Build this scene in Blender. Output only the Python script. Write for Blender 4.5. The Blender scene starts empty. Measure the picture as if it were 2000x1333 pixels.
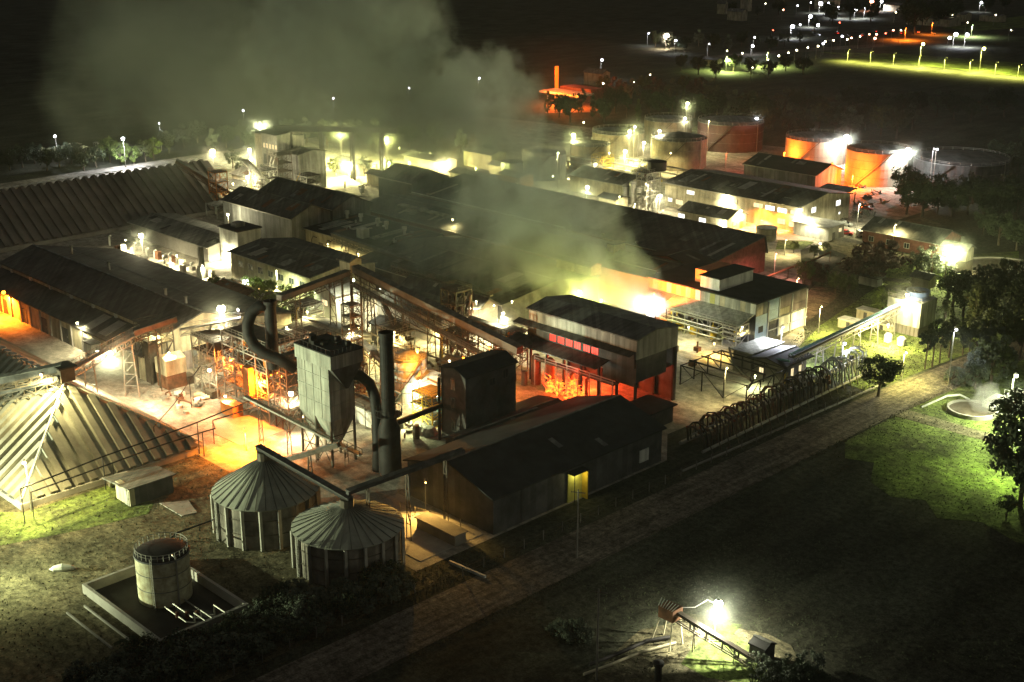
import bpy, math, random
from mathutils import Vector, Matrix
random.seed(7)
sc = bpy.context.scene
# ------------------------------------------------------------ camera
F_PX, PITCH, CAMH = 2557.0, math.radians(18.53), 100.0
_h = Vector((-.7145, .6997, 0)).normalized()
_r = Vector((_h.y, -_h.x, 0))
_F = _h * math.cos(PITCH) + Vector((0, 0, -math.sin(PITCH)))
_U = _r.cross(_F)
CAM = Vector((0, 0, CAMH))
cd = bpy.data.cameras.new('camera')
cam = bpy.data.objects.new('camera', cd)
sc.collection.objects.link(cam)
cam.matrix_world = Matrix(((_r.x, _U.x, -_F.x, 0), (_r.y, _U.y, -_F.y, 0), (_r.z, _U.z, -_F.z, CAMH), (0, 0, 0, 1)))
cd.sensor_width = 36.0
cd.lens = 36.0 * F_PX / 2000.0
cd.clip_start, cd.clip_end = 1.0, 12000.0
sc.camera = cam
# ------------------------------------------------------------ world: night sky, exposure
w = bpy.data.worlds.new('World'); sc.world = w; w.use_nodes = True
nt = w.node_tree
bg = nt.nodes['Background']
sky = nt.nodes.new('ShaderNodeTexSky'); sky.sky_type = 'NISHITA'; sky.sun_disc = False
sky.sun_elevation = math.radians(-4); sky.sun_rotation = math.radians(200)
hs = nt.nodes.new('ShaderNodeHueSaturation'); hs.inputs['Saturation'].default_value = .25
nt.links.new(sky.outputs[0], hs.inputs['Color'])
mx = nt.nodes.new('ShaderNodeMix'); mx.data_type = 'RGBA'; mx.inputs[0].default_value = .8
nt.links.new(hs.outputs[0], mx.inputs[6]); mx.inputs[7].default_value = (.46, .45, .40, 1)
nt.links.new(mx.outputs[2], bg.inputs['Color'])
bg.inputs['Strength'].default_value = .13
vs = sc.view_settings
vs.view_transform = 'Standard'; vs.look = 'None'; vs.exposure = 0.45; vs.gamma = 1.0
cy = sc.cycles
cy.use_denoising = True
try: cy.denoiser = 'OPENIMAGEDENOISE'
except Exception: pass
cy.max_bounces = 5; cy.diffuse_bounces = 2; cy.glossy_bounces = 2; cy.transmission_bounces = 2
cy.volume_bounces = 1; cy.transparent_max_bounces = 6
cy.volume_step_rate = 1.0; cy.volume_max_steps = 160
cy.sample_clamp_indirect = 2.0; cy.sample_clamp_direct = 0.0
cy.use_light_tree = True
cy.caustics_reflective = False; cy.caustics_refractive = False
# ------------------------------------------------------------ measuring helpers (ray from the survey point to a horizontal plane)
def P(x, y, z=0.0):
    d = _F * F_PX + _r * (x - 1000.0) + _U * (667.0 - y)
    return CAM + d * ((z - CAMH) / d.z)
def rect(C, L, R, h):
    c, l, r = P(*C, h), P(*L, h), P(*R, h)
    return l.x, c.x, c.y, r.y
# ------------------------------------------------------------ materials
MATS = {}
def mat(name, col, rough=.8, metal=0., var=.25, scale=.35, bump=0., ribs=0, panel=0., spec=.3, alt=None, detail=5, streak=None):
    if name in MATS: return MATS[name]
    m = bpy.data.materials.new(name); m.use_nodes = True; t = m.node_tree; n = t.nodes; k = t.links
    b = n['Principled BSDF']; b.inputs['Roughness'].default_value = rough; b.inputs['Metallic'].default_value = metal
    b.inputs['Specular IOR Level'].default_value = spec
    g = n.new('ShaderNodeNewGeometry')
    no = n.new('ShaderNodeTexNoise'); no.inputs['Scale'].default_value = scale; no.inputs['Detail'].default_value = detail
    no.inputs['Roughness'].default_value = .65
    k.new(g.outputs['Position'], no.inputs['Vector'])
    cr = n.new('ShaderNodeValToRGB')
    a = alt if alt else tuple(c * (1 - var) for c in col)
    hi = tuple(min(1, c * (1 + var)) for c in col)
    cr.color_ramp.elements[0].color = (*a, 1); cr.color_ramp.elements[0].position = .33
    cr.color_ramp.elements[1].color = (*hi, 1); cr.color_ramp.elements[1].position = .68
    k.new(no.outputs['Fac'], cr.inputs[0])
    out = cr.outputs[0]
    if streak:
        mp = n.new('ShaderNodeMapping'); mp.inputs['Scale'].default_value = streak; k.new(g.outputs['Position'], mp.inputs['Vector'])
        ns = n.new('ShaderNodeTexNoise'); ns.inputs['Scale'].default_value = 1.; ns.inputs['Detail'].default_value = 6; k.new(mp.outputs[0], ns.inputs['Vector'])
        ms = n.new('ShaderNodeMapRange'); ms.inputs[1].default_value = .35; ms.inputs[2].default_value = .62; ms.inputs[3].default_value = .66; ms.inputs[4].default_value = 1.12; k.new(ns.outputs['Fac'], ms.inputs[0])
        vs_ = n.new('ShaderNodeVectorMath'); vs_.operation = 'SCALE'; k.new(out, vs_.inputs[0]); k.new(ms.outputs[0], vs_.inputs['Scale']); out = vs_.outputs[0]
    if panel:
        # sheet-by-sheet tone variation along the run of a wall or roof
        sx = n.new('ShaderNodeSeparateXYZ'); k.new(g.outputs['Position'], sx.inputs[0])
        ad = n.new('ShaderNodeMath'); ad.operation = 'ADD'; k.new(sx.outputs[0], ad.inputs[0]); k.new(sx.outputs[1], ad.inputs[1])
        dv = n.new('ShaderNodeMath'); dv.operation = 'DIVIDE'; dv.inputs[1].default_value = panel; k.new(ad.outputs[0], dv.inputs[0])
        fl = n.new('ShaderNodeMath'); fl.operation = 'FLOOR'; k.new(dv.outputs[0], fl.inputs[0])
        wn = n.new('ShaderNodeTexWhiteNoise'); wn.noise_dimensions = '1D'; k.new(fl.outputs[0], wn.inputs['W'])
        mr = n.new('ShaderNodeMapRange'); mr.inputs[3].default_value = .68; mr.inputs[4].default_value = 1.15; k.new(wn.outputs['Value'], mr.inputs[0])
        vm = n.new('ShaderNodeVectorMath'); vm.operation = 'SCALE'; k.new(out, vm.inputs[0]); k.new(mr.outputs[0], vm.inputs['Scale'])
        out = vm.outputs[0]
    k.new(out, b.inputs['Base Color'])
    if bump or ribs:
        bp = n.new('ShaderNodeBump'); bp.inputs['Strength'].default_value = bump or .6; bp.inputs['Distance'].default_value = .3
        if ribs:
            wv = n.new('ShaderNodeTexWave'); wv.inputs['Scale'].default_value = ribs; wv.bands_direction = 'DIAGONAL'
            k.new(g.outputs['Position'], wv.inputs['Vector']); k.new(wv.outputs['Fac'], bp.inputs['Height'])
        else:
            n2 = n.new('ShaderNodeTexNoise'); n2.inputs['Scale'].default_value = scale * 6; n2.inputs['Detail'].default_value = 4
            k.new(g.outputs['Position'], n2.inputs['Vector']); k.new(n2.outputs['Fac'], bp.inputs['Height'])
        k.new(bp.outputs[0], b.inputs['Normal'])
    MATS[name] = m
    return m
def emit(name, col, s):
    if name in MATS: return MATS[name]
    m = bpy.data.materials.new(name); m.use_nodes = True; t = m.node_tree
    b = t.nodes['Principled BSDF']; b.inputs['Base Color'].default_value = (.22*col[0], .22*col[1], .22*col[2], 1)
    b.inputs['Emission Color'].default_value = (*col, 1); b.inputs['Emission Strength'].default_value = s
    m.cycles.emission_sampling = 'NONE'
    MATS[name] = m
    return m
M_ = dict(
 roof=mat('dark_sheet_roof', (.092, .093, .085), .75, .1, .5, .12, panel=1.1, streak=(1.3, .18, 1)),
 roof2=mat('weathered_grey_roof', (.15, .152, .135), .7, .1, .4, .1, panel=1.1, streak=(1.3, .18, 1)),
 roofb=mat('black_bitumen_roof', (.030, .030, .029), .9, 0, .4, .3),
 rib=mat('ribbed_store_roof', (.30, .30, .25), .6, .2, .4, .09, detail=8, alt=(.15, .14, .11)),
 ribd=mat('old_store_roof', (.17, .15, .13), .7, .1, .35, .08),
 pale=mat('pale_sheet_wall', (.36, .37, .31), .7, 0, .22, .2, panel=1.3, streak=(1.1, 1.1, .14)),
 cream=mat('cream_render_wall', (.46, .42, .29), .85, 0, .25, .25, bump=.2, streak=(.8, .8, .16)),
 white=mat('white_painted_wall', (.60, .61, .55), .7, 0, .15, .3, streak=(.7, .7, .12)),
 grey=mat('grey_sheet_wall', (.22, .23, .22), .7, .1, .3, .2, panel=1.2, streak=(1.1, 1.1, .12)),
 darkw=mat('dark_sheet_wall', (.08, .08, .078), .75, .1, .5, .3, panel=1.4),
 brick=mat('dull_red_brick', (.20, .085, .065), .9, 0, .35, .8),
 conc=mat('old_concrete', (.30, .285, .25), .9, 0, .3, .16, bump=.3, detail=9),
 concd=mat('stained_concrete', (.16, .15, .13), .9, 0, .45, .15, bump=.4, detail=9),
 tankw=mat('brown_tank_shell', (.24, .20, .14), .7, 0, .3, .3, streak=(.5, .5, .1)),
 tankc=mat('cream_tank_shell', (.40, .36, .27), .7, 0, .2, .2),
 silor=mat('silo_roof_sheet', (.30, .31, .25), .65, .1, .25, .3),
 steel=mat('brown_painted_steel', (.10, .085, .065), .6, .4, .4, .6),
 steell=mat('pale_galvanised_steel', (.34, .33, .29), .5, .5, .25, .5),
 black=mat('sooty_black_steel', (.022, .02, .019), .65, .3, .5, .5),
 rust=mat('rusty_steel', (.16, .075, .04), .85, .2, .5, .5),
 yel=mat('yellow_paint', (.62, .42, .04), .6, 0, .2, .8),
 org=mat('orange_paint', (.55, .20, .05), .6, 0, .2, .8),
 red=mat('red_car_paint', (.55, .03, .03), .35, .1, .1, .8),
 blue=mat('dull_blue_paint', (.10, .16, .36), .5, .1, .2, .8),
 teal=mat('teal_pipe_lagging', (.25, .48, .45), .5, .2, .15, .8),
 glass=mat('dark_window_glass', (.03, .035, .04), .12, 0, .1, 1, spec=.6),
 tyre=mat('black_rubber', (.015, .015, .015), .9),
 bark=mat('tree_bark', (.09, .07, .05), .95, 0, .3, 2),
 leaf=mat('dark_leaves', (.045, .06, .03), .8, 0, .5, .5, alt=(.022, .03, .016)),
 leafb=mat('bright_leaves', (.16, .22, .05), .75, 0, .4, .6, alt=(.08, .12, .03)),
 leafo=mat('olive_leaves', (.085, .10, .04), .8, 0, .4, .6),
 leafg=mat('grey_green_leaves', (.11, .13, .09), .8, 0, .4, .6),
 leafr=mat('reddish_leaves', (.10, .055, .045), .8, 0, .4, .6),
 lit=emit('lit_window_pane', (1, .80, .42), 1.0),
 litw=emit('bright_white_window_pane', (1, .97, .85), 1.7),
 litd=emit('dim_window_pane', (1, .8, .45), .5),
 litr=emit('red_lit_window_pane', (1, .035, .02), 1.5),
)
# ------------------------------------------------------------ mesh builder
class MB:
    def __init__(s): s.v = []; s.f = []
    def add(s, vs, fs):
        o = len(s.v); s.v += [Vector(v) for v in vs]; s.f += [tuple(i + o for i in f) for f in fs]; return s
    def box(s, x0, x1, y0, y1, z0, z1):
        if x0 > x1: x0, x1 = x1, x0
        if y0 > y1: y0, y1 = y1, y0
        return s.add([(x0,y0,z0),(x1,y0,z0),(x1,y1,z0),(x0,y1,z0),(x0,y0,z1),(x1,y0,z1),(x1,y1,z1),(x0,y1,z1)],
                     [(3,2,1,0),(4,5,6,7),(0,1,5,4),(1,2,6,5),(2,3,7,6),(3,0,4,7)])
    def beam(s, a, b, w=.2, h=None):
        a, b = Vector(a), Vector(b); h = h or w; d = b - a
        if d.length < 1e-6: return s
        d.normalize(); up = Vector((0, 0, 1)) if abs(d.z) < .95 else Vector((0, 1, 0))
        r = d.cross(up).normalized() * (w / 2); u = r.cross(d).normalized() * (h / 2)
        return s.add([a-r-u, a+r-u, a+r+u, a-r+u, b-r-u, b+r-u, b+r+u, b-r+u],
                     [(3,2,1,0),(4,5,6,7),(0,1,5,4),(1,2,6,5),(2,3,7,6),(3,0,4,7)])
    def tube(s, pts, r, n=8, cap=True):
        pts = [Vector(p) for p in pts]; rs = r if isinstance(r, (list, tuple)) else [r] * len(pts)
        rings = []; prev = None
        for i, p in enumerate(pts):
            d = (pts[min(i+1, len(pts)-1)] - pts[max(i-1, 0)]).normalized()
            if prev is None:
                up = Vector((0, 0, 1)) if abs(d.z) < .9 else Vector((1, 0, 0))
                a = d.cross(up).normalized()
            else:
                a = (prev - d * prev.dot(d)).normalized()
            prev = a; b = d.cross(a)
            rings.append([p + (a * math.cos(t) + b * math.sin(t)) * rs[i] for t in [2*math.pi*j/n for j in range(n)]])
        vs = [v for q in rings for v in q]; fs = []
        for i in range(len(pts) - 1):
            for j in range(n):
                fs.append((i*n+j, i*n+(j+1) % n, (i+1)*n+(j+1) % n, (i+1)*n+j))
        if cap:
            fs.append(tuple(range(n-1, -1, -1))); fs.append(tuple((len(pts)-1)*n + j for j in range(n)))
        return s.add(vs, fs)
    def rev(s, cx, cy, prof, n=32):
        vs = []; fs = []
        for (r, z) in prof:
            for j in range(n):
                t = 2*math.pi*j/n; vs.append((cx + r*math.cos(t), cy + r*math.sin(t), z))
        for i in range(len(prof) - 1):
            for j in range(n):
                fs.append((i*n+j, i*n+(j+1) % n, (i+1)*n+(j+1) % n, (i+1)*n+j))
        return s.add(vs, fs)
    def ext(s, sec, axis, a0, a1):
        # closed cross-section [(s,z)] swept along 'x' or 'y'
        n = len(sec)
        mk = (lambda q, a: (a, q[0], q[1])) if axis == 'x' else (lambda q, a: (q[0], a, q[1]))
        vs = [mk(q, a0) for q in sec] + [mk(q, a1) for q in sec]
        fs = [(i, (i+1) % n, n+(i+1) % n, n+i) for i in range(n)] + [tuple(range(n-1, -1, -1)), tuple(range(n, 2*n))]
        return s.add(vs, fs)
    def sheet(s, pts, z0, z1):
        n = len(pts); vs = [(p[0], p[1], z0) for p in pts] + [(p[0], p[1], z1) for p in pts]
        return s.add(vs, [tuple(range(n, 2*n))] + [(i, (i+1) % n, n+(i+1) % n, n+i) for i in range(n)] + [tuple(range(n-1, -1, -1))])
    def build(s, name, m, parent=None, smooth=False, **kw):
        loc = parent.matrix_basis.translation.copy() if parent else Vector((0, 0, 0))
        if parent and parent.parent: loc = loc + parent.parent.matrix_basis.translation
        if parent is None and 'loc' in kw: loc = Vector(kw['loc'])
        me = bpy.data.meshes.new(name)
        me.from_pydata([tuple(v - loc) for v in s.v], [], s.f); me.update()
        import bmesh
        bm = bmesh.new(); bm.from_mesh(me); bmesh.ops.recalc_face_normals(bm, faces=bm.faces); bm.to_mesh(me); bm.free()
        if smooth: me.polygons.foreach_set('use_smooth', [True] * len(me.polygons))
        me.materials.append(m if not isinstance(m, str) else M_[m])
        o = bpy.data.objects.new(name, me); sc.collection.objects.link(o)
        if parent: o.parent = parent
        else: o.location = loc
        return o
def tag(o, label, cat, group=None, kind=None):
    if label: o['label'] = label
    if cat: o['category'] = cat
    if group: o['group'] = group
    if kind: o['kind'] = kind
    return o
def thing(name, label, cat, loc, group=None):
    o = bpy.data.objects.new(name, None); sc.collection.objects.link(o)
    o.location = Vector(loc); o.empty_display_size = .5
    return tag(o, label, cat, group)
def struct(name, mb, m, smooth=False):
    o = mb.build(name, m, smooth=smooth); o['kind'] = 'structure'; return o
# ------------------------------------------------------------ common builders
def gable_sec(a, b, h, rise, rf=.5, oh=.0):
    return [(a, h), (a + (b-a)*rf, h + rise), (b, h)]
def roof_sec(a, b, h, rise, rf=.5, oh=.6, t=.25, g=.02):
    r = a + (b-a)*rf
    sl = rise / max(.01, abs(r-a)) if rf > .01 else 0
    sr = rise / max(.01, abs(b-r)) if rf < .99 else 0
    lo = [(a-oh, h - sl*oh + g)] ; hi = []
    pts_top = []; pts_bot = []
    if rf > .01:
        pts_bot.append((a-oh, h - sl*oh + g)); pts_top.append((a-oh, h - sl*oh + g + t))
    else:
        pts_bot.append((a-oh, h + rise + g)); pts_top.append((a-oh, h + rise + g + t))
    if .01 < rf < .99:
        pts_bot.append((r, h + rise + g)); pts_top.append((r, h + rise + g + t))
    if rf < .99:
        pts_bot.append((b+oh, h - sr*oh + g)); pts_top.append((b+oh, h - sr*oh + g + t))
    else:
        pts_bot.append((b+oh, h + rise + g)); pts_top.append((b+oh, h + rise + g + t))
    return pts_bot + pts_top[::-1]
def window(root, face, x, y, z, w, h, m='litw', fr='white', lab=None, mull=2):
    """face '-y': pane in the plane y; '+x': pane in the plane x. (x, y) is the window's centre on the wall."""
    f = MB(); p = MB(); d = .09; fw = .09
    if face == '-y':
        for (a, b, c, e) in ((x-w/2-fw, x+w/2+fw, z-fw, z), (x-w/2-fw, x+w/2+fw, z+h, z+h+fw), (x-w/2-fw, x-w/2, z, z+h), (x+w/2, x+w/2+fw, z, z+h)):
            f.box(a, b, y-d, y-.004, c, e)
        for i in range(1, mull): f.box(x-w/2+w*i/mull-.035, x-w/2+w*i/mull+.035, y-d, y-.05, z, z+h)
        p.box(x-w/2, x+w/2, y-.045, y-.006, z, z+h)
    else:
        for (a, b, c, e) in ((y-w/2-fw, y+w/2+fw, z-fw, z), (y-w/2-fw, y+w/2+fw, z+h, z+h+fw), (y-w/2-fw, y-w/2, z, z+h), (y+w/2, y+w/2+fw, z, z+h)):
            f.box(x+.004, x+d, a, b, c, e)
        for i in range(1, mull): f.box(x+.05, x+d, y-w/2+w*i/mull-.035, y-w/2+w*i/mull+.035, z, z+h)
        p.box(x+.006, x+.045, y-w/2, y+w/2, z, z+h)
    o = f.build('window', fr, root); p.build('pane', m, o)
    if lab: o['label'] = lab
    return o
def door(root, face, x, y, w, h, m='grey', z=0):
    b = MB(); k = MB()
    if face == '-y': b.box(x-w/2, x+w/2, y-.09, y-.004, z, z+h); k.box(x+w*.36, x+w*.42, y-.16, y-.092, z+h*.42, z+h*.5)
    else: b.box(x+.004, x+.09, y-w/2, y+w/2, z, z+h); k.box(x+.092, x+.16, y+w*.36, y+w*.42, z+h*.42, z+h*.5)
    o = b.build('door', m, root); k.build('handle', 'steell', o); return o
def hall(name, label, cat, r, h, rise=2., axis='x', wall='grey', roof='roof', rf=.5, oh=.6, z0=0, group=None, ribs=0, vents=0, patches=None):
    x0, x1, y0, y1 = r
    root = thing(name, label, cat, ((x0+x1)/2, (y0+y1)/2, z0), group)
    a, b, c, d = (y0, y1, x0, x1) if axis == 'x' else (x0, x1, y0, y1)
    if rise <= .01:
        MB().box(x0, x1, y0, y1, z0, h).build('wall', wall, root)
        MB().box(x0-oh, x1+oh, y0-oh, y1+oh, h+.004, h+.3).build('roof', roof, root)
        return root
    if rf < .01: sec = [(a, z0), (a, h+rise), (b, h), (b, z0)]
    elif rf > .99: sec = [(a, z0), (a, h), (b, h+rise), (b, z0)]
    else: sec = [(a, z0), (a, h), (a+(b-a)*rf, h+rise), (b, h), (b, z0)]
    MB().ext(sec, axis, c, d).build('wall', wall, root)
    rb = MB().ext(roof_sec(a, b, h, rise, rf, oh), axis, c-oh, d+oh)
    if ribs:
        top = roof_sec(a, b, h, rise, rf, oh)
        k = len(top)//2; tp = top[k:][::-1]
        n = max(2, int((d-c)/ribs))
        for i in range(n+1):
            p = c + (d-c)*i/n
            for q0, q1 in zip(tp[:-1], tp[1:]):
                A = (p, q0[0], q0[1]+.06) if axis == 'x' else (q0[0], p, q0[1]+.06)
                B = (p, q1[0], q1[1]+.06) if axis == 'x' else (q1[0], p, q1[1]+.06)
                rb.beam(A, B, .16, .14)
    ro = rb.build('roof', roof, root)
    # mismatched replacement sheets and clear sheets on the slope that faces the yard
    rp = random.Random(int(abs(x0*7+y0*13)))
    W2 = (b-a)*(rf if axis == 'x' else 1-rf)
    npat = patches if patches is not None else (min(16, int((d-c)*W2/38)) if W2 > 2.5 else 0)
    for i in range(npat):
        l0 = rp.uniform(c, d-3); l1 = l0+rp.choice([1.1, 1.1, 2.2, 3.3]); t0 = rp.uniform(0, .6); t1 = min(.97, t0+rp.uniform(.2, .6))
        def pt(l, t, e):
            if axis == 'x': return (l, a+(b-a)*rf*t, h+rise*t+.30+e)
            return (b-(b-a)*(1-rf)*t, l, h+rise*t+.30+e)
        MB().add([pt(l0, t0, 0), pt(l1, t0, 0), pt(l1, t1, 0), pt(l0, t1, 0), pt(l0, t0, .05), pt(l1, t0, .05), pt(l1, t1, .05), pt(l0, t1, .05)],
                 [(3,2,1,0),(4,5,6,7),(0,1,5,4),(1,2,6,5),(2,3,7,6),(3,0,4,7)]).build('roof_sheet', rp.choice(['roof2', 'roof2', 'grey', 'rust', 'roofb', 'steell']), ro)
    if npat > 3 and axis == 'x':
        MB().box(c-oh, d+oh, a-oh-.25, a-oh-.02, h-rise/max(.01, (b-a)*rf)*oh+.02, h-rise/max(.01, (b-a)*rf)*oh+.24).build('gutter', 'steell', ro)
    if 0.01 < rf < .99:
        R = a+(b-a)*rf; z = h+rise+.33
        q = MB()
        q.beam((c-oh, R, z) if axis == 'x' else (R, c-oh, z), (d+oh, R, z) if axis == 'x' else (R, d+oh, z), .5, .1)
        q.build('ridge_cap', 'steell' if roof == 'rib' else 'roof2', ro)
        for i in range(vents):
            p = c + (d-c)*(i+.5)/vents
            X, Y = (p, R) if axis == 'x' else (R, p)
            v = MB(); v.rev(X, Y, [(.01, z+1.5), (.7, z+1.2), (.7, z+1.1), (.42, z+.9), (.42, z-.2)], 10)
            v.build('roof_vent', 'steell', ro)
    return root
_o = ['', 'first', 'second', 'third', 'fourth', 'fifth', 'sixth', 'seventh', 'eighth', 'ninth', 'tenth', 'eleventh', 'twelfth', 'thirteenth', 'fourteenth', 'fifteenth', 'sixteenth', 'seventeenth', 'eighteenth', 'nineteenth']
ORD = _o + ['twentieth'] + ['twenty-' + w_ for w_ in _o[1:10]] + ['thirtieth'] + ['thirty-' + w_ for w_ in _o[1:10]] + ['fortieth'] + ['forty-' + w_ for w_ in _o[1:10]] + ['fiftieth'] + ['fifty-' + w_ for w_ in _o[1:10]]
W_, Y_, G_, O_, R_, B_ = (1, .89, .54), (1, .84, .36), (.90, 1, .50), (1, .20, .012), (1, .05, .02), (.86, .88, 1)
def lamp_light(root, pos, power, col, r=.25, spot=None, aim=None):
    if spot:
        ld = bpy.data.lights.new('lamp_light', 'SPOT'); ld.spot_size = math.radians(spot); ld.spot_blend = .6
    else: ld = bpy.data.lights.new('lamp_light', 'POINT')
    ld.energy = power; ld.color = col; ld.shadow_soft_size = r
    lo = bpy.data.objects.new('lamp_light', ld); sc.collection.objects.link(lo)
    lo.parent = root; lo.location = Vector(pos) - root.location
    if aim is not None:
        lo.rotation_euler = (Vector(aim) - Vector(pos)).to_track_quat('-Z', 'Y').to_euler()
    return lo
def bulbmat(col, s):
    return emit('lamp_glow_%02d_%02d_%02d_%d' % (int(col[0]*99), int(col[1]*99), int(col[2]*99), int(s)), col, s)
def lamp(px, py, z, power, col=W_, r=.45, kind='flood', zb=0., label='', s=22, group=None, aim=None, arm=None, real=True, pt=False, pos=None):
    """a lamp whose glowing head stands at height z; zb is the ground or roof its pole stands on"""
    b = Vector(pos) if pos else P(px, py, z); z = b.z; a = Vector(arm) if arm else Vector((.7, -.5, 0))
    foot = Vector((b.x, b.y, zb)) - a
    name = {'flood': 'floodlight_mast', 'street': 'street_lamp', 'wall': 'wall_lamp', 'bulk': 'floodlight'}[kind]
    root = thing(name, label, {'flood': 'floodlight', 'street': 'street lamp', 'wall': 'wall lamp', 'bulk': 'floodlight'}[kind], foot if kind in ('flood', 'street') else b + Vector((0, 0, -.6)), group)
    if kind in ('flood', 'street'):
        MB().tube([foot, Vector((foot.x, foot.y, z + .3))], [.13, .07], 8).build('pole', 'steell', root)
        MB().tube([Vector((foot.x, foot.y, z+.25)), Vector((foot.x, foot.y, z+.5)) + a*.5, b + Vector((0, 0, r*.8+.25))], .07, 6).build('arm', 'steell', root)
    else:
        MB().box(b.x-.25, b.x+.25, b.y-.1, b.y+.5, b.z+r*.6, b.z+r*.6+.15).box(b.x-.06, b.x+.06, b.y+.05, b.y+.17, b.z-.6, b.z+r*.7).build('bracket', 'steell', root)
    r *= .6
    hd = MB(); hd.rev(b.x, b.y, [(.02, b.z+r+.3), (r*.35, b.z+r+.2), (r*.5, b.z+r*.9), (.02, b.z+r*.88)], 12)
    hd.build('lamp_head', 'grey', root)
    bl = MB(); bl.rev(b.x, b.y, [(.01, b.z+r), (r*.5, b.z+r*.866), (r*.866, b.z+r*.5), (r, b.z), (r*.866, b.z-r*.5), (r*.5, b.z-r*.866), (.01, b.z-r)], 16)
    bl.build('bulb', bulbmat(col, s), root, smooth=True)
    if power > 0 and real:
        q = b + Vector((0, 0, -r-.33))
        if aim: lamp_light(root, q, power, col, .3, aim[0], aim[1])
        elif pt: lamp_light(root, q, power, col, .3)
        else: lamp_light(root, q, power*.9, col, .3, 166, q + Vector((0, .0001, -5)))
        if r >= .38 and kind != 'street' and s > 15:
            lamp_light(root, q, min(power, 30000)*.26, col, .3); HALO.append((b.copy(), r, label))  # extra point light added to feed the lamp's halo
    return root
HALO = []
def tank(px, py, r, h, name='storage_tank', label='', roof='cone', rise=1.2, shell='pale', top='darkw', rail=True, ladder=True, group=None, center=None, seams=3, stair=True, z0=0, cat='tank'):
    """py: pixel of the foot of the shell nearest the camera"""
    if center: c = Vector(center)
    else:
        B = P(px, py, z0); c = B + _h * r
    root = thing(name, label, cat, (c.x, c.y, z0), group)
    MB().rev(c.x, c.y, [(.01, z0), (r, z0), (r, h), (r-.05, h)], 48).build('shell', shell, root, smooth=False)
    bd = MB()
    for i in range(seams):
        z = z0 + (h-z0)*(i+1)/(seams+1); bd.rev(c.x, c.y, [(r+.003, z), (r+.06, z), (r+.06, z+.1), (r+.003, z+.1)], 48)
    bd.rev(c.x, c.y, [(r+.004, h-.25), (r+.14, h-.25), (r+.14, h), (r-.1, h+.01)], 48).build('rim', 'grey', root)
    if roof == 'cone': pr = [(r+.1, h+.02), (.01, h+rise)]
    elif roof == 'dome': pr = [(r+.1, h+.02)] + [(r*math.cos(t), h+.02+rise*math.sin(t)) for t in [math.pi/2*i/6 for i in range(1, 6)]] + [(.01, h+rise+.02)]
    else: pr = [(r-.02, h+.02), (r*.9, h-.15), (.01, h-.1)]
    MB().rev(c.x, c.y, pr, 48).build('roof', top, root, smooth=(roof == 'dome'))
    if rail:
        q = MB()
        for k in range(28):
            t = 2*math.pi*k/28; x, y = c.x+(r-.1)*math.cos(t), c.y+(r-.1)*math.sin(t); q.beam((x, y, h), (x, y, h+1.1), .07)
            t2 = 2*math.pi*(k+1)/28; x2, y2 = c.x+(r-.1)*math.cos(t2), c.y+(r-.1)*math.sin(t2)
            q.beam((x, y, h+1.08), (x2, y2, h+1.08), .07); q.beam((x, y, h+.6), (x2, y2, h+.6), .05)
        q.build('railing', 'steell', root)
    if stair:
        q = MB(); n = max(6, int((h-z0)/.5)); a0 = math.atan2(-_h.y, -_h.x) - .9
        pts = []
        for k in range(n+1):
            t = a0 + 1.0*k/n*min(1.6, h/r); pts.append((c.x+(r+.45)*math.cos(t), c.y+(r+.45)*math.sin(t), z0+(h-z0)*k/n))
        for k in range(n): q.beam(pts[k], pts[k+1], .7, .12); q.beam(Vector(pts[k])+Vector((0,0,1)), Vector(pts[k+1])+Vector((0,0,1)), .06)
        q.build('stair', 'steel', root)
    if ladder:
        t = math.atan2(-_h.y, -_h.x) + .75
        x, y = c.x+(r+.25)*math.cos(t), c.y+(r+.25)*math.sin(t)
        MB().tube([(x, y, z0), (x, y, h+.5), (c.x+(r-.8)*math.cos(t), c.y+(r-.8)*math.sin(t), h+.5)], .14, 8).build('pipe', 'steell', root)
    return root
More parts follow.
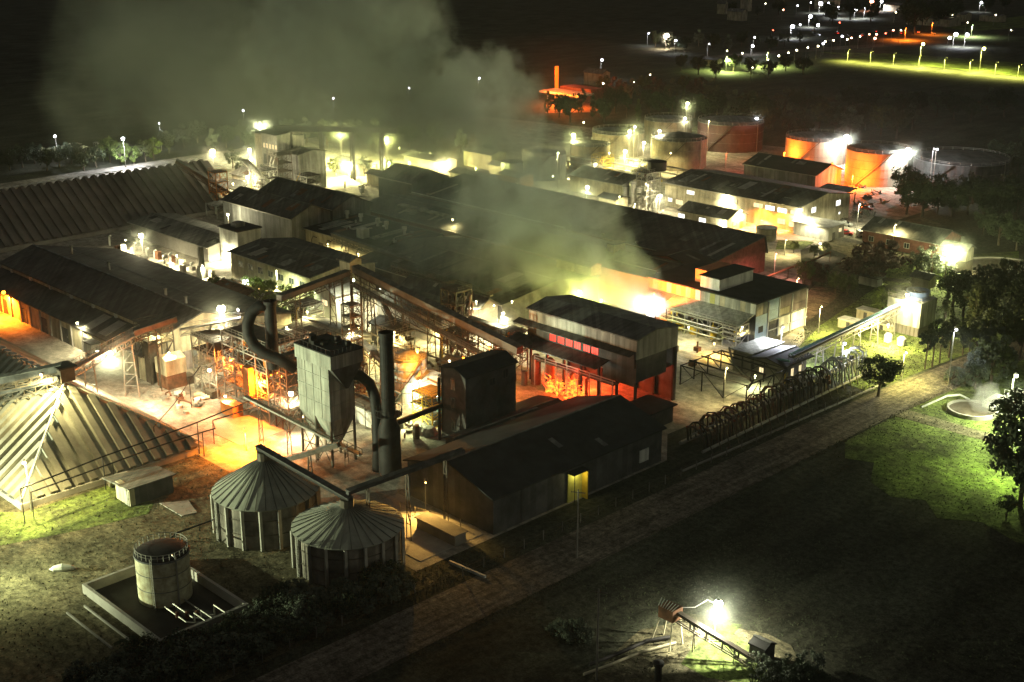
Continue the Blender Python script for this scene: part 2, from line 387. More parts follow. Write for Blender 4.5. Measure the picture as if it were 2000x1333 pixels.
def frame(name, label, cat, r, z0, z1, nx, ny, nz, m='steel', wd=.28, brace=True, deck=True, rail=True, decks=None, group=None, deckm='steel'):
    x0, x1, y0, y1 = r
    root = thing(name, label, cat, ((x0+x1)/2, (y0+y1)/2, z0), group)
    xs = [x0+(x1-x0)*i/nx for i in range(nx+1)]; ys = [y0+(y1-y0)*i/ny for i in range(ny+1)]; zs = [z0+(z1-z0)*(i+1)/nz for i in range(nz)]
    for i, x in enumerate(xs):
        for j, y in enumerate(ys):
            if 0 < i < nx and 0 < j < ny: continue
            MB().box(x-wd/2, x+wd/2, y-wd/2, y+wd/2, z0, z1).build('column', m, root)
    bm_ = MB(); rl = MB()
    for z in zs:
        for y in (ys[0], ys[-1]): bm_.beam((x0, y, z-.15), (x1, y, z-.15), wd*.7, wd)
        for x in (x0, x1): bm_.beam((x, y0, z-.15), (x, y1, z-.15), wd*.7, wd)
        if rail:
            for zz in (.55, 1.1):
                for y in (y0, y1): rl.beam((x0, y, z+zz), (x1, y, z+zz), .07)
                for x in (x0, x1): rl.beam((x, y0, z+zz), (x, y1, z+zz), .07)
            for x in [x0+(x1-x0)*i/(nx*3) for i in range(nx*3+1)]: rl.beam((x, y0, z), (x, y0, z+1.1), .06)
            for y in [y0+(y1-y0)*i/(ny*3) for i in range(ny*3+1)]: rl.beam((x1, y, z), (x1, y, z+1.1), .06)
    if brace:
        zz = [z0] + zs
        for a, b in zip(zz[:-1], zz[1:]):
            for i in range(nx):
                s_ = (i % 2 == 0)
                bm_.beam((xs[i], y0, a if s_ else b), (xs[i+1], y0, b if s_ else a), .12)
                bm_.beam((xs[i], y1, b if s_ else a), (xs[i+1], y1, a if s_ else b), .12)
            for j in range(ny):
                bm_.beam((x1, ys[j], a), (x1, ys[j+1], b), .12); bm_.beam((x0, ys[j], b), (x0, ys[j+1], a), .12)
    bm_.build('bracing', m, root)
    if deck:
        for k, z in enumerate(zs):
            if decks is None or k in decks: MB().box(x0+.02, x1-.02, y0+.02, y1-.02, z, z+.08).build('platform', deckm, root)
    if rail: rl.build('railing', m, root)
    return root
def gallery(name, label, a, b, w=2., h=2.2, m='grey', roof='roof2', legs=3, lm='steel', zleg=0, truss=True, cat='conveyor', open_=False, rail=True, legw=.2, group=None):
    a, b = Vector(a), Vector(b); d = (b-a); L = d.length; u = d.normalized(); side = Vector((-u.y, u.x, 0)).normalized()
    root = thing(name, label, cat, (a.x, a.y, zleg), group)
    if open_:
        MB().beam(a, b, w, .35).build('belt_deck', m, root)
        q = MB()
        n = int(L/1.6)
        for s in (-1, 1):
            o = side*s*w/2
            q.beam(a+o+Vector((0,0,1.0)), b+o+Vector((0,0,1.0)), .08)
            for i in range(n+1):
                p = a+d*i/n+o; q.beam(p, p+Vector((0,0,1.0)), .07)
        q.build('handrail', lm, root)
    else:
        MB().beam(a+Vector((0,0,h/2)), b+Vector((0,0,h/2)), w, h).build('gallery', m, root)
        MB().beam(a+Vector((0,0,h+.1)), b+Vector((0,0,h+.1)), w+.4, .15).build('roof', roof, root)
    if truss:
        q = MB(); n = max(2, int(L/2.5)); dz = Vector((0, 0, -1.3))
        for s in (-1, 1):
            o = side*s*w/2
            q.beam(a+o+dz, b+o+dz, .16); q.beam(a+o, b+o, .16)
            for i in range(n):
                p, r_ = a+d*i/n+o, a+d*(i+1)/n+o
                q.beam(p, r_+dz, .1) if i % 2 else q.beam(p+dz, r_, .1)
                q.beam(p, p+dz, .1)
        q.build('truss', lm, root)
    for i in range(legs):
        p = a + d*((i+.5)/legs); z = p.z-.2
        if z - zleg < 1: continue
        t = MB()
        for s in (-1, 1): t.beam(p+side*s*w*.45, (p.x+side.x*s*w*.8, p.y+side.y*s*w*.8, zleg), legw)
        n = max(1, int((z-zleg)/3))
        for j in range(1, n+1):
            f = j/(n+1); zz = zleg+(z-zleg)*f; o = side*(w*.8-(w*.35)*f)
            t.beam((p.x-o.x, p.y-o.y, zz), (p.x+o.x, p.y+o.y, zz), .12)
            o2 = side*(w*.8-(w*.35)*(f+1/(n+1)))
            t.beam((p.x-o.x, p.y-o.y, zz), (p.x+o2.x, p.y+o2.y, min(z, zz+(z-zleg)/(n+1))), .1)
        t.build('trestle', lm, root)
    return root
def chimney(name, label, x, y, z0, z1, r, m='black', cat='chimney', cap=True, bands=4, r2=None):
    root = thing(name, label, cat, (x, y, z0)); r2 = r2 or r
    MB().rev(x, y, [(.01, z0), (r, z0), (r2, z1), (r2-.15, z1), (r2-.2, z1-1.5), (.01, z1-1.5)], 20).build('shaft', m, root, smooth=False)
    for i in range(bands):
        z = z0+(z1-z0)*(i+.7)/bands; rr = r+(r2-r)*(z-z0)/(z1-z0); MB().rev(x, y, [(rr, z), (rr+.1, z), (rr+.1, z+.15), (rr, z+.15)], 20).build('band', m, root)
    if cap: MB().rev(x, y, [(r2+.004, z1-.6), (r2+.16, z1-.6), (r2+.16, z1), (r2+.004, z1)], 20).build('cap_ring', m, root)
    return root
# ------------------------------------------------------------ trees
TREES = {}
def crown_mesh(key, n_cl, per, rx, rz, zc, leaf, m, seed, shape='round'):
    rnd = random.Random(seed); mb = MB(); cs = []
    for i in range(n_cl):
        while True:
            x, y, z = rnd.uniform(-1, 1), rnd.uniform(-1, 1), rnd.uniform(-1, 1)
            if x*x+y*y+z*z < 1: break
        if shape == 'cone': k = (1 - (z+1)/2*.82); x *= k; y *= k
        if shape == 'palm': z *= .4
        q = (x*x+y*y+z*z)**.5 + 1e-3; f = (.55+.45*rnd.random())/max(q, .55) if rnd.random() < .6 else 1
        cs.append((x*rx*min(f, 1.25), y*rx*min(f, 1.25), zc + z*rz, rnd.uniform(.16, .34)*rx))
    for (x, y, z, r) in cs:
        for j in range(per):
            d = Vector((rnd.gauss(0, 1), rnd.gauss(0, 1), rnd.gauss(0, .8))).normalized()*r*rnd.uniform(.5, 1.05)
            c = Vector((x, y, z)) + d
            nrm = (d.normalized() + Vector((rnd.gauss(0, .6), rnd.gauss(0, .6), rnd.gauss(.2, .6)))).normalized()
            a = nrm.cross(Vector((rnd.gauss(0, 1), rnd.gauss(0, 1), rnd.gauss(0, 1)))).normalized(); b = nrm.cross(a)
            l, w_ = leaf*rnd.uniform(.6, 1.3), leaf*rnd.uniform(.3, .7)
            mb.add([c-a*l, c+b*w_, c+a*l, c-b*w_*rnd.uniform(.6, 1.2)], [(0, 1, 2, 3)])
    me = bpy.data.meshes.new('crown_' + key); me.from_pydata([tuple(v) for v in mb.v], [], mb.f); me.update(); me.materials.append(M_[m])
    t = MB(); zt = zc - rz*.2
    t.tube([(0, 0, 0), (.05*rx, 0, zt*.5), (0, .05*rx, zt)], [.055*rx+.1, .04*rx+.07, .03*rx+.04], 7)
    for i in range(5):
        c = cs[i % len(cs)]; z0 = zt*(.45+.1*i); t.tube([(0, 0, z0), (c[0]*.5, c[1]*.5, (z0+c[2])/2+.2), (c[0]*.8, c[1]*.8, c[2])], [.025*rx+.05, .015*rx+.03, .02], 5)
    tm = bpy.data.meshes.new('trunk_' + key); tm.from_pydata([tuple(v) for v in t.v], [], t.f); tm.update(); tm.materials.append(M_['bark'])
    TREES[key] = (me, tm, zc + rz)
# template sizes are metres; copies are scaled to the height asked for
crown_mesh('oak', 44, 80, 3.6, 3.2, 5.6, .27, 'leaf', 1)
crown_mesh('oak2', 48, 76, 4.2, 2.9, 5.4, .27, 'leaf', 2)
crown_mesh('olive', 30, 44, 3.4, 2.8, 4.8, .36, 'leafo', 3)
crown_mesh('grey', 34, 90, 3.2, 3.4, 5.4, .22, 'leafg', 4)
crown_mesh('bright', 30, 60, 3.0, 2.8, 3.6, .28, 'leafb', 5)
crown_mesh('tall', 30, 76, 2.1, 4.2, 7.6, .22, 'leaf', 6)
crown_mesh('fir', 46, 34, 2.5, 5.2, 6.0, .34, 'leafo', 7, 'cone')
crown_mesh('red', 24, 50, 3.0, 2.2, 3.4, .34, 'leafr', 8)
crown_mesh('shrub', 16, 46, 1.6, 1.0, 1.1, .22, 'leafo', 9)
crown_mesh('dshrub', 26, 90, 1.8, 1.2, 1.2, .13, 'leaf', 10)
crown_mesh('gshrub', 24, 90, 1.7, 1.2, 1.2, .12, 'leafg', 11)
def tree(px, py, h, key='oak', label=None, name='tree', group='trees around the plant', wx=1., pos=None, cat='tree'):
    p = Vector(pos) if pos else P(px, py, 0)
    me, tm, H = TREES[key]; s = h/H
    root = thing(name, label, cat, p, group)
    a = random.uniform(0, 6.28)
    for m_, nm in ((me, 'crown'), (tm, 'trunk')):
        o = bpy.data.objects.new(nm, m_); sc.collection.objects.link(o); o.parent = root
        o.scale = (s*wx*random.uniform(.92, 1.08), s*wx*random.uniform(.92, 1.08), s); o.rotation_euler = (0, 0, a)
    return root
# ------------------------------------------------------------ cars
def car(px, py, rz, m='red', label='', van=False, pos=None, lights=None, name='parked_car', group=None):
    p = Vector(pos) if pos else P(px, py, 0)
    root = thing(name, label, 'van' if van else 'car', p, group)
    L, Wd, H = (5., 1.9, 2.1) if van else (4.2, 1.75, 1.45)
    c, s_ = math.cos(rz), math.sin(rz)
    def put(mb, nm, mm, par=root):
        mb.v = [Vector((p.x + v.x*c - v.y*s_, p.y + v.x*s_ + v.y*c, p.z + v.z)) for v in mb.v]; return mb.build(nm, mm, par)
    b = MB()
    if van: sec = [(-L/2, .35), (-L/2, 1.1), (-L/2+.15, H), (L/2-1.4, H), (L/2-.7, 1.2), (L/2, 1.0), (L/2, .35)]
    else: sec = [(-L/2, .35), (-L/2, .9), (-L/2+.35, .98), (L/2-.9, .95), (L/2, .8), (L/2, .35)]
    b.ext(sec, 'x', 0, 1); b.v = [Vector((v.y, (v.x-.5)*Wd, v.z)) for v in b.v]; put(b, 'body', m)
    if not van:
        g = MB(); g.ext([(-L/2+.4, .985), (-L/2+.9, H-.05), (L/2-1.9, H-.05), (L/2-1.1, .965)], 'x', 0, 1); g.v = [Vector((v.y, (v.x-.5)*(Wd-.24), v.z)) for v in g.v]; put(g, 'windows', 'glass')
        g = MB(); g.box(-L/2+.95, L/2-1.95, -Wd/2+.16, Wd/2-.16, H-.045, H+.02); put(g, 'roof', m)
    else:
        g = MB(); g.box(-L/2+.3, L/2-1.5, -Wd/2-.01, Wd/2+.01, 1.3, 1.85); put(g, 'windows', 'glass')
    for x in (-L/2+.8, L/2-.8):
        for y in (-Wd/2, Wd/2):
            q = MB(); q.tube([(x, y-.12, .33), (x, y+.12, .33)], .33, 12); put(q, 'wheel', 'tyre')
    for y in (-.6, .6):
        q = MB(); q.box(L/2+.002, L/2+.05, y-.18, y+.18, .6, .78); put(q, 'headlight', bulbmat(B_, 12) if lights else 'white')
        q = MB(); q.box(-L/2-.05, -L/2-.002, y-.18, y+.18, .65, .82); put(q, 'tail_light', bulbmat(R_, 8) if lights else 'red')
    return root
# ------------------------------------------------------------ more survey helpers
def _ray(x, y): return _F * F_PX + _r * (x - 1000.0) + _U * (667.0 - y)
def PY(x, y, Y): d = _ray(x, y); return CAM + d * (Y / d.y)
def PX(x, y, X): d = _ray(x, y); return CAM + d * (X / d.x)
def PD(x, y, D): return CAM + _ray(x, y) * (D / F_PX)
def depth(p): return (Vector(p) - CAM).dot(_F)
def ZAT(cx, cy, py):
    lo, hi = 0., 95.
    for _ in range(40):
        m = (lo + hi) / 2; v = Vector((cx, cy, m)) - CAM
        if 667 - F_PX * v.dot(_U) / v.dot(_F) > py: lo = m
        else: hi = m
    return lo
def poly(pts): return [P(x, y) for x, y in pts]
# ------------------------------------------------------------ ground, pavements, roads
gm = mat('field_grass', (.052, .056, .038), .95, 0, .45, .05, bump=.5, alt=(.040, .038, .026), detail=10, spec=.1)
lawn = mat('lit_lawn', (.12, .165, .04), .95, 0, .45, .12, bump=.6, alt=(.065, .07, .035), detail=9, spec=.1)  # brighter than the field: lit spots are partly painted into this colour
dirt = mat('trodden_dirt', (.13, .115, .07), .95, 0, .4, .10, bump=.5, alt=(.085, .08, .05), detail=10, spec=.1)
roadm = mat('dirt_track', (.15, .13, .10), .95, 0, .35, .2, bump=.5, detail=10, spec=.1)
def ground_layers(m, k1=.5, k2=.55, s1=.9, tracks=None, grit=.65):
    # adds fine grit, long worn tracks and blotches to a ground material
    t = m.node_tree; n = t.nodes; k = t.links; b = n['Principled BSDF']; src = b.inputs['Base Color'].links[0].from_socket
    g = n.new('ShaderNodeNewGeometry'); out = src
    for (sc_, lo, hi, st) in ((s1, k1, 1.45, (1, 1, 1)), (.16, k2, 1.25, tracks or (1, 1, 1)), (3.2, grit, 1.25, (1, 1, 1))):
        mp = n.new('ShaderNodeMapping'); mp.inputs['Scale'].default_value = st; k.new(g.outputs['Position'], mp.inputs['Vector'])
        q = n.new('ShaderNodeTexNoise'); q.inputs['Scale'].default_value = sc_; q.inputs['Detail'].default_value = 8; q.inputs['Roughness'].default_value = .7; k.new(mp.outputs[0], q.inputs['Vector'])
        r = n.new('ShaderNodeMapRange'); r.inputs[1].default_value = .38; r.inputs[2].default_value = .62; r.inputs[3].default_value = lo; r.inputs[4].default_value = hi; k.new(q.outputs['Fac'], r.inputs[0])
        v = n.new('ShaderNodeVectorMath'); v.operation = 'SCALE'; k.new(out, v.inputs[0]); k.new(r.outputs[0], v.inputs['Scale']); out = v.outputs[0]
    k.new(out, b.inputs['Base Color'])
yardm = mat('yard_concrete', (.27, .25, .205), .92, 0, .4, .07, bump=.3, alt=(.13, .12, .10), detail=11, spec=.15)
for m_, tr in ((gm, (1, .25, 1)), (lawn, (1, .5, 1)), (dirt, (.3, 1.4, 1)), (roadm, (5, .25, 1)), ): ground_layers(m_, tracks=tr)
ground_layers(yardm, .72, .75, .5, (.35, 1.3, 1), .88)
g = MB(); N = 24; S = 7000.
for i in range(N):
    for j in range(N):
        x, y = -S + 2*S*i/N, -S + 2*S*j/N; g.add([(x, y, 0), (x+2*S/N, y, 0), (x+2*S/N, y+2*S/N, 0), (x, y+2*S/N, 0)], [(0, 1, 2, 3)])
struct('ground', g, gm)
struct('yard_pavement', MB().sheet([(-480, 118), (-142, 118), (-142, 180), (-150, 190), (-150, 236), (-166, 262), (-192, 300), (-214, 332), (-214, 420), (-300, 480), (-480, 440)], -.3, .03), yardm)
struct('dirt_lot', MB().sheet([(-300, 50), (-205, 50), (-137, 50), (-137, 117.9), (-300, 117.9)], -.3, .034), dirt)
struct('dirt_road', MB().sheet([(-134.5, 30), (-124.5, 30), (-124, 230), (-120, 300), (-112, 420), (-122, 420), (-130, 300), (-134, 236)], -.3, .036), roadm)
struct('lawn_strip', MB().sheet(poly([(-40, 1000), (45, 1003), (225, 945), (300, 985), (290, 1005), (140, 1040), (-40, 1075)]), -.3, .055), lawn)
struct('lawn_by_road', MB().sheet([(-121.5, 296), (-123.5, 232), (-123.4, 212), (-119, 205), (-114, 207), (-110, 199), (-104, 196), (-99, 199), (-94, 194), (-88, 198), (-80, 195), (-70, 200), (-40, 230), (-40, 330), (-112, 330)], -.3, .03), lawn)
struct('lawn_by_cooling_tower', MB().sheet([(-158, 240), (-134.8, 240), (-131, 296), (-150, 330), (-178, 320), (-168, 272)], -.3, .05), lawn)
struct('lawn_behind', MB().sheet(poly([(1700, 540), (1760, 515), (1860, 500), (1990, 492), (1990, 560), (1860, 555)]), -.3, .045), lawn)
struct('verge', MB().sheet(poly([(1600, 103), (1760, 106), (2100, 132), (2100, 162), (1760, 124)]), -.3, .04), lawn)
struct('far_road', MB().sheet(poly([(1370, 118), (1370, 112), (1560, 96), (1760, 84), (1760, 90), (1560, 103)]), -.3, .04), roadm)
struct('far_lawn', MB().sheet(poly([(1840, 55), (1900, 44), (2080, 22), (2080, 50), (1900, 62)]), -.3, .04), lawn)
struct('side_path', MB().sheet([(-123.6, 236), (-123.6, 231), (-100, 232), (-100, 236)], -.3, .05), dirt)
struct('access_road', MB().sheet(poly([(1655, 500), (1600, 480), (1700, 445), (1800, 425), (1840, 440), (1740, 490), (1660, 560), (1590, 620), (1500, 680), (1480, 660)]), -.3, .05), dirt)
struct('work_site_dirt', MB().sheet(poly([(1150, 1330), (1215, 1262), (1250, 1232), (1300, 1222), (1345, 1200), (1400, 1207), (1440, 1228), (1500, 1240), (1545, 1262), (1560, 1290), (1520, 1320), (1500, 1400), (1180, 1400)]), -.3, .06), dirt)
struct('work_site_grass', MB().sheet(poly([(1330, 1298), (1360, 1255), (1400, 1240), (1385, 1212), (1450, 1222), (1430, 1243), (1480, 1270), (1560, 1310), (1480, 1340), (1380, 1325)]), -.3, .09), lawn)
struct('concrete_pad', MB().sheet(poly([(395, 838), (470, 872), (580, 835), (500, 790)]), -.3, .12), 'conc')
struct('concrete_apron', MB().sheet([(-166, 120.5), (-144, 120.5), (-144, 134.3), (-166, 134.3)], -.3, .12), 'conc')
def tufts(name, label, n, xr, yr, hs, m, ok=lambda x, y: True, seed=1):
    r = random.Random(seed); v = []; f = []
    while len(f) < n:
        x, y = r.uniform(*xr), r.uniform(*yr)
        if not ok(x, y): continue
        a = r.uniform(0, 3.14); h_ = r.uniform(.5, 1)*hs; w_ = h_*r.uniform(.25, .6); dx, dy = math.cos(a)*w_, math.sin(a)*w_; i = len(v)
        v += [(x-dx, y-dy, .03), (x+dx, y+dy, .03), (x+dx*.4+r.uniform(-.2, .2), y+dy*.4+r.uniform(-.2, .2), h_), (x-dx*.6, y-dy*.6, h_*.8)]; f.append((i, i+1, i+2, i+3))
    me = bpy.data.meshes.new(name); me.from_pydata(v, [], f); me.update(); me.materials.append(M_.get(m) or MATS[m])
    o = bpy.data.objects.new(name, me); sc.collection.objects.link(o); tag(o, label, 'grass', kind='stuff')
mat('grass_blades', (.058, .072, .034), .9, 0, .4, .4); mat('dry_grass_blades', (.085, .08, .045), .9, 0, .4, .4)
tufts('grass', 'rough grass on the dark field right of the track', 22000, (-123, -60), (120, 300), .24, 'grass_blades', lambda x, y: x > -123.4, 1)
tufts('verge_grass', 'rough dry grass along both sides of the track', 9000, (-142, -123), (40, 262), .25, 'dry_grass_blades', lambda x, y: (x > -124.4 or x < -134.6) and (x > -137 or y < 130), 2)
tufts('lawn_grass', 'rough grass behind the cooling tower and by the pipe bridge', 9000, (-200, -134), (240, 345), .35, 'grass_blades', lambda x, y: x > -168+(-.35*(y-262)), 3)
tufts('lot_weeds', 'sparse weeds on the dirt lot', 5000, (-215, -137), (50, 118), .3, 'dry_grass_blades', lambda x, y: not (-172 < x < -150 and 77 < y < 92), 4)
# ------------------------------------------------------------ A-frame stores (ribbed roofs)
def store(name, label, xr, y0, y1, zr, half, base, axis, hip=None, pitch=2.6, cat='warehouse', m='rib'):
    # ridge runs along axis at coordinate xr; hip: set-back of the ridge at the y1/x1 end
    root = thing(name, label, cat, ((xr, (y0+y1)/2, 0) if axis == 'y' else ((y0+y1)/2, xr, 0)))
    A = (lambda a, s, z: Vector((s, a, z))) if axis == 'y' else (lambda a, s, z: Vector((a, s, z)))
    hp = hip or 0
    e = y1 + hp
    body = MB(); c0, c1 = y0, e
    body.add([A(c0, xr-half, base), A(c0, xr+half, base), A(c0, xr, zr), A(c1, xr-half, base), A(c1, xr+half, base), A(y1, xr, zr)],
             [(0, 1, 2), (0, 3, 5, 2), (1, 2, 5, 4), (3, 4, 5), (0, 1, 4, 3)])
    body.build('roof', m, root)
    b = MB(); q = .5
    if axis == 'y': b.box(xr-half-q, xr+half+q, c0, c1+q, 0, base-.01)
    else: b.box(c0, c1+q, xr-half-q, xr+half+q, 0, base-.01)
    b.build('plinth', 'conc', root)
    for sgn in (-1, 1):
        r = MB(); n = int((e-y0)/pitch)
        for i in range(n+1):
            a = y0 + pitch*i
            zt = 1. if a <= y1 else max(0., 1-(a-y1)/max(hp, .1))
            top = A(a, xr, zr) if a <= y1 else None
            foot = A(a, xr+sgn*half, base)
            if top is None:
                f = 1-(a-y1)/hp  # hits the hip line
                if f < .06: continue
                top = A(a, xr+sgn*half*(1-f), base+(zr-base)*f)
            nrm = Vector(A(0, sgn*(zr-base), half)).normalized()
            r.beam(foot+nrm*.38, top+nrm*.38, 1.25, .75)
        r.build('roof_ribs', m, root)
    if hp:
        r = MB(); n = int(2*half/pitch)
        for i in range(n+1):
            s = xr-half+pitch*(i+.3); f = 1-abs(s-xr)/half
            if f < .05: continue
            foot = A(e, s, base); top = A(e-hp*f, s, base+(zr-base)*f)
            nrm = Vector(A((zr-base), 0, hp)).normalized()
            r.beam(foot+nrm*.38, top+nrm*.38, 1.25, .75)
        r.build('hip_ribs', m, root)
    cap = MB(); a = y0
    while a < y1-1.5: cap.beam(A(a, xr, zr+.95), A(a+1.8, xr, zr+.95), .9, .12); a += 2.6
    if hp:
        for sgn in (-1, 1):
            cap.beam(A(y1, xr, zr+.8), A(e, xr+sgn*half, base+.8), .35, .3)
    cap.build('ridge_cap', 'white', root)
    return root
store('ribbed_store', 'long ribbed A-frame store at the upper left with a dashed white ridge', -401, 110, 243, 14, 20, 1.2, 'y', pitch=3.1, m='ribd')
store('ribbed_store', 'hipped ribbed store at the lower left, lit bright at its near corner', 101.7, -330, -224.3, 13.7, 18, 1.1, 'x', hip=17.3, pitch=2.55)
# ------------------------------------------------------------ long front warehouse
x0, x1 = -334., -250.
root = thing('warehouse', 'long low warehouse with stepped dark roofs and pale skylight sheets beside the bright yard', 'warehouse', ((x0+x1)/2, 150, 0))
MB().ext([(131.6, 0), (131.6, 5.7), (138, 7.9), (138, 9.5), (147, 12.4), (160, 8.5), (171, 7), (171, 0)], 'x', x0, x1).build('wall', 'cream', root)
MB().ext([(131, 5.6), (138.0-.02, 7.95), (137.98, 8.2), (130.9, 5.86)], 'x', x0-.5, x1+.5).build('aisle_roof', 'roof', root)
MB().ext([(137.4, 9.33), (147, 12.43), (171.5, 8.0-1.1), (171.5, 7.2), (147, 12.72), (137.3, 9.6)], 'x', x0-.5, x1+.5).build('upper_roof', 'roof', root)
for i in range(5): MB().box(x1-46+i*9.2, x1-42+i*9.2, 133.0, 133.2, 6, 6.1) 
for i in range(4):
    a = -277.5 + i*7
    MB().add([(a, 131.9, 6.25), (a+3.6, 131.9, 6.25), (a+3.6, 137.3, 8.07), (a, 137.3, 8.07), (a, 131.9, 6.31), (a+3.6, 131.9, 6.31), (a+3.6, 137.3, 8.13), (a, 137.3, 8.13)],
             [(0,1,2,3),(4,5,6,7),(0,1,5,4),(1,2,6,5),(2,3,7,6),(3,0,4,7)]).build('skylight', 'steell', root)
for i in range(7):
    MB().box(x0+6+i*11, x0+6.9+i*11, 137.5, 137.96, 8.2, 9.4).build('vent_box', 'white', root)
rg = MB(); rg.beam((x0, 147, 12.85), (x1, 147, 12.85), .5, .2).beam((x0+4, 156, 10.6), (x1-20, 156, 10.6), .4, .3); rg.build('ridge_cap', 'grey', root)
for i in range(12):
    a = x0+2+i*5.4; MB().box(a, a+.45, 131.2, 131.59, 0, 5.4).build('pilaster', 'conc', root)
for (a, y_) in ((-322, 152), (-268, 148.5), (-259, 148.5), (-300, 151)):
    MB().rev(a, y_, [(.01, 14.2), (.5, 14), (.35, 13.6), (.35, 10.5)], 10).build('roof_vent', 'steell', root)
for i in range(5): door(root, '-y', x0+14+i*11, 131.6, 3.4, 3.8, 'darkw')
door(root, '+x', x1, 143, 4, 4.4, 'grey')
b = thing('entrance_box', 'small white box porch against the long warehouse wall', 'porch', (-270, 130, 0))
MB().box(-271.6, -268.2, 128.8, 131.1, 0, 4.6).build('wall', 'white', b); MB().box(-271.9, -267.9, 128.5, 131.1, 4.61, 4.85).build('roof', 'roof2', b); door(b, '-y', -269.9, 128.8, 1.2, 2.2, 'grey')
# ------------------------------------------------------------ middle blocks
t = hall('white_tower', 'white box tower with a dark flat roof and a blazing floodlight on its side', 'building', (-326.2, -316.7, 199.8, 207.7), 10.2, 0, wall='white', roof='roofb', oh=.4)
MB().box(-323.5, -320.5, 202, 205, 10.51, 11.7).build('roof_hatch', 'grey', t)
t = hall('mid_shed', 'dark-roofed shed with a yellow-green wall right of the white tower', 'shed', (-308, -270.5, 191.6, 213), 7.6, 1.6, 'x', 'cream', 'roof', vents=0)
for i in range(7): window(t, '-y', -303+i*4.8, 191.6, 4.2, 2.2, 1.6, 'glass', 'conc')
t = hall('lean_to_shed', 'low olive-roofed shed left of the white tower', 'shed', (-372, -327, 196, 212), 4.4, 1.4, 'x', 'conc', 'roof2', vents=0)
t = hall('yellow_shed', 'flat dark-roofed shed with a bright yellow wall and white roof vents', 'shed', (-321.8, -284, 227, 249.9), 5.8, 1.0, 'x', 'cream', 'roofb', rf=.95)
for k, (px, py) in enumerate([(665, 412), (678, 426), (705, 432), (755, 447), (790, 458), (655, 425), (738, 441)]):
    q = P(px, py, 7); v = MB(); v.rev(q.x, q.y, [(.01, 9.4), (.75, 9.2), (.75, 8.2), (.45, 8.1), (.45, 6)], 12); v.build('roof_vent', 'white', t)
q = P(708, 460, 7); MB().box(q.x-1.6, q.x+1.4, q.y-1, q.y+1.5, 6, 9).build('roof_cabin', 'white', t)
for i in range(3): door(t, '-y', -314+i*12, 227, 2.2, 2.8, 'steel')
for i in range(5):
    a = -318+i*7.3; MB().tube([(a, 226.5, .2), (a, 226.5, 3.2), (a+1, 226.4, 4.4), (a+2.6, 226.5, 4.2)], .16, 7).build('pipe', 'steel', t)
hall('high_shed', 'tall dark shed with a streaky grey gable wall, nearest of the smoky sheds', 'shed', (-360, -322.3, 222.5, 237), 9.5, 3.0, 'x', 'grey', 'roof')
hall('high_shed', 'tall dark gabled shed directly behind the streaky grey gable', 'shed', (-362, -322.6, 238.2, 253), 9.8, 3.2, 'x', 'grey', 'roof')
hall('high_shed', 'dark gabled shed poking up behind under the overhead gantry', 'shed', (-352, -334, 280, 297), 10.2, 3.2, 'x', 'darkw', 'roof')
LONG = t = hall('long_shed', 'longest dark factory shed, its back ridge running right to the maroon end wall', 'factory hall', (-333, -207.5, 279, 304), 7.2, 3.2, 'x', 'brick', 'roof', rf=.96)
for i in range(9): MB().box(-326+i*13, -325.2+i*13, 279.3, 280.0, 7.75, 8.3).build('roof_vent', 'steell', t)
t = hall('middle_hall', 'dark smoke-covered factory hall in front of the longest shed', 'factory hall', (-331, -208.4, 254.5, 278.3), 6.6, 2.2, 'x', 'brick', 'roof', vents=0)
a, b_ = P(812, 415, 8.2), P(895, 440, 8.2)
for i in range(6):
    xx = -318+i*4.6; MB().box(xx, xx+3.4, 260.2, 262.6, 8.35, 8.75).build('skylight', 'pale', t)
hall('front_hall', 'smoky dark hall between the yellow shed and the burning hall', 'factory hall', (-281, -222, 214, 252.8), 6, 2.4, 'x', 'darkw', 'roof')
t = hall('brick_annex', 'maroon brick annex with a black roof at the right end of the long sheds', 'annex', (-224, -206.5, 270, 278.5), 7.9, 1.4, 'y', 'brick', 'roofb')
q = hall('roof_cabin', 'small orange-lit cabin standing on the dark shed roof', 'cabin', (-232, -229.5, 264, 268.5), 10.8, .0, wall='cream', roof='roof2', z0=8.6, oh=.2)
q = hall('roof_cabin', 'rounded orange-lit rooftop cabin behind the coloured sheet wall', 'cabin', (-232, -219.5, 243.5, 247.5), 10.4, .5, 'x', wall='cream', roof='roof2', z0=8.0, oh=.2)
# canopy house in the middle
t = hall('gable_house', 'small pale gabled house lit from inside under the conveyor head', 'building', (-262, -253, 186.5, 194), 7.5, 2.0, 'y', 'white', 'roof2')
window(t, '-y', -257.5, 186.5, 4, 2.4, 1.5, 'lit', 'steel')
hall('low_shed', 'low grey-roofed shed below the sloping covered conveyor', 'shed', (-246, -222, 194, 206), 6.5, 1.3, 'x', 'conc', 'roof2')
hall('low_shed', 'broad dark-roofed shed right of the conveyor head', 'shed', (-252, -223, 207, 213.4), 6.2, 2.0, 'x', 'conc', 'roof')
hall('yard_shed', 'grimy low shed under the elevated conveyors', 'shed', (-246, -228, 166, 178), 5, 1.4, 'x', 'concd', 'roof2')
hall('yard_shed', 'long low shed behind the lattice of orange steel', 'shed', (-246, -226, 150.5, 160), 5.2, 1.2, 'x', 'conc', 'roof2')
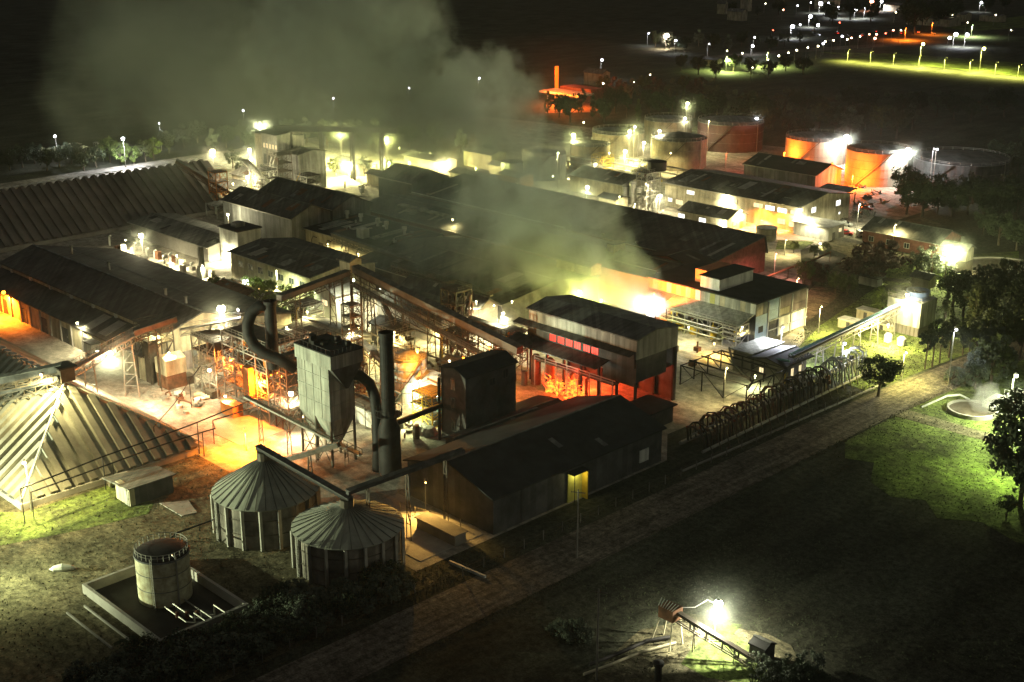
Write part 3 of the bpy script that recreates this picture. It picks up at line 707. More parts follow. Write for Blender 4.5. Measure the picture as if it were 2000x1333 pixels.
# ------------------------------------------------------------ burning hall on legs
X0, X1, Y0, Y1, H1, H0 = -191.6, -160.9, 192.8, 206.0, 16.4, 12.2
root = thing('burning_hall', 'raised sheet-clad hall on legs with a red fire glowing beneath it', 'factory hall', ((X0+X1)/2, (Y0+Y1)/2, 0))
MB().ext([(Y0, 13.8), (Y0, H1), (Y0+5.8, H1+1.1), (Y1, H1), (Y1, 13.8)], 'x', X0, X1).build('upper_wall', 'pale', root)
MB().box(X1-.2, X1-.003, Y0, Y1, 12.15, 13.79).build('end_wall', 'pale', root)
MB().ext(roof_sec(Y0, Y1, H1, 1.1, .44, .5), 'x', X0-.5, X1+.5).build('roof', 'roof2', root)
MB().box(X0+.1, X0+2.2, Y0-.06, Y0-.004, 14, H1-.2).build('open_bay', 'white', root)
MB().add([(X0-3, Y0-2.0, 13.0), (X1-.3, Y0-2.0, 13.0), (X1-.3, Y0-.01, 13.6), (X0-3, Y0-.01, 13.6), (X0-3, Y0-2.0, 13.2), (X1-.3, Y0-2.0, 13.2), (X1-.3, Y0-.01, 13.8), (X0-3, Y0-.01, 13.8)], [(3,2,1,0),(4,5,6,7),(0,1,5,4),(1,2,6,5),(2,3,7,6),(3,0,4,7)]).build('canopy', 'roof', root)
MB().add([(X0-3, Y0-4.6, 9.4), (X1-7, Y0-4.6, 9.4), (X1-7, Y0-.35, 10.3), (X0-3, Y0-.35, 10.3), (X0-3, Y0-4.6, 9.6), (X1-7, Y0-4.6, 9.6), (X1-7, Y0-.35, 10.5), (X0-3, Y0-.35, 10.5)], [(3,2,1,0),(4,5,6,7),(0,1,5,4),(1,2,6,5),(2,3,7,6),(3,0,4,7)]).build('canopy', 'roof', root)
MB().box(X0, X1-1, Y0+1.2, Y1, 7.6, 7.9).build('floor_slab', 'concd', root)
MB().box(X0, X1-.3, Y0-.3, Y0-.1, 10.2, 13.55).build('strip_wall', 'darkw', root)
MB().box(X0, X1, Y1-.3, Y1, 0, 12.1).build('rear_wall', 'darkw', root)
MB().box(X1-.25, X1-.02, Y0, Y1-3.5, 7.2, 12.1).build('end_wall', 'darkw', root)
MB().box(X1-9, X1-.3, Y0+.0, Y0+.2, 6.2, 10.1).build('front_wall', 'darkw', root)
for xx in [X0+.3+i*(X1-X0-.6)/6 for i in range(7)]:
    for yy in (Y0+.3, Y1-.7): MB().box(xx-.22, xx+.22, yy-.22, yy+.22, 0, 12.1).build('column', 'black', root)
for i in range(6):
    a = PY(1080+i*16.0, 676, Y0-.3).x + (.35 if i > 3 else 0)
    window(root, '-y', a, Y0-.3, 10.8, 1.85, 1.5, 'litr', 'black', mull=3)
q = MB()
for z in (6.6, 7.2):
    q.beam((X0+4, Y0-2.2, z), (X1-4, Y0-2.2, z), .14)
for i in range(8): q.beam((X0+4+i*3.2, Y0-2.2, 0), (X0+4+i*3.2, Y0-2.2, 7.2), .16)
q.build('railing', 'steell', root)
MB().box(X0+4, X1-4, Y0-2.3, Y0-.5, 6.1, 6.25).build('walkway', 'steel', root)
for (a, b2, r_) in ((X0+3.2, Y0-1, 1.1), (X0+7, Y0-.6, 1.1)):
    MB().rev(a, b2, [(.01, .1), (r_, .1), (r_, 6.2), (r_*.5, 6.9), (.01, 6.9)], 18).build('vessel', 'rust', root)
for i in range(3): MB().tube([(X0+11+i*2.2, Y0+2, .1), (X0+11+i*2.2, Y0+2, 3.5), (X0+12+i*2.2, Y0+3, 4.6), (X0+15+i*2.2, Y0+3, 4.6)], .35, 8).build('pipe', 'rust', root)
for (a, c_, p_, cl) in ((X0+9, 4.2, 6500, (1, .07, .015)), (X0+14, 2.6, 6500, (1, .09, .015)), (X0+12, 7.2, 2200, R_), (X0+20, 4, 700, R_), (X0+12, 10.4, 700, R_)):
    lamp_light(root, (a, Y0+3.4, c_), p_, cl, .5)
for (px, py) in ((1280, 628), (1301, 624)):
    q = P(px, py, 16.6); MB().tube([q, q+Vector((0, 0, 2.2))], .1, 6).build('vent_pipe', 'black', root)
# the fire itself: tongues of flame
fm = bpy.data.materials.new('flame'); fm.use_nodes = True; t = fm.node_tree; bb = t.nodes['Principled BSDF']
ge = t.nodes.new('ShaderNodeNewGeometry'); no = t.nodes.new('ShaderNodeTexNoise'); no.inputs['Scale'].default_value = 1.3; t.links.new(ge.outputs['Position'], no.inputs['Vector'])
cr = t.nodes.new('ShaderNodeValToRGB'); cr.color_ramp.elements[0].color = (1, .03, .01, 1); cr.color_ramp.elements[0].position = .38
cr.color_ramp.elements[1].color = (1, .36, .03, 1); cr.color_ramp.elements[1].position = .66; t.links.new(no.outputs[0], cr.inputs[0])
t.links.new(cr.outputs[0], bb.inputs['Emission Color']); bb.inputs['Emission Strength'].default_value = 2.2; bb.inputs['Base Color'].default_value = (0, 0, 0, 1)
fr = thing('fire', 'red and yellow fire burning low under the raised hall', 'fire', (X0+13, Y0-1, 0))
rn = random.Random(3)
for i in range(26):
    a = X0+5+rn.random()*12; b3 = Y0-3.2+rn.random()*3.5-(.0); h_ = rn.uniform(1.2, 4.8)
    mb = MB(); pts = [(a+rn.uniform(-.5, .5)*k**.7, b3+rn.uniform(-.3, .3)*k**.7, .06+h_*k/5) for k in range(6)]
    k_ = rn.uniform(.45, .9); mb.tube(pts, [.45*k_, .62*k_, .5*k_, .36*k_, .18*k_, .02], 6); mb.build('flame', fm, fr, smooth=True)
lamp_light(fr, (X0+12, Y0-4.4, 2.5), 1800, (1, .07, .012), .6)
# ------------------------------------------------------------ process building with coloured sheets
X0, X1, Y0, Y1, H = -204., -171., 248.2, 269.4, 10.
root = thing('process_building', 'process building with patchwork orange, cream and pale blue sheets and a black roof', 'factory building', ((X0+X1)/2, (Y0+Y1)/2, 0))
MB().box(X0, X1, Y0, Y1, .03, H).build('wall', 'darkw', root)
MB().box(X0-.4, X1+.4, Y0-.4, Y1+.4, H+.005, H+.3).build('roof', 'roofb', root)
cols = [mat('orange_sheet', (.55, .22, .09), .7, 0, .15, .5), mat('salmon_sheet', (.50, .27, .17), .7, 0, .15, .5), M_['cream'], M_['pale'], mat('olive_sheet', (.30, .30, .10), .7, 0, .2, .5), M_['white'], mat('pale_blue_sheet', (.42, .55, .62), .7, 0, .15, .5), M_['grey'], mat('brown_grey_sheet', (.22, .18, .17), .7, 0, .2, .5, panel=.6)]
seq = [0, 1, 0, 0, 2, 0, 1, 0, 2, 0, 5, 3, 3, 4, 3, 2, 3, 3, 3, 2, 3, 5]
wdt = (X1-X0)/len(seq)
for i, c_ in enumerate(seq):
    MB().box(X0+i*wdt+.02, X0+(i+1)*wdt-.02, Y0-.12, Y0-.005, 7.4, H-.02).build('sheet', cols[c_], root)
for (ya, yb, za, zb_, c_) in ((.1, 2.8, 6.9, 9.9, 2), (2.9, 4.7, 6.9, 9.9, 7), (4.8, 9.7, 7.2, 9.9, 6), (4.8, 9.2, 4.4, 7.1, 6), (9.8, 21, 6.8, 9.9, 8), (9.8, 14, 5.0, 6.7, 2), (14.1, 21, 5.0, 6.7, 8), (.1, 4.7, .1, 6.8, 6), (9.6, 14.6, .1, 4.9, 5), (14.8, 21, .1, 4.9, 5)):
    MB().box(X1+.005, X1+.12, Y0+ya, Y0+yb, za, zb_).build('sheet', cols[c_], root)
for ya in (4.9, 9.4, 14.7, 21): MB().box(X1+.13, X1+.4, Y0+ya-.18, Y0+ya+.18, 0, 9.6).build('column', 'white', root)
q = MB()
for z in (2.4, 4.8): q.beam((X1+.6, Y0+4.9, z), (X1+.6, Y1, z), .2)
q.build('beam', 'white', root); window(root, '+x', X1+.125, Y0+2.2, 2.6, 1.6, 1.4, 'glass', 'steel'); door(root, '+x', X1, Y0+7, 2.2, 3.4, 'darkw')
MB().add([(X0+9, Y0-6, 5.6), (X1-.3, Y0-6, 5.6), (X1-.3, Y0-.15, 7.2), (X0+9, Y0-.15, 7.2), (X0+9, Y0-6, 5.8), (X1-.3, Y0-6, 5.8), (X1-.3, Y0-.15, 7.4), (X0+9, Y0-.15, 7.4)], [(3,2,1,0),(4,5,6,7),(0,1,5,4),(1,2,6,5),(2,3,7,6),(3,0,4,7)]).build('canopy', 'pale', root)
a = rect((1406, 546), (1369, 537), (1461, 523), 13.4)
MB().box(a[0], a[1], a[2], a[3], H+.31, 13.2).build('penthouse', 'white', root)
MB().box(a[0]-.3, a[1]+.3, a[2]-.3, a[3]+.3, 13.21, 13.45).build('penthouse_roof', 'roofb', root)
MB().box(a[0]-4, a[0]-.35, a[2]+3, a[3]-1, H+.31, 13.6).build('stair_head', cols[0], root)
t = hall('rear_wing', 'low black-roofed wing with an orange-lit wall in the smoke behind the coloured sheets', 'factory building', (-222, -204.6, 249.3, 254.2), 9.6, 1.0, 'x', cols[1], 'roofb')
t = frame('pipe_gallery', 'yellow-lit steel frame full of pipes under the pale canopy', 'steel structure', (-195, -172.2, 242.4, 247.4), .03, 5.3, 6, 1, 2, 'steell', wd=.26, deckm='steel')
rn = random.Random(5)
for i in range(14):
    xx = -194.5+i*1.6; z1_ = rn.uniform(2, 5); MB().tube([(xx, 246.2, .1), (xx, 246.2, z1_), (xx+.8, 245.2, z1_+.3), (xx+1.6, 244, z1_+.3)], rn.uniform(.12, .3), 8).build('pipe', rn.choice(['steell', 'rust', 'yel']), t)
for i, z in enumerate((1.6, 3.2, 4.3)): MB().tube([(-198, 241.6-i*.4, z), (-176, 241.6-i*.4, z), (-175, 241.6-i*.4, z+.8), (-170, 241.6-i*.4, z+.8)], .2, 8).build('pipe', 'steell', t)
for (xx, yy, r_, h_) in ((-186, 244.5, 1.2, 2.2), (-180.5, 244.6, .9, 3), (-190.5, 244.8, 1.0, 2.4)):
    MB().rev(xx, yy, [(.01, .1), (r_, .1), (r_, h_), (.01, h_+.5)], 16).build('vessel', 'yel', t)
t = frame('pipe_trestle', 'dark low pipe trestle crossing the yard between the two raised halls', 'pipe rack', (-166, -148.5, 214, 228.5), .03, 4.6, 3, 3, 1, 'black', wd=.22, deck=False, rail=False)
for i in range(3):
    MB().tube([(-166, 217+i*4.2, 4.9), (-149, 217+i*4.2, 4.9)], .2, 8).build('pipe', 'black', t)
MB().tube([(-165, 230, 4.9), (-158, 222, 4.9), (-149, 216, 4.9), (-149, 216, 6), (-147, 214, 6), (-147, 212, 4.5)], .25, 8).build('pipe', 'black', t)
# small control buildings
t = hall('control_house', 'small block with a pale flat roof beside the long row of pipe bends', 'building', (-163.5, -158.6, 229.6, 241), 5, 0, wall='concd', roof='pale', oh=.5)
window(t, '+x', -158.6, 232, 2.2, 1.4, 1.2, 'glass')
t = hall('pump_house', 'small block under a tilted black roof beside the pipe bends', 'building', (-158.0, -150.3, 229.8, 238.8), 4.6, .8, 'y', 'concd', 'roofb', oh=1.2)
window(t, '-y', -155.8, 229.8, 1.5, 1.3, 1.1, 'lit', 'steel'); window(t, '+x', -150.3, 236.3, 1.0, 1.0, 2.0, 'lit', 'steel'); window(t, '+x', -150.3, 233.3, 1.0, 1.0, 2.0, 'lit', 'steel')
door(t, '+x', -150.3, 231, 1.4, 2.4, 'yel')
# ------------------------------------------------------------ dust collector, chimney, ducts
x0, x1, y0, y1 = -193.0, -182.1, 132.5, 139.9
root = thing('dust_collector', 'huge grey-green box hopper on legs with a black top beside the black chimney', 'hopper', ((x0+x1)/2, (y0+y1)/2, 0))
MB().box(x0, x1-1.2, y0+.25, y1-1.4, 9.2, 19.6).build('casing', 'pale', root)
MB().box(x0-.2, x1, y0, y1, 19.61, 22.2).build('head_box', 'pale', root)
MB().box(x0-.3, x1+.1, y0-.1, y1+.1, 22.21, 22.45).build('roof', 'roofb', root)
rn = random.Random(9)
for i in range(10):
    a, b4 = rn.uniform(x0+.5, x1-1.5), rn.uniform(y0+.5, y1-1.5)
    MB().box(a, a+rn.uniform(.6, 1.4), b4, b4+rn.uniform(.6, 1.4), 22.46, 22.46+rn.uniform(.4, 1.5)).build('roof_unit', 'black', root)
q = MB()
for (a, b4, c4, d4) in ((x0, y0, x1, y0), (x1, y0, x1, y1), (x0, y0, x0, y1), (x0, y1, x1, y1)):
    q.beam((a, b4, 23.4), (c4, d4, 23.4), .07)
    for i in range(9): q.beam((a+(c4-a)*i/8, b4+(d4-b4)*i/8, 22.4), (a+(c4-a)*i/8, b4+(d4-b4)*i/8, 23.4), .06)
q.build('railing', 'black', root)
def pyr(x0, x1, y0, y1, zt, zb, w_=.7):
    cx, cy = (x0+x1)/2, (y0+y1)/2
    return MB().add([(x0, y0, zt), (x1, y0, zt), (x1, y1, zt), (x0, y1, zt), (cx-w_, cy-w_, zb), (cx+w_, cy-w_, zb), (cx+w_, cy+w_, zb), (cx-w_, cy+w_, zb)], [(0,1,2,3),(7,6,5,4),(0,4,5,1),(1,5,6,2),(2,6,7,3),(3,7,4,0)])
for z in (12, 14.8, 17.4):
    MB().box(x0-.06, x1-1.14, y0+.17, y0+.245, z, z+.16).build('seam', 'pale', root); MB().box(x1-1.195, x1-1.12, y0+.25, y1-1.4, z, z+.16).build('seam', 'pale', root)
for i in range(3): MB().box(x0+2.4+i*2.4, x0+2.5+i*2.4, y0+.16, y0+.245, 9.3, 19.5).build('rib', 'pale', root)
q = MB()
for dx in (0, .6): q.beam((x0-.4, y0+.8+dx, .1), (x0-.4, y0+.8+dx, 22.4), .07)
for i in range(44): q.beam((x0-.4, y0+.8, .5*i+.3), (x0-.4, y0+1.4, .5*i+.3), .05)
q.build('ladder', 'steell', root)
pyr(x0, (x0+x1)/2-.6, y0+.25, y1-1.4, 9.19, 3.6).build('cone', 'pale', root)
pyr((x0+x1)/2-.6, x1-1.2, y0+.25, y1-1.4, 9.19, 3.6).build('cone', 'pale', root)
pyr(x1-1.1, x1, y0+.2, y1-.2, 19.6, 15.2, .3).build('side_cone', 'darkw', root)
for a in (x0+.2, (x0+x1)/2-.6, x1-1.4):
    for b4 in (y0+.45, y1-1.6): MB().box(a-.18, a+.18, b4-.18, b4+.18, 0, 9.18).build('leg', 'steel', root)
q = MB()
for (a, c4) in ((x0+.2, (x0+x1)/2-.6), ((x0+x1)/2-.6, x1-1.4)):
    q.beam((a, y0+.45, 0), (c4, y0+.45, 6), .12); q.beam((a, y0+.45, 6), (c4, y0+.45, 0), .12)
for z in (3, 6): q.beam((x0, y0+.45, z), (x1-1.4, y0+.45, z), .14); q.beam((x1-1.4, y0+.45, z), (x1-1.4, y1-1.6, z), .14)
q.build('bracing', 'steel', root)
D = depth((x1, y1, 15))
dk = thing('elbow_duct', 'black elbow duct curving down the right of the grey-green hopper', 'duct', PD(736, 930, D))
MB().tube([PD(684, 732, D), PD(704, 735, D), PD(722, 750, D), PD(732, 775, D), PD(736, 810, D), PD(738, 860, D), PD(738, 925, D)], 1.05, 14).build('duct', 'black', dk, smooth=True)
dk = thing('loop_duct', 'large dark duct looping round like a hook above the orange-lit frame', 'duct', PD(520, 700, D))
D2 = D+4
MB().tube([PD(528, 597, D2), PD(506, 600, D2), PD(491, 612, D2), PD(484, 632, D2), PD(485, 655, D2), PD(496, 676, D2), PD(516, 692, D2), PD(545, 703, D2), PD(580, 722, D2)], 1.15, 14).build('duct', 'black', dk, smooth=True)
p = PD(527, 600, D2); chimney('stack', 'dark vertical stack standing through the loop of the big duct', p.x, p.y, max(.03, ZAT(p.x, p.y, 720)), p.z+1.2, 1.15, 'black', cat='stack')
c = (-174.3, 139.2)
chimney('chimney', 'tall soot-black chimney right of the grey-green hopper', c[0], c[1], .03, 27.3, 1.25, 'black', bands=5)
t = thing('scrubber', 'fat black vessel round the foot of the black chimney', 'vessel', (c[0], c[1], 0))
MB().rev(c[0], c[1], [(2.1, .03), (2.1, 8.6), (1.27, 11), (1.27, 12)], 22).build('shell', 'black', t, smooth=True)
q = MB()
for k in range(20):
    a = 6.283*k/20; a2 = 6.283*(k+1)/20
    q.beam((c[0]+2.5*math.cos(a), c[1]+2.5*math.sin(a), 12.8), (c[0]+2.5*math.cos(a2), c[1]+2.5*math.sin(a2), 12.8), .08); q.beam((c[0]+2.5*math.cos(a), c[1]+2.5*math.sin(a), 11.6), (c[0]+2.5*math.cos(a), c[1]+2.5*math.sin(a), 12.8), .07)
q.rev(c[0], c[1], [(1.3, 11.5), (2.5, 11.5), (2.5, 11.62), (1.3, 11.62)], 20); q.build('platform', 'black', t)
t = thing('cross_duct', 'dark slanting duct between the chimney and the dark tower', 'duct', (c[0], c[1]+8, 0))
MB().tube([PD(772, 828, depth((c[0]+1, c[1]+3, 6))), PD(864, 792, depth((-179, 156, 6)))], .55, 10).build('duct', 'black', t)
# ------------------------------------------------------------ dark tower and dark long shed
x0, x1, y0, y1 = -179.1, -172.1, 156.2, 169.6
root = thing('dark_tower', 'tall dark concrete tower with a sloping black roof and stained left face', 'tower', ((x0+x1)/2, (y0+y1)/2, 0))
MB().ext([(x0, .03), (x0, 15.2), (x0+4, 16.0), (x1, 14.6), (x1, .03)], 'y', y0, y1).build('wall', mat('sooty_concrete', (.085, .08, .075), .9, 0, .6, .25, detail=8), root)
MB().ext([(x0-.3, 15.17), (x0+4, 16.02), (x1+.3, 14.5), (x1+.3, 14.75), (x0+4, 16.25), (x0-.3, 15.4)], 'y', y0-.3, y1+.3).build('roof', 'roofb', root)
window(root, '+x', x1, y0+10.5, 12.2, 1.2, 1.6, 'glass', 'steel'); window(root, '+x', x1, y0+7, 11.6, 1.3, 1.3, 'glass', 'steel')
for z in (3, 7.5, 11.5): window(root, '-y', x0+3.5, y0, z, 1.0, 2.2, 'glass', 'concd')
MB().tube([(x0-.3, y0-.3, .1), (x0-.3, y0-.3, 13)], .3, 8).build('downpipe', 'black', root)
x0, x1, y0, y1 = -164.5, -142.6, 135.3, 179.0
root = hall('dark_shed', 'long unlit gabled shed with one open yellow doorway', 'shed', (x0, x1, y0, y1), 6.7, 3.2, 'y', 'darkw', 'roofb', patches=2)
# open lit doorway as a projecting porch on the long wall
pd = thing('lit_porch', 'narrow yellow-lit doorway porch on the wall of the dark shed', 'porch', (-141.2, 151, 0))
a = PX(1107, 1010, -142.5).y; b5 = PX(1134, 1000, -142.5).y
MB().box(-142.5, -141.0, b5, b5+.2, .03, 5.6).build('side_wall', 'yel', pd)
MB().box(-142.5, -142.3, a, b5, .03, 5.6).build('back_wall', mat('yellow_render', (.55, .52, .12), .8, 0, .2, .4), pd)
MB().box(-142.55, -140.8, a-.1, b5+.3, 5.62, 5.8).build('roof', 'roofb', pd)
MB().tube([(-141.1, a+.4, .03), (-141.1, a+.4, 5.6)], .07, 6).build('post', 'black', pd)
lamp_light(pd, (-141.3, (a+b5)/2, 5.1), 120, (1, .92, .4), .15)
nb = MB().box(-142.58, -142.35, 172.5, 175, 1.6, 4).build('notice_board', 'white', None, loc=(-142.4, 173.7, 1.6)); tag(nb, 'pale square board on the far end of the dark shed wall', 'board')
hall('black_roof_shed', 'low black-roofed shed in the dark between tower and burning hall', 'shed', (-178, -168, 172.3, 182), 2.4, .7, 'y', 'darkw', 'roofb')
hall('black_roof_shed', 'small black lean-to behind the ridge of the dark shed', 'shed', (-171, -165.3, 150, 171), 4.6, .8, 'y', 'darkw', 'roofb')
hall('machine_house', 'dark block of machinery in front of the raised hall legs', 'building', (-160, -153.5, 187, 196), 3.6, 0, wall='darkw', roof='roofb')
# ------------------------------------------------------------ silos
for (cx, cy, apx, lab) in ((-171.4, 110.2, 890, 'cone-roofed silo on the left with pale buttresses and a lit roof edge'), (-152.2, 112.6, 983, 'cone-roofed silo on the right, nearer the camera behind dark bushes')):
    r_ = 8.8; hw = 7.2 if cx < -160 else 6.6
    za = ZAT(cx, cy, apx+6)
    root = thing('silo', lab, 'silo', (cx, cy, 0), 'cone-roofed silos')
    MB().rev(cx, cy, [(.01, .03), (r_-.35, .03), (r_-.35, hw)], 48).build('wall', mat('silo_wall', (.19, .17, .14), .8, .2, .5, .35, panel=1.8), root)
    MB().rev(cx, cy, [(r_-.3, hw-.35), (r_+.1, hw), (r_*.55, hw+(za-hw)*.48), (.6, za), (.01, za+.05)], 48).build('roof', 'silor', root)
    q = MB()
    for k in range(32):
        a = 6.283*k/32; q.beam((cx+(r_+.1)*math.cos(a), cy+(r_+.1)*math.sin(a), hw+.1), (cx+.6*math.cos(a), cy+.6*math.sin(a), za+.1), .12, .1)
    q.build('roof_seams', 'roof2', root)
    q = MB()
    for dz in (0, .55): q.beam((cx-1.2+dz, cy-r_-.35, .1), (cx-1.2+dz, cy-r_-.35, hw+.6), .07)
    for i in range(16): q.beam((cx-1.2, cy-r_-.35, .4+i*.45), (cx-.65, cy-r_-.35, .4+i*.45), .05)
    q.build('ladder', 'steell', root)
    for z in (hw*.35, hw*.7): MB().rev(cx, cy, [(r_-.34, z), (r_-.24, z), (r_-.24, z+.14), (r_-.34, z+.14)], 48).build('hoop', 'steel', root)
    for k in range(18):
        a = 6.283*k/18; p = (cx+r_*math.cos(a), cy+r_*math.sin(a))
        MB().beam((p[0], p[1], .03), (p[0], p[1], hw-.1), .3, .5).build('buttress', 'steell', root)
    q = MB().rev(cx, cy, [(1.1, za-.6), (1.1, za+1.2), (.01, za+1.3)], 12); q.build('cap', 'steel', root)
za1, za2 = ZAT(-171.4, 110.2, 896), ZAT(-152.2, 112.6, 989)
gallery('conveyor', 'dark conveyor running between the tops of the two silos', (-172.6, 110, za1+1.4), (-151.4, 112.7, za2+1.0), .9, .55, 'black', 'roof', 0, truss=False)
gallery('conveyor', 'dark covered conveyor from the right silo to the dark shed ridge', (-152, 112.6, za2+2.0), tuple(P(905, 885, 12.5)), .8, .6, 'darkw', 'roof', 3, truss=False, legw=.12)
gallery('conveyor', 'dark duct-like conveyor sloping past the foot of the grey-green hopper', tuple(P(548, 906, 1.5)), tuple(P(662, 874, 7)), .9, .8, 'steel', 'roof2', 1, truss=False)
gallery('conveyor', 'orange-lit conveyor slanting down from the lattice frame to the hopper foot', tuple(P(478, 775, 11)), tuple(P(705, 890, 2.5)), 1.0, .4, 'steell', 'steel', 4, legw=.12, open_=True, truss=False)
# fuel tank in its bund
FT = tank(309, 1187, 4.0, 7.6, 'fuel_tank', 'rust-streaked pale fuel tank with a dark top inside a walled bund', 'dome', .5, mat('rusty_white_paint', (.58, .58, .40), .6, 0, .12, .9, alt=(.34, .29, .17)), 'black', center=(-163, 85.9, 0), seams=2, stair=False)
t = thing('tank_pipework', 'pipes and valves on the floor of the fuel tank bund', 'pipework', (-157, 84, 0))
for i, (ya, z) in enumerate(((83.5, .6), (84.6, .9), (86.8, .5))): MB().tube([(-159.2, ya, z), (-153, ya, z), (-152, ya+.8, z), (-152, ya+.8, 2.2), (-149, ya+.8, 2.2)], .12, 7).build('pipe', 'steell', t)
for i in range(3): MB().rev(-155.5+i*.9, 83.5+i*1.1, [(.01, .2), (.32, .2), (.32, 1.2), (.01, 1.3)], 9).build('valve', 'rust', t)
q = MB()
for dx in (0, .5): q.beam((-160.3+dx, 82.4, .1), (-160.3+dx, 82.4, 8.4), .07)
for i in range(18): q.beam((-160.3, 82.4, .4+i*.45), (-159.8, 82.4, .4+i*.45), .05)
q.build('ladder', 'steell', FT)
bw = thing('bund_wall', 'low concrete bund wall round the fuel tank', 'wall', (-161, 84.5, 0))
for (a, b6, c6, d6) in ((-172.4, -149.6, 77.2, 77.7), (-172.4, -171.9, 77.71, 92), (-171.89, -149.6, 91.5, 92), (-150.1, -149.6, 77.71, 91.49)):
    MB().box(a, b6, c6, d6, 0, 1.6).build('wall', 'conc', bw)
struct('bund_floor', MB().sheet([(-171.8, 77.8), (-150.2, 77.8), (-150.2, 91.4), (-171.8, 91.4)], -.3, .07), mat('dark_bund_floor', (.03, .028, .025), .8, 0, .5, .3))  # near-black floor colour inside the bund walls
for i, yy in enumerate((72.6, 75.4)):
    k = MB().beam((-168.4, yy, .2), (-154.8, yy, .2), .22, .35).build('concrete_kerb', 'conc', None, loc=(-161, yy, 0)); tag(k, ['outer thin concrete kerb on the dirt below the bund', 'inner thin concrete kerb just outside the bund wall'][i], 'kerb')
t = thing('silo_pipe', 'thin dark pipe on stands from the fuel tank to the left silo', 'pipe', P(335, 1045)); MB().tube([P(333, 1052, 3), P(345, 1042, 3), P(412, 1018, 3), P(425, 1010, 4)], .16, 8).build('pipe', 'black', t); MB().beam(P(345, 1060, 0), P(345, 1042, 3), .15).beam(P(390, 1038, 0), P(390, 1025, 3), .15).build('stand', 'black', t)
# low shed with side tanks near the store
r_ = (-203, -192.5, 97.6, 104)
t = thing('lot_shed', 'low shed with a folded pale roof and open dark side on the green lot', 'shed', (-198, 101, 0))
MB().box(-199.5, -194.6, 97.5, 98.5, .03, 3.4).build('wall', 'cream', t); MB().box(-199.5, -194.6, 98.51, 106, .03, 3.2).build('side_wall', 'darkw', t)
MB().add([(-203.5, 97, 2.7), (-194, 97, 3.5), (-194, 106.5, 3.5), (-201, 106.5, 2.9), (-203.5, 97, 2.9), (-194, 97, 3.7), (-194, 106.5, 3.7), (-201, 106.5, 3.1)], [(3,2,1,0),(4,5,6,7),(0,1,5,4),(1,2,6,5),(2,3,7,6),(3,0,4,7)]).build('roof', 'roof2', t)
door(t, '-y', -195.6, 97.5, 1.5, 2.9, 'pale')
tag(MB().sheet(poly([(312, 985), (368, 980), (385, 1003), (355, 1010)]), .036, .16).build('slab', 'conc', None, loc=P(350, 995)), 'pale concrete slab on the dirt left of the silos', 'slab')
for i, (px, py) in enumerate(((224, 950), (236, 946))):
    p = P(px, py, 0); t = thing('drum_tank', ['grey drum tank nearest the ribbed store corner', 'grey drum tank second from the ribbed store corner'][i], 'tank', p)
    MB().tube([p+Vector((-.2, -1, 1.1)), p+Vector((.2, 1.4, 1.1))], 1.0, 16).build('drum', 'steell', t); MB().box(p.x-.7, p.x+.7, p.y-.5, p.y+.9, 0, .3).build('cradle', 'steel', t)
t = thing('rowing_boat', 'overturned pale boat-shaped hull lying on the dark lot', 'boat', P(122, 1112)); p = P(122, 1112, .3)
MB().tube([p+Vector((-1.3, -1.6, 0)), p+Vector((-.8, -1.1, .1)), p+Vector((0, 0, .2)), p+Vector((.8, 1.1, .1)), p+Vector((1.3, 1.7, 0))], [.05, .45, .7, .45, .05], 10).build('hull', 'white', t)
# ------------------------------------------------------------ lattice frames and containers in the lit yard
t = frame('lattice_frame', 'orange-lit lattice frame tower packed with pipes beside the loop duct', 'steel structure', (-225, -209, 136.5, 143.5), .03, 16.5, 4, 2, 6, 'steell', wd=.26, decks=[1, 3, 5], deckm='steel')
rn = random.Random(21)
for i in range(26):
    x, y, z = rn.uniform(-224, -210), rn.uniform(136, 142), rn.uniform(1, 14)
    if i % 2: MB().beam((x, y, z), (x+rn.uniform(-4, 4), y+rn.uniform(-1, 1), z+rn.uniform(-4, 4)), rn.uniform(.15, .4)).build('chute', 'steell', t)
    else: MB().tube([(x, y, z), (x+rn.uniform(1, 3), y, z), (x+3, y, z+rn.uniform(1, 4))], rn.uniform(.15, .35), 7).build('pipe', rn.choice(['steell', 'rust', 'org']), t)
for (x, y, z, w_, h_) in ((-216, 135.2, 5.2, 2.2, 6), (-221, 138, 9, 2.6, 2.6), (-212.5, 138, 11.5, 2.4, 2.4)):
    MB().box(x, x+w_, y, y+w_, z, z+h_).build('bin', 'org', t); pyr(x, x+w_, y, y+w_, z-.01, z-2, .3).build('hopper', 'org', t)
t = frame('lattice_frame', 'narrow rust-coloured lattice leg just left of the grey-green hopper', 'steel structure', (-207.5, -203, 137, 143), .03, 15, 2, 2, 6, 'rust', wd=.24, deck=True)
t = frame('lattice_frame', 'paler lattice frame left of the orange tower, behind the round white lamp', 'steel structure', (-238, -229, 137, 145), .03, 12.5, 3, 2, 4, 'steell', wd=.22, decks=[2, 3])
for i in range(8):
    x, z = -237+i, rn.uniform(2, 10); MB().tube([(x, 137, z), (x+1.5, 137.5, z+1), (x+1.6, 137.5, z+3)], .2, 7).build('pipe', 'steell', t)
t = frame('lattice_frame', 'yellow-railed loading tower at the end of the lit conveyor', 'steel structure', (-252.5, -246.5, 131.5, 137.5), 5.5, 12.5, 2, 2, 2, 'steel', wd=.2, decks=[0, 1])
for x in (-252.3, -246.7):
    for y in (131.7, 137.3): MB().box(x-.25, x+.25, y-.25, y+.25, 0, 5.49).build('leg', 'steel', t)
MB().box(-251, -248, 133, 136, 6, 9.5).build('bin', 'cream', t)
t = thing('loading_hopper', 'peach-coloured gabled box hopper below the yellow loading tower', 'hopper', (-243, 134, 0))
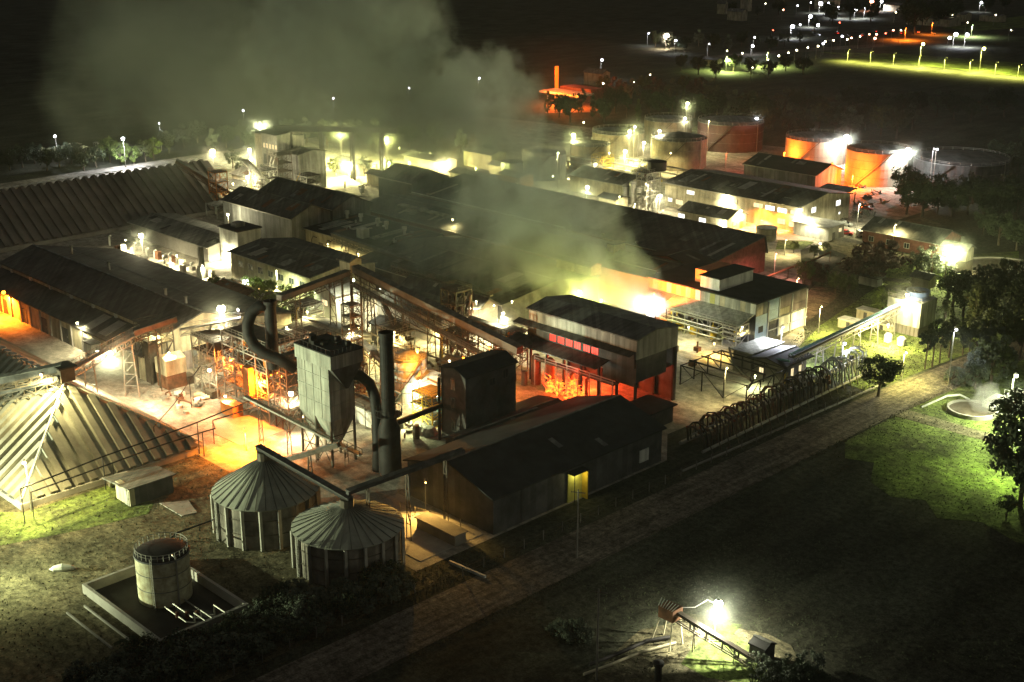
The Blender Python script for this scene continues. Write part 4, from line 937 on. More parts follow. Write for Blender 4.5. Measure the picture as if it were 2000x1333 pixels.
MB().ext([(-245.5, 3.2), (-245.5, 6.6), (-243.2, 7.6), (-241, 6.6), (-241, 3.2)], 'y', 132, 137).build('bin', 'cream', t)
MB().box(-245.5, -241, 132.2, 136.8, .03, 3.19).build('base', 'rust', t)
t = thing('dark_lift_tower', 'dark brown lift tower at the corner of the long warehouse', 'tower', (-247.5, 133, 0)); MB().box(-249.2, -247.2, 131.6, 133.6, .03, 9.5).build('casing', 'steel', t); MB().box(-249.4, -247, 131.4, 133.8, 9.51, 9.8).build('cap', 'black', t)
for i, (px, py, w_, d_, h_, m_, l_) in enumerate([(432, 808, 4.6, 2.4, 2.6, 'org', 'orange container on the glowing concrete pad'), (400, 775, 3, 2, 1.6, 'steel', 'dark skip left of the orange container'), (355, 748, 2.5, 2, 1.8, 'steel', 'small dark bin on the pale yard'), (380, 790, 1.6, 1.6, 1.2, 'white', 'small white crate on the pale yard')]):
    p = P(px, py, 0); t = thing('container', l_, 'container', p); MB().box(p.x, p.x+w_, p.y, p.y+d_, .13, h_).build('body', m_, t); MB().box(p.x-.08, p.x+w_+.08, p.y-.08, p.y+d_+.08, h_+.01, h_+.12).build('lid', m_, t)
t = thing('drum_pile', 'cluster of drums on their sides on the yard by the lattice frame', 'drums', P(388, 778)); p = P(388, 778, 0)
for i in range(5): MB().tube([p+Vector((i*1.0-2, rn.uniform(-1, 1), .45)), p+Vector((i*1.0-1.6, 1.2, .45))], .45, 12).build('drum', 'cream', t)
# ------------------------------------------------------------ elevated conveyors
gallery('conveyor', 'floodlit conveyor from the loading tower down to the lower-left store peak', (-249, 132, 12.2), (-224.6, 102.5, 16.2), 2.0, .6, 'steell', 'steell', 2, 'steell', open_=True)
gallery('conveyor', 'upper dark conveyor leaving the lower-left store peak towards the left edge', (-224.5, 101.5, 16.6), tuple(P(-60, 762, 14)), 1.5, 1.2, 'darkw', 'roof', 0, truss=True)
gallery('conveyor', 'lower dark conveyor leaving the lower-left store peak towards the left edge', (-223.5, 100.5, 15.2), tuple(P(-60, 786, 9)), 1.2, .9, 'darkw', 'roof', 0, truss=True)
t = thing('transfer_station', 'dark cluttered conveyor head perched on the lower-left store peak', 'machine', (-224.3, 101.7, 14.6))
MB().box(-225.8, -222.8, 100.4, 103.2, 14.7, 17.4).build('casing', 'steel', t); MB().box(-226.2, -222.4, 100, 103.6, 17.41, 17.7).build('roof', 'black', t)
q = MB()
for i in range(12): q.beam((-228+i*.6, 99.4, 14.4), (-227.4+i*.6, 99.2, 16), .12)
q.build('railing', 'steel', t)
gallery('conveyor', 'short dark boom crossing the side of the loading tower', tuple(P(262, 656, 13)), tuple(P(345, 628, 15)), 1.3, 1.1, 'rust', 'roof', 1, truss=True)
gallery('conveyor', 'pale railed walkway from the loading tower to the white round lamp', tuple(P(352, 645, 12.5)), tuple(P(470, 622, 15)), 1.2, .5, 'steell', 'steell', 1, 'steell', open_=True)
a = P(686, 528, 17)
gallery('conveyor', 'long sloping covered conveyor running down to the right towards the burning hall', tuple(a), tuple(P(1015, 692, 9)), 1.8, 1.5, 'concd', 'roof2', 5, 'steel', legw=.2)
gallery('conveyor', 'second railed conveyor sloping down beside the long covered one', tuple(P(690, 556, 14)), tuple(P(985, 716, 7)), 1.8, .8, 'steell', 'steell', 4, 'steel', open_=True)
gallery('conveyor', 'dark bridge from the loop duct up to the conveyor head house', tuple(P(545, 588, 17)), tuple(P(680, 538, 17)), 1.4, 1.1, 'concd', 'roof', 2, 'steel')
t = hall('conveyor_head_house', 'small bright platform house where the long conveyors meet', 'building', (a.x-2.5, a.x+1.5, a.y-1.5, a.y+2), a.z+2.6, .7, 'x', 'cream', 'roof2', z0=a.z-.2)
for dx in (-2.2, 1.2):
    for dy in (-1.2, 1.7): MB().box(a.x+dx-.18, a.x+dx+.18, a.y+dy-.18, a.y+dy+.18, 0, a.z-.21).build('leg', 'steel', t)
gallery('conveyor', 'dark steep chute against the end of the yellow shed', tuple(P(715, 530, 2)), tuple(P(765, 478, 8)), 1.2, 1., 'black', 'roof', 1)
t = frame('pipe_tower', 'cluttered pipe tower standing in the middle of the long conveyor', 'steel structure', tuple([P(880, 660, 0).x, P(925, 665, 0).x, P(900, 670, 0).y-2, P(900, 670, 0).y+3]), .03, 13, 2, 2, 4, 'steel', wd=.25)
for i in range(10):
    p = P(880+i*5, 665, 0); MB().tube([(p.x, p.y-1, rn.uniform(2, 5)), (p.x+.4, p.y-1, rn.uniform(6, 9)), (p.x+1.2, p.y-1, rn.uniform(9, 12))], .28, 7).build('pipe', rn.choice(['steell', 'black', 'white']), t)
p = P(625, 765, 0); tank(0, 0, 3.6, 9.5, 'process_tank', 'pale green-grey process tank with a domed top behind the hopper', 'cone', 1.4, 'white', 'grey', center=(P(800, 700, 9).x, P(800, 700, 9).y, 0))
t = frame('stair_tower', 'tall thin lattice mast with a white lamp behind the hopper', 'steel structure', (P(690, 700, 8).x-1.5, P(690, 700, 8).x+1.5, P(690, 700, 8).y-1.5, P(690, 700, 8).y+1.5), .03, 20, 1, 1, 8, 'steel', wd=.2)
t = frame('yellow_stair', 'yellow-lit stair platforms between chimney and dark tower', 'stairs', (-190, -184, 158, 163), .03, 7, 2, 1, 3, 'yel', wd=.2)
t = thing('green_tank', 'small green vessel behind the yellow-lit stairs', 'vessel', (P(855, 830).x, P(855, 830).y+2, 0)); p = P(855, 830)
MB().rev(p.x, p.y+2, [(.01, .03), (1.6, .03), (1.6, 5), (1.2, 5.6), (.01, 5.8)], 18).build('shell', 'teal', t)
t = thing('ash_heap', 'pale heap of sacks beside the yellow-lit stairs', 'heap', P(820, 850)); p = P(820, 850)
for i in range(7): MB().rev(p.x+rn.uniform(-2, 2), p.y+rn.uniform(-1, 2), [(1.3, .03), (1.2, .9), (.7, 1.5), (.01, 1.7)], 9).build('sack', 'conc', t)
for i, (x, y, z, w_, d_, h_, m_, l_) in enumerate([(-206, 166, .03, 9, 5, 5.5, 'cream', 'pale block lit orange behind the chimney'), (-204, 178, .03, 10, 5, 4.5, 'conc', 'low block lit orange under the conveyors'), (-218, 172, .03, 8, 5, 5, 'cream', 'cream machine block under the conveyors'), (-236, 184, .03, 7, 6, 5, 'conc', 'dusty block at the foot of the head house')]):
    hall('machine_block', l_, 'building', (x, x+w_, y, y+d_), h_, .8, 'x', m_, 'roof2')
# steam pipe lines over the lot
def pipeline(name, label, pts, r=.14, m='black', step=2):
    t = thing(name, label, 'pipeline', (pts[0][0], pts[0][1], 0))
    MB().tube(pts, r, 7).build('pipe', m, t)
    for p in pts[::step]: MB().beam((p[0], p[1], 0), (p[0], p[1], p[2]), .13).build('stand', m, t)
pipeline('pipeline', 'upper thin dark pipeline crossing in front of the hipped store', [tuple(P(x, y, 6.5)) for x, y in ((40, 955), (120, 925), (200, 893), (300, 858), (385, 826), (460, 795), (560, 755))])
pipeline('pipeline', 'lower thin dark pipeline crossing in front of the hipped store', [tuple(P(x, y, 5)) for x, y in ((60, 962), (140, 934), (220, 905), (310, 872), (395, 845), (420, 838), (415, 822), (520, 790))])
pipeline('pipeline', 'thin pipeline climbing from the store corner towards the loading tower', [tuple(P(x, y, 6)) for x, y in ((300, 835), (340, 790), (370, 745), (392, 715))], .1)
pipeline('pipeline', 'brown pipe line on low stands running behind the brick annex', [tuple(P(x, y, 3)) for x, y in ((1490, 545), (1540, 525), (1590, 508), (1622, 493))], .3, 'rust', 1)
# ------------------------------------------------------------ row of cooling pipe bends
t = thing('pipe_bend_row', 'long row of arched pipe bends on posts beside the track', 'pipe rack', (-142, 218, 0))
n = 44
for i in range(n):
    y = 188 + i*1.42 + rn.uniform(-.35, .35); xo = -139.5 - (y-188)*.03
    j = rn.uniform(-.8, .5); jx = rn.uniform(-.6, .6); MB().tube([(xo, y, .3), (xo-.3, y+j*.3, 3.7+j), (xo-.9+jx, y+j*.5, 4.9+j), (xo-2.2+jx, y+j, 5.5+j), (xo-3.6, y+j, 5.1+j), (xo-4.4, y, 4.0), (xo-4.6, y+.7, .8)], .15 if i % 3 else .24, 8).build('pipe_bend', ['steel', 'black', 'steel'][i % 3] if i < 33 else 'white', t, smooth=True)  # last bends are white: the brightly lit end of the row is painted in
for i in range(30):
    y = 188+rn.random()*61; z = rn.uniform(1, 4.2); xx = -139.8-rn.random()*4-(y-188)*.03
    MB().box(xx-.3, xx+.3, y-.4, y+.4, z-.4, z+.4).build('valve_box', rn.choice(['steel', 'black', 'rust', 'steell']), t)
for (dx, z, r_) in ((.5, .5, .3), (-4.9, .7, .4), (-2.3, 3.2, .2)):
    MB().tube([(-139.5+dx, 187, z), (-141.4+dx, 251, z)], r_, 8).build('header_pipe', 'steell', t)
for i in range(22):
    y = 188+i*2.84; xo = -139-(y-188)*.03; MB().beam((xo+1.8, y, .03), (xo-.1, y, 4.4), .14).build('prop', 'steel', t)
# boundary fence along the track
def fence(name, label, pts, h=1.8, step=4.5, m='concd', wire=True, cat='fence'):
    t = thing(name, label, cat, (pts[0].x, pts[0].y, 0)); wr = MB()
    for a, b in zip(pts[:-1], pts[1:]):
        L = (b-a).length; k = max(1, int(L/step))
        for i in range(k):
            p = a+(b-a)*i/k; MB().beam((p.x, p.y, 0), (p.x, p.y, h), .14).build('post', m, t)
        for z in (h*.4, h*.9): wr.beam((a.x, a.y, z), (b.x, b.y, z), .035)
    wr.build('wire', 'steel', t)
fence('wire_fence', 'thin post-and-wire fence along the near edge of the pipe bends', [Vector((-135.6, 122, 0)), Vector((-135.4, 185, 0)), Vector((-135.2, 252, 0))])
fence('wire_fence', 'thin post-and-wire fence in front of the dark bushes by the track', [Vector((-137.4, 40, 0)), Vector((-137, 118, 0))])
k = MB().beam((-136.6, 178, .15), (-134.9, 250, .15), .3, .4).build('kerb', 'conc', None, loc=(-136, 210, 0)); tag(k, 'pale kerb line between the pipe bends and the track', 'kerb')
k = MB().beam(P(878, 1098, .2), P(948, 1128, .2), .35, .5).build('concrete_barrier', 'white', None, loc=P(910, 1112)); tag(k, 'short white barrier lying at the end of the yellow apron', 'barrier')
t = thing('loading_dock', 'dark box-like dock with posts on the yellow-lit apron', 'dock', P(885, 1045)); p = P(885, 1060)
MB().box(p.x-8, p.x+1.6, p.y-1, p.y+1.4, .13, 2.0).build('body', 'concd', t)
MB().box(p.x-8.3, p.x+1.9, p.y-1.3, p.y+1.7, 2.01, 2.2).build('top', 'concd', t)
t = fence('dock_rail', 'railing with stout posts along the yellow-lit apron', [P(782, 1000), P(930, 1042)], 1.8, 3, 'cream')
# ------------------------------------------------------------ cooling tower and east side
x0, x1, y0, y1 = -155, -146, 280.5, 288
t = thing('cooling_tower', 'square pale cooling tower with a blue fan ring on top', 'cooling tower', (-150.5, 284, 0))
MB().box(x0, x1, y0, y1, 2.4, 8.6).build('casing', 'pale', t); MB().box(x0+.2, x1-.2, y0+.2, y1-.2, .03, 2.39).build('basin', 'concd', t)
MB().rev(-149.3, 284.4, [(2.9, 8.61), (2.6, 9.6), (2.9, 10.6), (2.7, 10.6), (2.4, 9.6), (2.6, 8.61)], 28).build('fan_ring', 'blue', t)
q = MB()
for i in range(5): q.beam((-149.3, 284.4, 10), (-149.3+2.3*math.cos(i*1.257), 284.4+2.3*math.sin(i*1.257), 10), .5, .08)
q.build('fan', 'black', t)
for i in range(9): MB().box(x0+.3+i*1.05, x0+.42+i*1.05, y0-.06, y0-.003, .1, 2.3).build('louvre', 'steel', t)
q = MB()
for z in (9.2, 9.7): q.beam((x0, y0, z), (x1, y0, z), .07).beam((x1, y0, z), (x1, y1, z), .07)
for i in range(8): q.beam((x0+i*1.28, y0, 8.6), (x0+i*1.28, y0, 9.7), .07)
q.build('railing', 'steell', t)
for i, (px, py) in enumerate(((1734, 668), (1760, 675))):
    p = P(px, py); t2 = thing('plastic_tank', ['small white plastic tank left of its twin by the cooling tower', 'small white plastic tank right of its twin by the cooling tower'][i], 'tank', p); MB().rev(p.x, p.y, [(.01, .06), (1.0, .06), (1.0, 1.7), (.5, 2.1), (.01, 2.1)], 16).build('shell', 'white', t2)
a, b = P(1545, 700, 5.5), P(1760, 598, 6.5)
t = gallery('pipe_bridge', 'pipe bridge with turquoise pipes running up to the cooling tower', tuple(a), tuple(b), 1.3, .25, 'steel', 'steel', 6, 'steell', cat='pipe bridge', open_=False, group=None)
for i in range(3):
    o = Vector((i*.5-.5, 0, .72)); MB().tube([a+o, b+o], .16, 8).build('pipe', 'teal' if i < 2 else 'blue', t)
MB().tube([a+Vector((1, -2, 0)), a+Vector((-4, -2.2, -.5)), a+Vector((-4, -2.2, -5))], .3, 8).build('pipe', 'teal', t)
for i, (px, py, w_, d_, h_) in enumerate(((1636, 640, 5.5, 3, 2.2), (1672, 622, 5, 3, 2.4), (1722, 628, 4, 3, 2.4), (1700, 640, 6, 2.2, 1.5))):
    p = P(px, py); t = thing('site_cabin', ['low white cabin with an open end on the lawn left of the pipe bridge', 'grey-fronted cabin half hidden behind the pipe bridge', 'small pale cabin left of the cooling tower', 'long low white cabin under the lit end of the pipe bridge'][i], 'cabin', p, 'site cabins by the pipe bridge')
    MB().box(p.x, p.x+w_, p.y, p.y+d_, .06, h_).build('wall', 'cream', t); MB().box(p.x-.2, p.x+w_+.2, p.y-.2, p.y+d_+.2, h_+.01, h_+.18).build('roof', 'white', t); door(t, '-y', p.x+w_/2, p.y, .9, min(2, h_-.3), 'darkw')
t = hall('round_pavilion', 'small pale kiosk with a tall white vent behind the cooling tower', 'building', (P(1800, 560).x-2, P(1800, 560).x+3, P(1800, 560).y-2, P(1800, 560).y+2), 3, .8, 'x', 'cream', 'roof2')
t = hall('garden_wall_shed', 'small grey-white shed among the trees above the lawn', 'shed', (P(1685, 555).x-1, P(1720, 560).x, P(1700, 560).y, P(1700, 560).y+3), 2.4, 0, wall='white', roof='roof2')
# clarifier and basins at the right edge
c = Vector((-113.6, 244.4, 0)); t = thing('clarifier', 'round steaming clarifier pit with a raised concrete rim', 'basin', c)
MB().rev(c.x, c.y, [(5.0, .03), (5.0, .9), (4.6, .9), (4.6, .15), (.01, .12)], 40).build('rim', 'conc', t)
MB().rev(c.x, c.y, [(4.58, .5), (.01, .52)], 40).build('water', mat('murky_water', (.09, .075, .055), .15, 0, .3, .4), t)
for i in range(3):
    p = Vector((-110+i*1.5, 250.5+i*6.5, 0)); t = thing('settling_tank', ['square settling tank nearest the steaming pit', 'middle square settling tank with a railed gangway', 'far square settling tank at the picture edge'][i], 'basin', p)
    q = MB()
    for (a_, b_, c_, d_) in ((-3, 3, -3, -2.7), (-3, 3, 2.7, 3), (-3, -2.7, -2.69, 2.69), (2.7, 3, -2.69, 2.69)): q.box(p.x+a_, p.x+b_, p.y+c_, p.y+d_, .03, 1.9)
    q.build('wall', 'white', t); MB().box(p.x-2.69, p.x+2.69, p.y-2.69, p.y+2.69, .03, 1.1).build('water', MATS['murky_water'], t)
    q = MB()
    for k in range(5): q.beam((p.x-3+k*1.5, p.y-2.9, 1.9), (p.x-3+k*1.5, p.y-2.9, 3), .07)
    q.beam((p.x-3, p.y-2.9, 3), (p.x+3, p.y-2.9, 3), .08); q.build('railing', 'white', t)
pipeline('arched_pipe', 'white arched pipe over the dirt bank by the steaming pit', [tuple(P(x, y, z)) for x, y, z in ((1800, 796, .3), (1825, 785, 1.2), (1850, 774, 2), (1875, 772, 2), (1893, 781, .6))], .22, 'white', 4)
# ------------------------------------------------------------ workshop block at the upper right
t = hall('workshop', 'two-storey workshop with orange-lit wall, lit windows and a long black roof', 'workshop', (-281.9, -227.3, 350.4, 380), 8.1, 2.4, 'x', 'cream', 'roof', rf=.5, oh=.7)
for (px, py, w_, h_, m_) in ((1349, 377, 3.2, 1.3, 'litw'), (1309, 391, 1.8, 1.3, 'litw'), (1327, 396, 3.0, 1.6, 'lit'), (1374, 382, 2.8, 1.2, 'cream'), (1391, 385, 3, 1.2, 'cream'), (1432, 393, 3, 1.2, 'lit'), (1481, 402, 3.6, 1.4, 'lit'), (1504, 407, 3.6, 1.5, 'litw'), (1528, 412, 3.6, 1.5, 'litw'), (1552, 416, 3, 1.4, 'lit'), (1526, 433, 3, 1.8, 'lit'), (1550, 440, 3.6, 1.5, 'lit')):
    p = PY(px, py, 350.4); window(t, '-y', p.x, 350.4, p.z-h_/2, w_, h_, m_, 'steell', mull=3)
for (px, py, w_, h_, m_) in ((1589, 411, 2.6, 1.8, 'litw'), (1637, 397, 2.6, 1.8, 'litw'), (1639, 417, 1.0, .8, 'litw')):
    p = PX(px, py, -227.3); window(t, '+x', -227.3, p.y, p.z-h_/2, w_, h_, m_, 'steell')
for i in range(6):
    a = -272+i*4.1; MB().add([(a, 356, 9.05), (a+2.8, 356, 9.05), (a+2.8, 359.4, 9.6), (a, 359.4, 9.6), (a, 356, 9.15), (a+2.8, 356, 9.15), (a+2.8, 359.4, 9.72), (a, 359.4, 9.72)], [(3,2,1,0),(4,5,6,7),(0,1,5,4),(1,2,6,5),(2,3,7,6),(3,0,4,7)]).build('skylight', 'steell', t)
MB().box(-246, -234, 355.5, 356.0, 9.0, 9.25).build('skylight', 'white', t)
hall('store_wing', 'pale workshop wing with a black roof behind the long workshop', 'building', (-289.6, -258, 406.7, 424), 6, 2.8, 'x', 'grey', 'roofb', rf=.55)
t = hall('annex_house', 'small black-roofed annex with two lit windows in front of the workshop', 'building', (-262.4, -243.1, 334, 344), 4.3, 1.8, 'x', 'cream', 'roof')
for (px, py, w_) in ((1331, 424, 2.6), (1372, 432, 2.8)): p = PY(px, py, 334); window(t, '-y', p.x, 334, 1.7, w_, 1.4, 'litw', 'steell')
window(t, '+x', -243.1, 338, 1.6, 1.6, 1.4, 'lit', 'steell'); door(t, '+x', -243.1, 341.5, 1.4, 2.4, 'org')
t = hall('entry_canopy', 'bright flat-roofed entrance block at the right end of the workshop', 'building', (-226.9, -214, 347, 356), 4.2, 0, wall='white', roof='white', oh=.6)
door(t, '+x', -214, 350, 1.4, 2.4, 'grey'); window(t, '+x', -214, 353.5, 2, 1.6, 1.2, 'lit')
t = thing('open_shelter', 'small open frame shelter with a light roof behind the workshop', 'shelter', (-243, 395, 0)); 
for (x, y) in ((-249, 391), (-238, 391), (-249, 401), (-238, 401)): MB().box(x-.15, x+.15, y-.15, y+.15, 0, 4).build('post', 'steell', t)
MB().add([(-249.5, 390.5, 3.8), (-237.5, 390.5, 3.8), (-237.5, 401.5, 5.2), (-249.5, 401.5, 5.2), (-249.5, 390.5, 3.95), (-237.5, 390.5, 3.95), (-237.5, 401.5, 5.35), (-249.5, 401.5, 5.35)], [(3,2,1,0),(4,5,6,7),(0,1,5,4),(1,2,6,5),(2,3,7,6),(3,0,4,7)]).build('roof', 'roof2', t)
tank(1500, 473, 3.2, 3.9, 'water_tank', 'squat water tank with a bright top between brick annex and workshop', 'cone', .5, 'cream', 'white', seams=1, stair=False, rail=False)
struct('workshop_apron', MB().sheet(poly([(1500, 470), (1525, 455), (1600, 460), (1590, 472)]), -.3, .13), 'conc')
struct('workshop_lawn', MB().sheet(poly([(1515, 488), (1520, 468), (1590, 474), (1570, 488)]), -.3, .11), lawn)
t = hall('red_house', 'dark-roofed house with a reddish wall among the trees at the right', 'house', (-205, -180, 352, 366), 4.6, 2.6, 'x', 'brick', 'roof')
for i in range(3): window(t, '-y', -202+i*6, 352, 1.4, 1.6, 1.5, 'glass', 'white')
# ------------------------------------------------------------ tank farm
tank(0, 0, 12.6, 9.6, 'storage_tank', 'left one of two orange-lit storage tanks behind the workshop', 'cone', 1.3, 'tankc', 'grey', center=(-292.7, 460.5, 0), seams=2)
tank(0, 0, 11.4, 12.4, 'storage_tank', 'right one of two orange-lit storage tanks, with a diagonal stair', 'cone', 1.3, 'tankc', 'grey', center=(-252.9, 439.8, 0), seams=3)
tank(0, 0, 17.5, 7.5, 'storage_tank', 'widest dark tank with a flat conical roof behind the trees at the right', 'cone', 1.6, 'darkw', 'darkw', center=(-234.5, 470, 0), seams=1)
tank(0, 0, 11.1, 11.5, 'storage_tank', 'tall maroon-shaded tank with a dark conical cap beside the workshop', 'cone', 2.3, 'tankw', 'roof', center=(-324.6, 410.8, 0), seams=2)
tank(0, 0, 14.0, 11.5, 'storage_tank', 'large dark red-lit tank behind the conical-capped one', 'cone', 1.6, mat('dull_maroon_steel', (.075, .042, .04), .7, 0, .3, .3), 'grey', center=(-335.2, 459.3, 0), seams=2)
tank(0, 0, 10.4, 10, 'storage_tank', 'brown tank with a lit top edge at the back of the tank farm', 'cone', 1.2, 'tankw', 'grey', center=(-363.3, 451.8, 0), seams=2)
tank(0, 0, 10.8, 9.5, 'storage_tank', 'yellow-lit tank behind the rust-rimmed one', 'cone', 1.0, 'tankw', 'grey', center=(-359, 413.8, 0), seams=2)
tank(0, 0, 7.8, 9.6, 'storage_tank', 'medium tank with a brightly lit left side and sunken dark top', 'flat', 0, 'tankw', 'darkw', center=(-347, 383.2, 0), seams=2)
tank(0, 0, 8.4, 9.4, 'storage_tank', 'grey tank half lost in the smoke', 'cone', 1.0, 'grey', 'grey', center=(-346.3, 356.3, 0), seams=1)
tank(0, 0, 4.2, 7.4, 'storage_tank', 'small pale tank at the edge of the smoke', 'flat', 0, 'pale', 'darkw', center=(-349.9, 342.6, 0), seams=1, rail=False, stair=False)
t = hall('boiler_shed', 'black-roofed boiler shed in front of the yellow-lit tanks', 'building', (-322, -296, 345, 360), 5.8, 2.2, 'x', 'cream', 'roof')
hall('small_shed', 'small black-roofed hut on the lit yard left of the workshop', 'hut', (-298, -290, 334, 340), 3.2, .8, 'x', 'cream', 'roofb')
t = hall('smoky_hut', 'small hut with an orange wall dimmed by smoke', 'hut', (-345, -334, 331, 338), 5, .8, 'x', mat('orange_wall', (.5, .24, .08), .8, 0, .2, .4), 'roof')
t = frame('tower_frame', 'slender lattice tower carrying a small dark round tank', 'steel structure', tuple([P(1252, 420).x, P(1290, 425).x-2.5, P(1268, 425).y-2, P(1268, 425).y+5]), .03, 15, 2, 2, 6, 'steell', wd=.25, decks=[2, 4, 5])
p = P(1268, 420); MB().rev(p.x+1, p.y+2, [(.01, 15.1), (3.2, 15.1), (3.2, 18), (.01, 18.6)], 20).build('tank', 'black', t)
for i in range(9): MB().tube([(p.x-6+i*1.6, p.y-3, .1), (p.x-6+i*1.6, p.y-3, 2+i % 4*1.8), (p.x-5+i*1.6, p.y-2, 3+i % 4*1.8)], .3, 7).build('pipe', 'steell', t)
for i in range(5):
    p = P(1222+i*14, 396+i*3); tank(0, 0, 1.3, 6+i % 2*1.5, 'slim_vessel', ['leftmost slim vertical vessel by the lattice tower', 'second slim vertical vessel by the lattice tower', 'middle slim vertical vessel by the lattice tower', 'fourth slim vertical vessel by the lattice tower', 'rightmost slim vertical vessel by the lattice tower'][i], 'dome', .6, 'steell', 'steell', center=(p.x, p.y, 0), seams=1, rail=False, stair=False, group='slim vessels by the lattice tower', cat='vessel')
# ------------------------------------------------------------ mill block and gantry at the upper left
t = hall('mill_building', 'tall smoky mill building with a row of upper windows under the overhead gantry', 'mill', (-409, -399, 271, 283), 19.5, .6, 'x', 'pale', 'roof2')
for i in range(5): window(t, '-y', -407.2+i*1.9, 271, 14.2, 1.3, 1.8, 'lit', 'steel')
for i in range(4): window(t, '-y', -407+i*2.3, 271, 8, 1.8, 4, 'glass', 'steell')
hall('mill_building', 'lower right-hand block of the smoky mill', 'mill', (-398.7, -389, 273, 285), 13.5, .8, 'x', 'grey', 'roof2')
hall('mill_building', 'yellow-lit left-hand block of the smoky mill', 'mill', (-421, -409.4, 276, 288), 17.5, .5, 'x', 'cream', 'roof2')
gallery('gantry', 'long dark overhead gantry running right from the mill on tall legs', (-402, 272, 21), (-388, 318, 16.5), 2.0, 1.7, 'black', 'roof', 4, 'black', cat='gantry', legw=.8)
gallery('conveyor', 'floodlit double conveyor leaning on the far end of the long store', tuple(P(478, 312, 18)), tuple(P(535, 372, 4)), 3.2, .5, 'white', 'steell', 1, 'steell', open_=True)
gallery('conveyor', 'orange-lit conveyor climbing the roof of the long store', tuple(P(458, 384, 4.5)), tuple(P(345, 318, 16)), 2, 1.0, 'rust', 'roof', 0, 'rust', truss=True)
t = frame('light_tower', 'orange-lit splayed lattice tower under the big warm floodlight', 'light tower', (-386.5, -382, 234, 238.5), .03, 13.4, 1, 1, 4, 'org', wd=.25)
t = frame('open_shed_frame', 'row of pale posts along the open end of the long store', 'steel structure', (-379.5, -373, 228, 249), .03, 4.5, 1, 6, 1, 'white', wd=.3, brace=False, rail=False, deckm='roof2')
for i, (x, y, w_, d_, h_, l_) in enumerate([(-372, 232, 8, 6, 7, 'white machine house at the foot of the double conveyor'), (-380, 262, 10, 7, 4, 'bright low shed below the mill'), (-372, 300, 20, 9, 4.5, 'yellow-lit low shed right of the gantry'), (-362, 322, 18, 8, 4.5, 'second yellow-lit low shed right of the gantry'), (-398, 330, 22, 8, 5, 'long pale-roofed shed in the yellow glow'), (-385, 350, 16, 8, 6, 'beige flat block in the yellow smoke'), (-366, 346, 12, 5, 3.6, 'small shed under the orange lamps'), (-356, 262, 9, 6, 5.5, 'pale roof just left of the high sheds'), (-384, 300, 9, 5, 4, 'lit hut between the gantry legs'), (-410, 304, 14, 8, 5, 'yellow-walled shed left of the gantry legs')]):
    hall('yard_building', l_, 'building', (x, x+w_, y, y+d_), h_, 1.0, 'x', 'cream', 'roof2')
# rooftop and yard clutter
rn = random.Random(123)
def clutter(n, xr, yr, z, where, hmax=3., mats=('steel', 'rust', 'concd', 'steell'), z0=.03):
    for i in range(n):
        x = xr[0]+(xr[1]-xr[0])*(i+rn.random())/n; y = rn.uniform(*yr); k = i % 5; h_ = rn.uniform(.8, hmax)
        nm = ['stub_pipe', 'control_box', 'bent_pipe', 'drum', 'duct_box'][k]
        t = thing(nm, '%s %s, %s from the left' % (['stub pipe', 'small box', 'bent pipe', 'upright drum', 'ducted box'][k], where, ORD[i+1]), 'equipment', (x, y, z), 'clutter '+where)
        m_ = rn.choice(mats)
        if k == 0: MB().tube([(x, y, z), (x, y, z+h_)], rn.uniform(.15, .35), 7).build('pipe', m_, t)
        elif k == 1: MB().box(x, x+rn.uniform(.8, 2.2), y, y+rn.uniform(.6, 1.8), z, z+h_*.6).build('body', m_, t)
        elif k == 2: MB().tube([(x, y, z), (x, y, z+h_*.7), (x+.8, y+.4, z+h_), (x+rn.uniform(2, 5), y+rn.uniform(-1, 2), z+h_)], rn.uniform(.12, .3), 7).build('pipe', m_, t)
        elif k == 3: MB().rev(x, y, [(.01, z), (.7, z), (.7, z+h_*.8), (.01, z+h_*.85)], 12).build('shell', m_, t)
        else:
            MB().box(x, x+1.4, y, y+1.2, z+.5, z+.5+h_*.5).build('body', m_, t); MB().tube([(x+.7, y+.6, z), (x+.7, y+.6, z+h_+.8)], .22, 7).build('pipe', m_, t)
clutter(22, (-245, -196), (146, 152), .03, 'behind the lattice frames', 5)
clutter(20, (-240, -190), (160, 172), .03, 'in the yard under the conveyors', 4)
clutter(16, (-215, -186), (172, 190), .03, 'left of the burning hall', 4, ('steel', 'rust', 'black'))
clutter(14, (-192, -183), (143, 156), .03, 'behind the grey-green hopper', 4)
clutter(12, (-240, -226), (127, 133), .03, 'on the pale yard', 1.6, ('steell', 'rust', 'white'))
clutter(12, (-190, -168), (205.5, 214), .03, 'behind the burning hall', 3.5, ('steel', 'rust'))
clutter(18, (-300, -262), (164, 186), .03, 'behind the front warehouse', 4, ('steell', 'white', 'steel'))
clutter(12, (-200, -172), (219, 236), .03, 'between the two raised halls', 2.5)
clutter(14, (-348, -326), (318, 334), .03, 'by the smoky hut', 3.5, ('steell', 'yel', 'steel'))
clutter(18, (-352, -300), (366, 392), .03, 'among the tank farm pipes', 4, ('steell', 'yel', 'white'))
clutter(16, (-400, -350), (286, 330), .03, 'round the gantry legs', 4, ('steell', 'white', 'concd'))
clutter(10, (-316, -288), (231, 246), 6.1, 'on the yellow shed roof', 1.6, ('white', 'steell'))
clutter(8, (-176, -168), (157, 168), 15.2, 'on the dark tower roof', .9, ('black',)) if 0 else None
for i in range(5):
    y_ = 148+i*9.5; pipeline('overhead_pipe', '%s overhead pipe from the left crossing the yard under the conveyors' % ORD[i+1], [(-246+i*3, y_, 5.2), (-232, y_+1.5, 5.4), (-218, y_+1, 5.4), (-204, y_+1.5, 5.2), (-194, y_+1, 5)], .22, ['steel', 'steell', 'rust'][i % 3], 1)
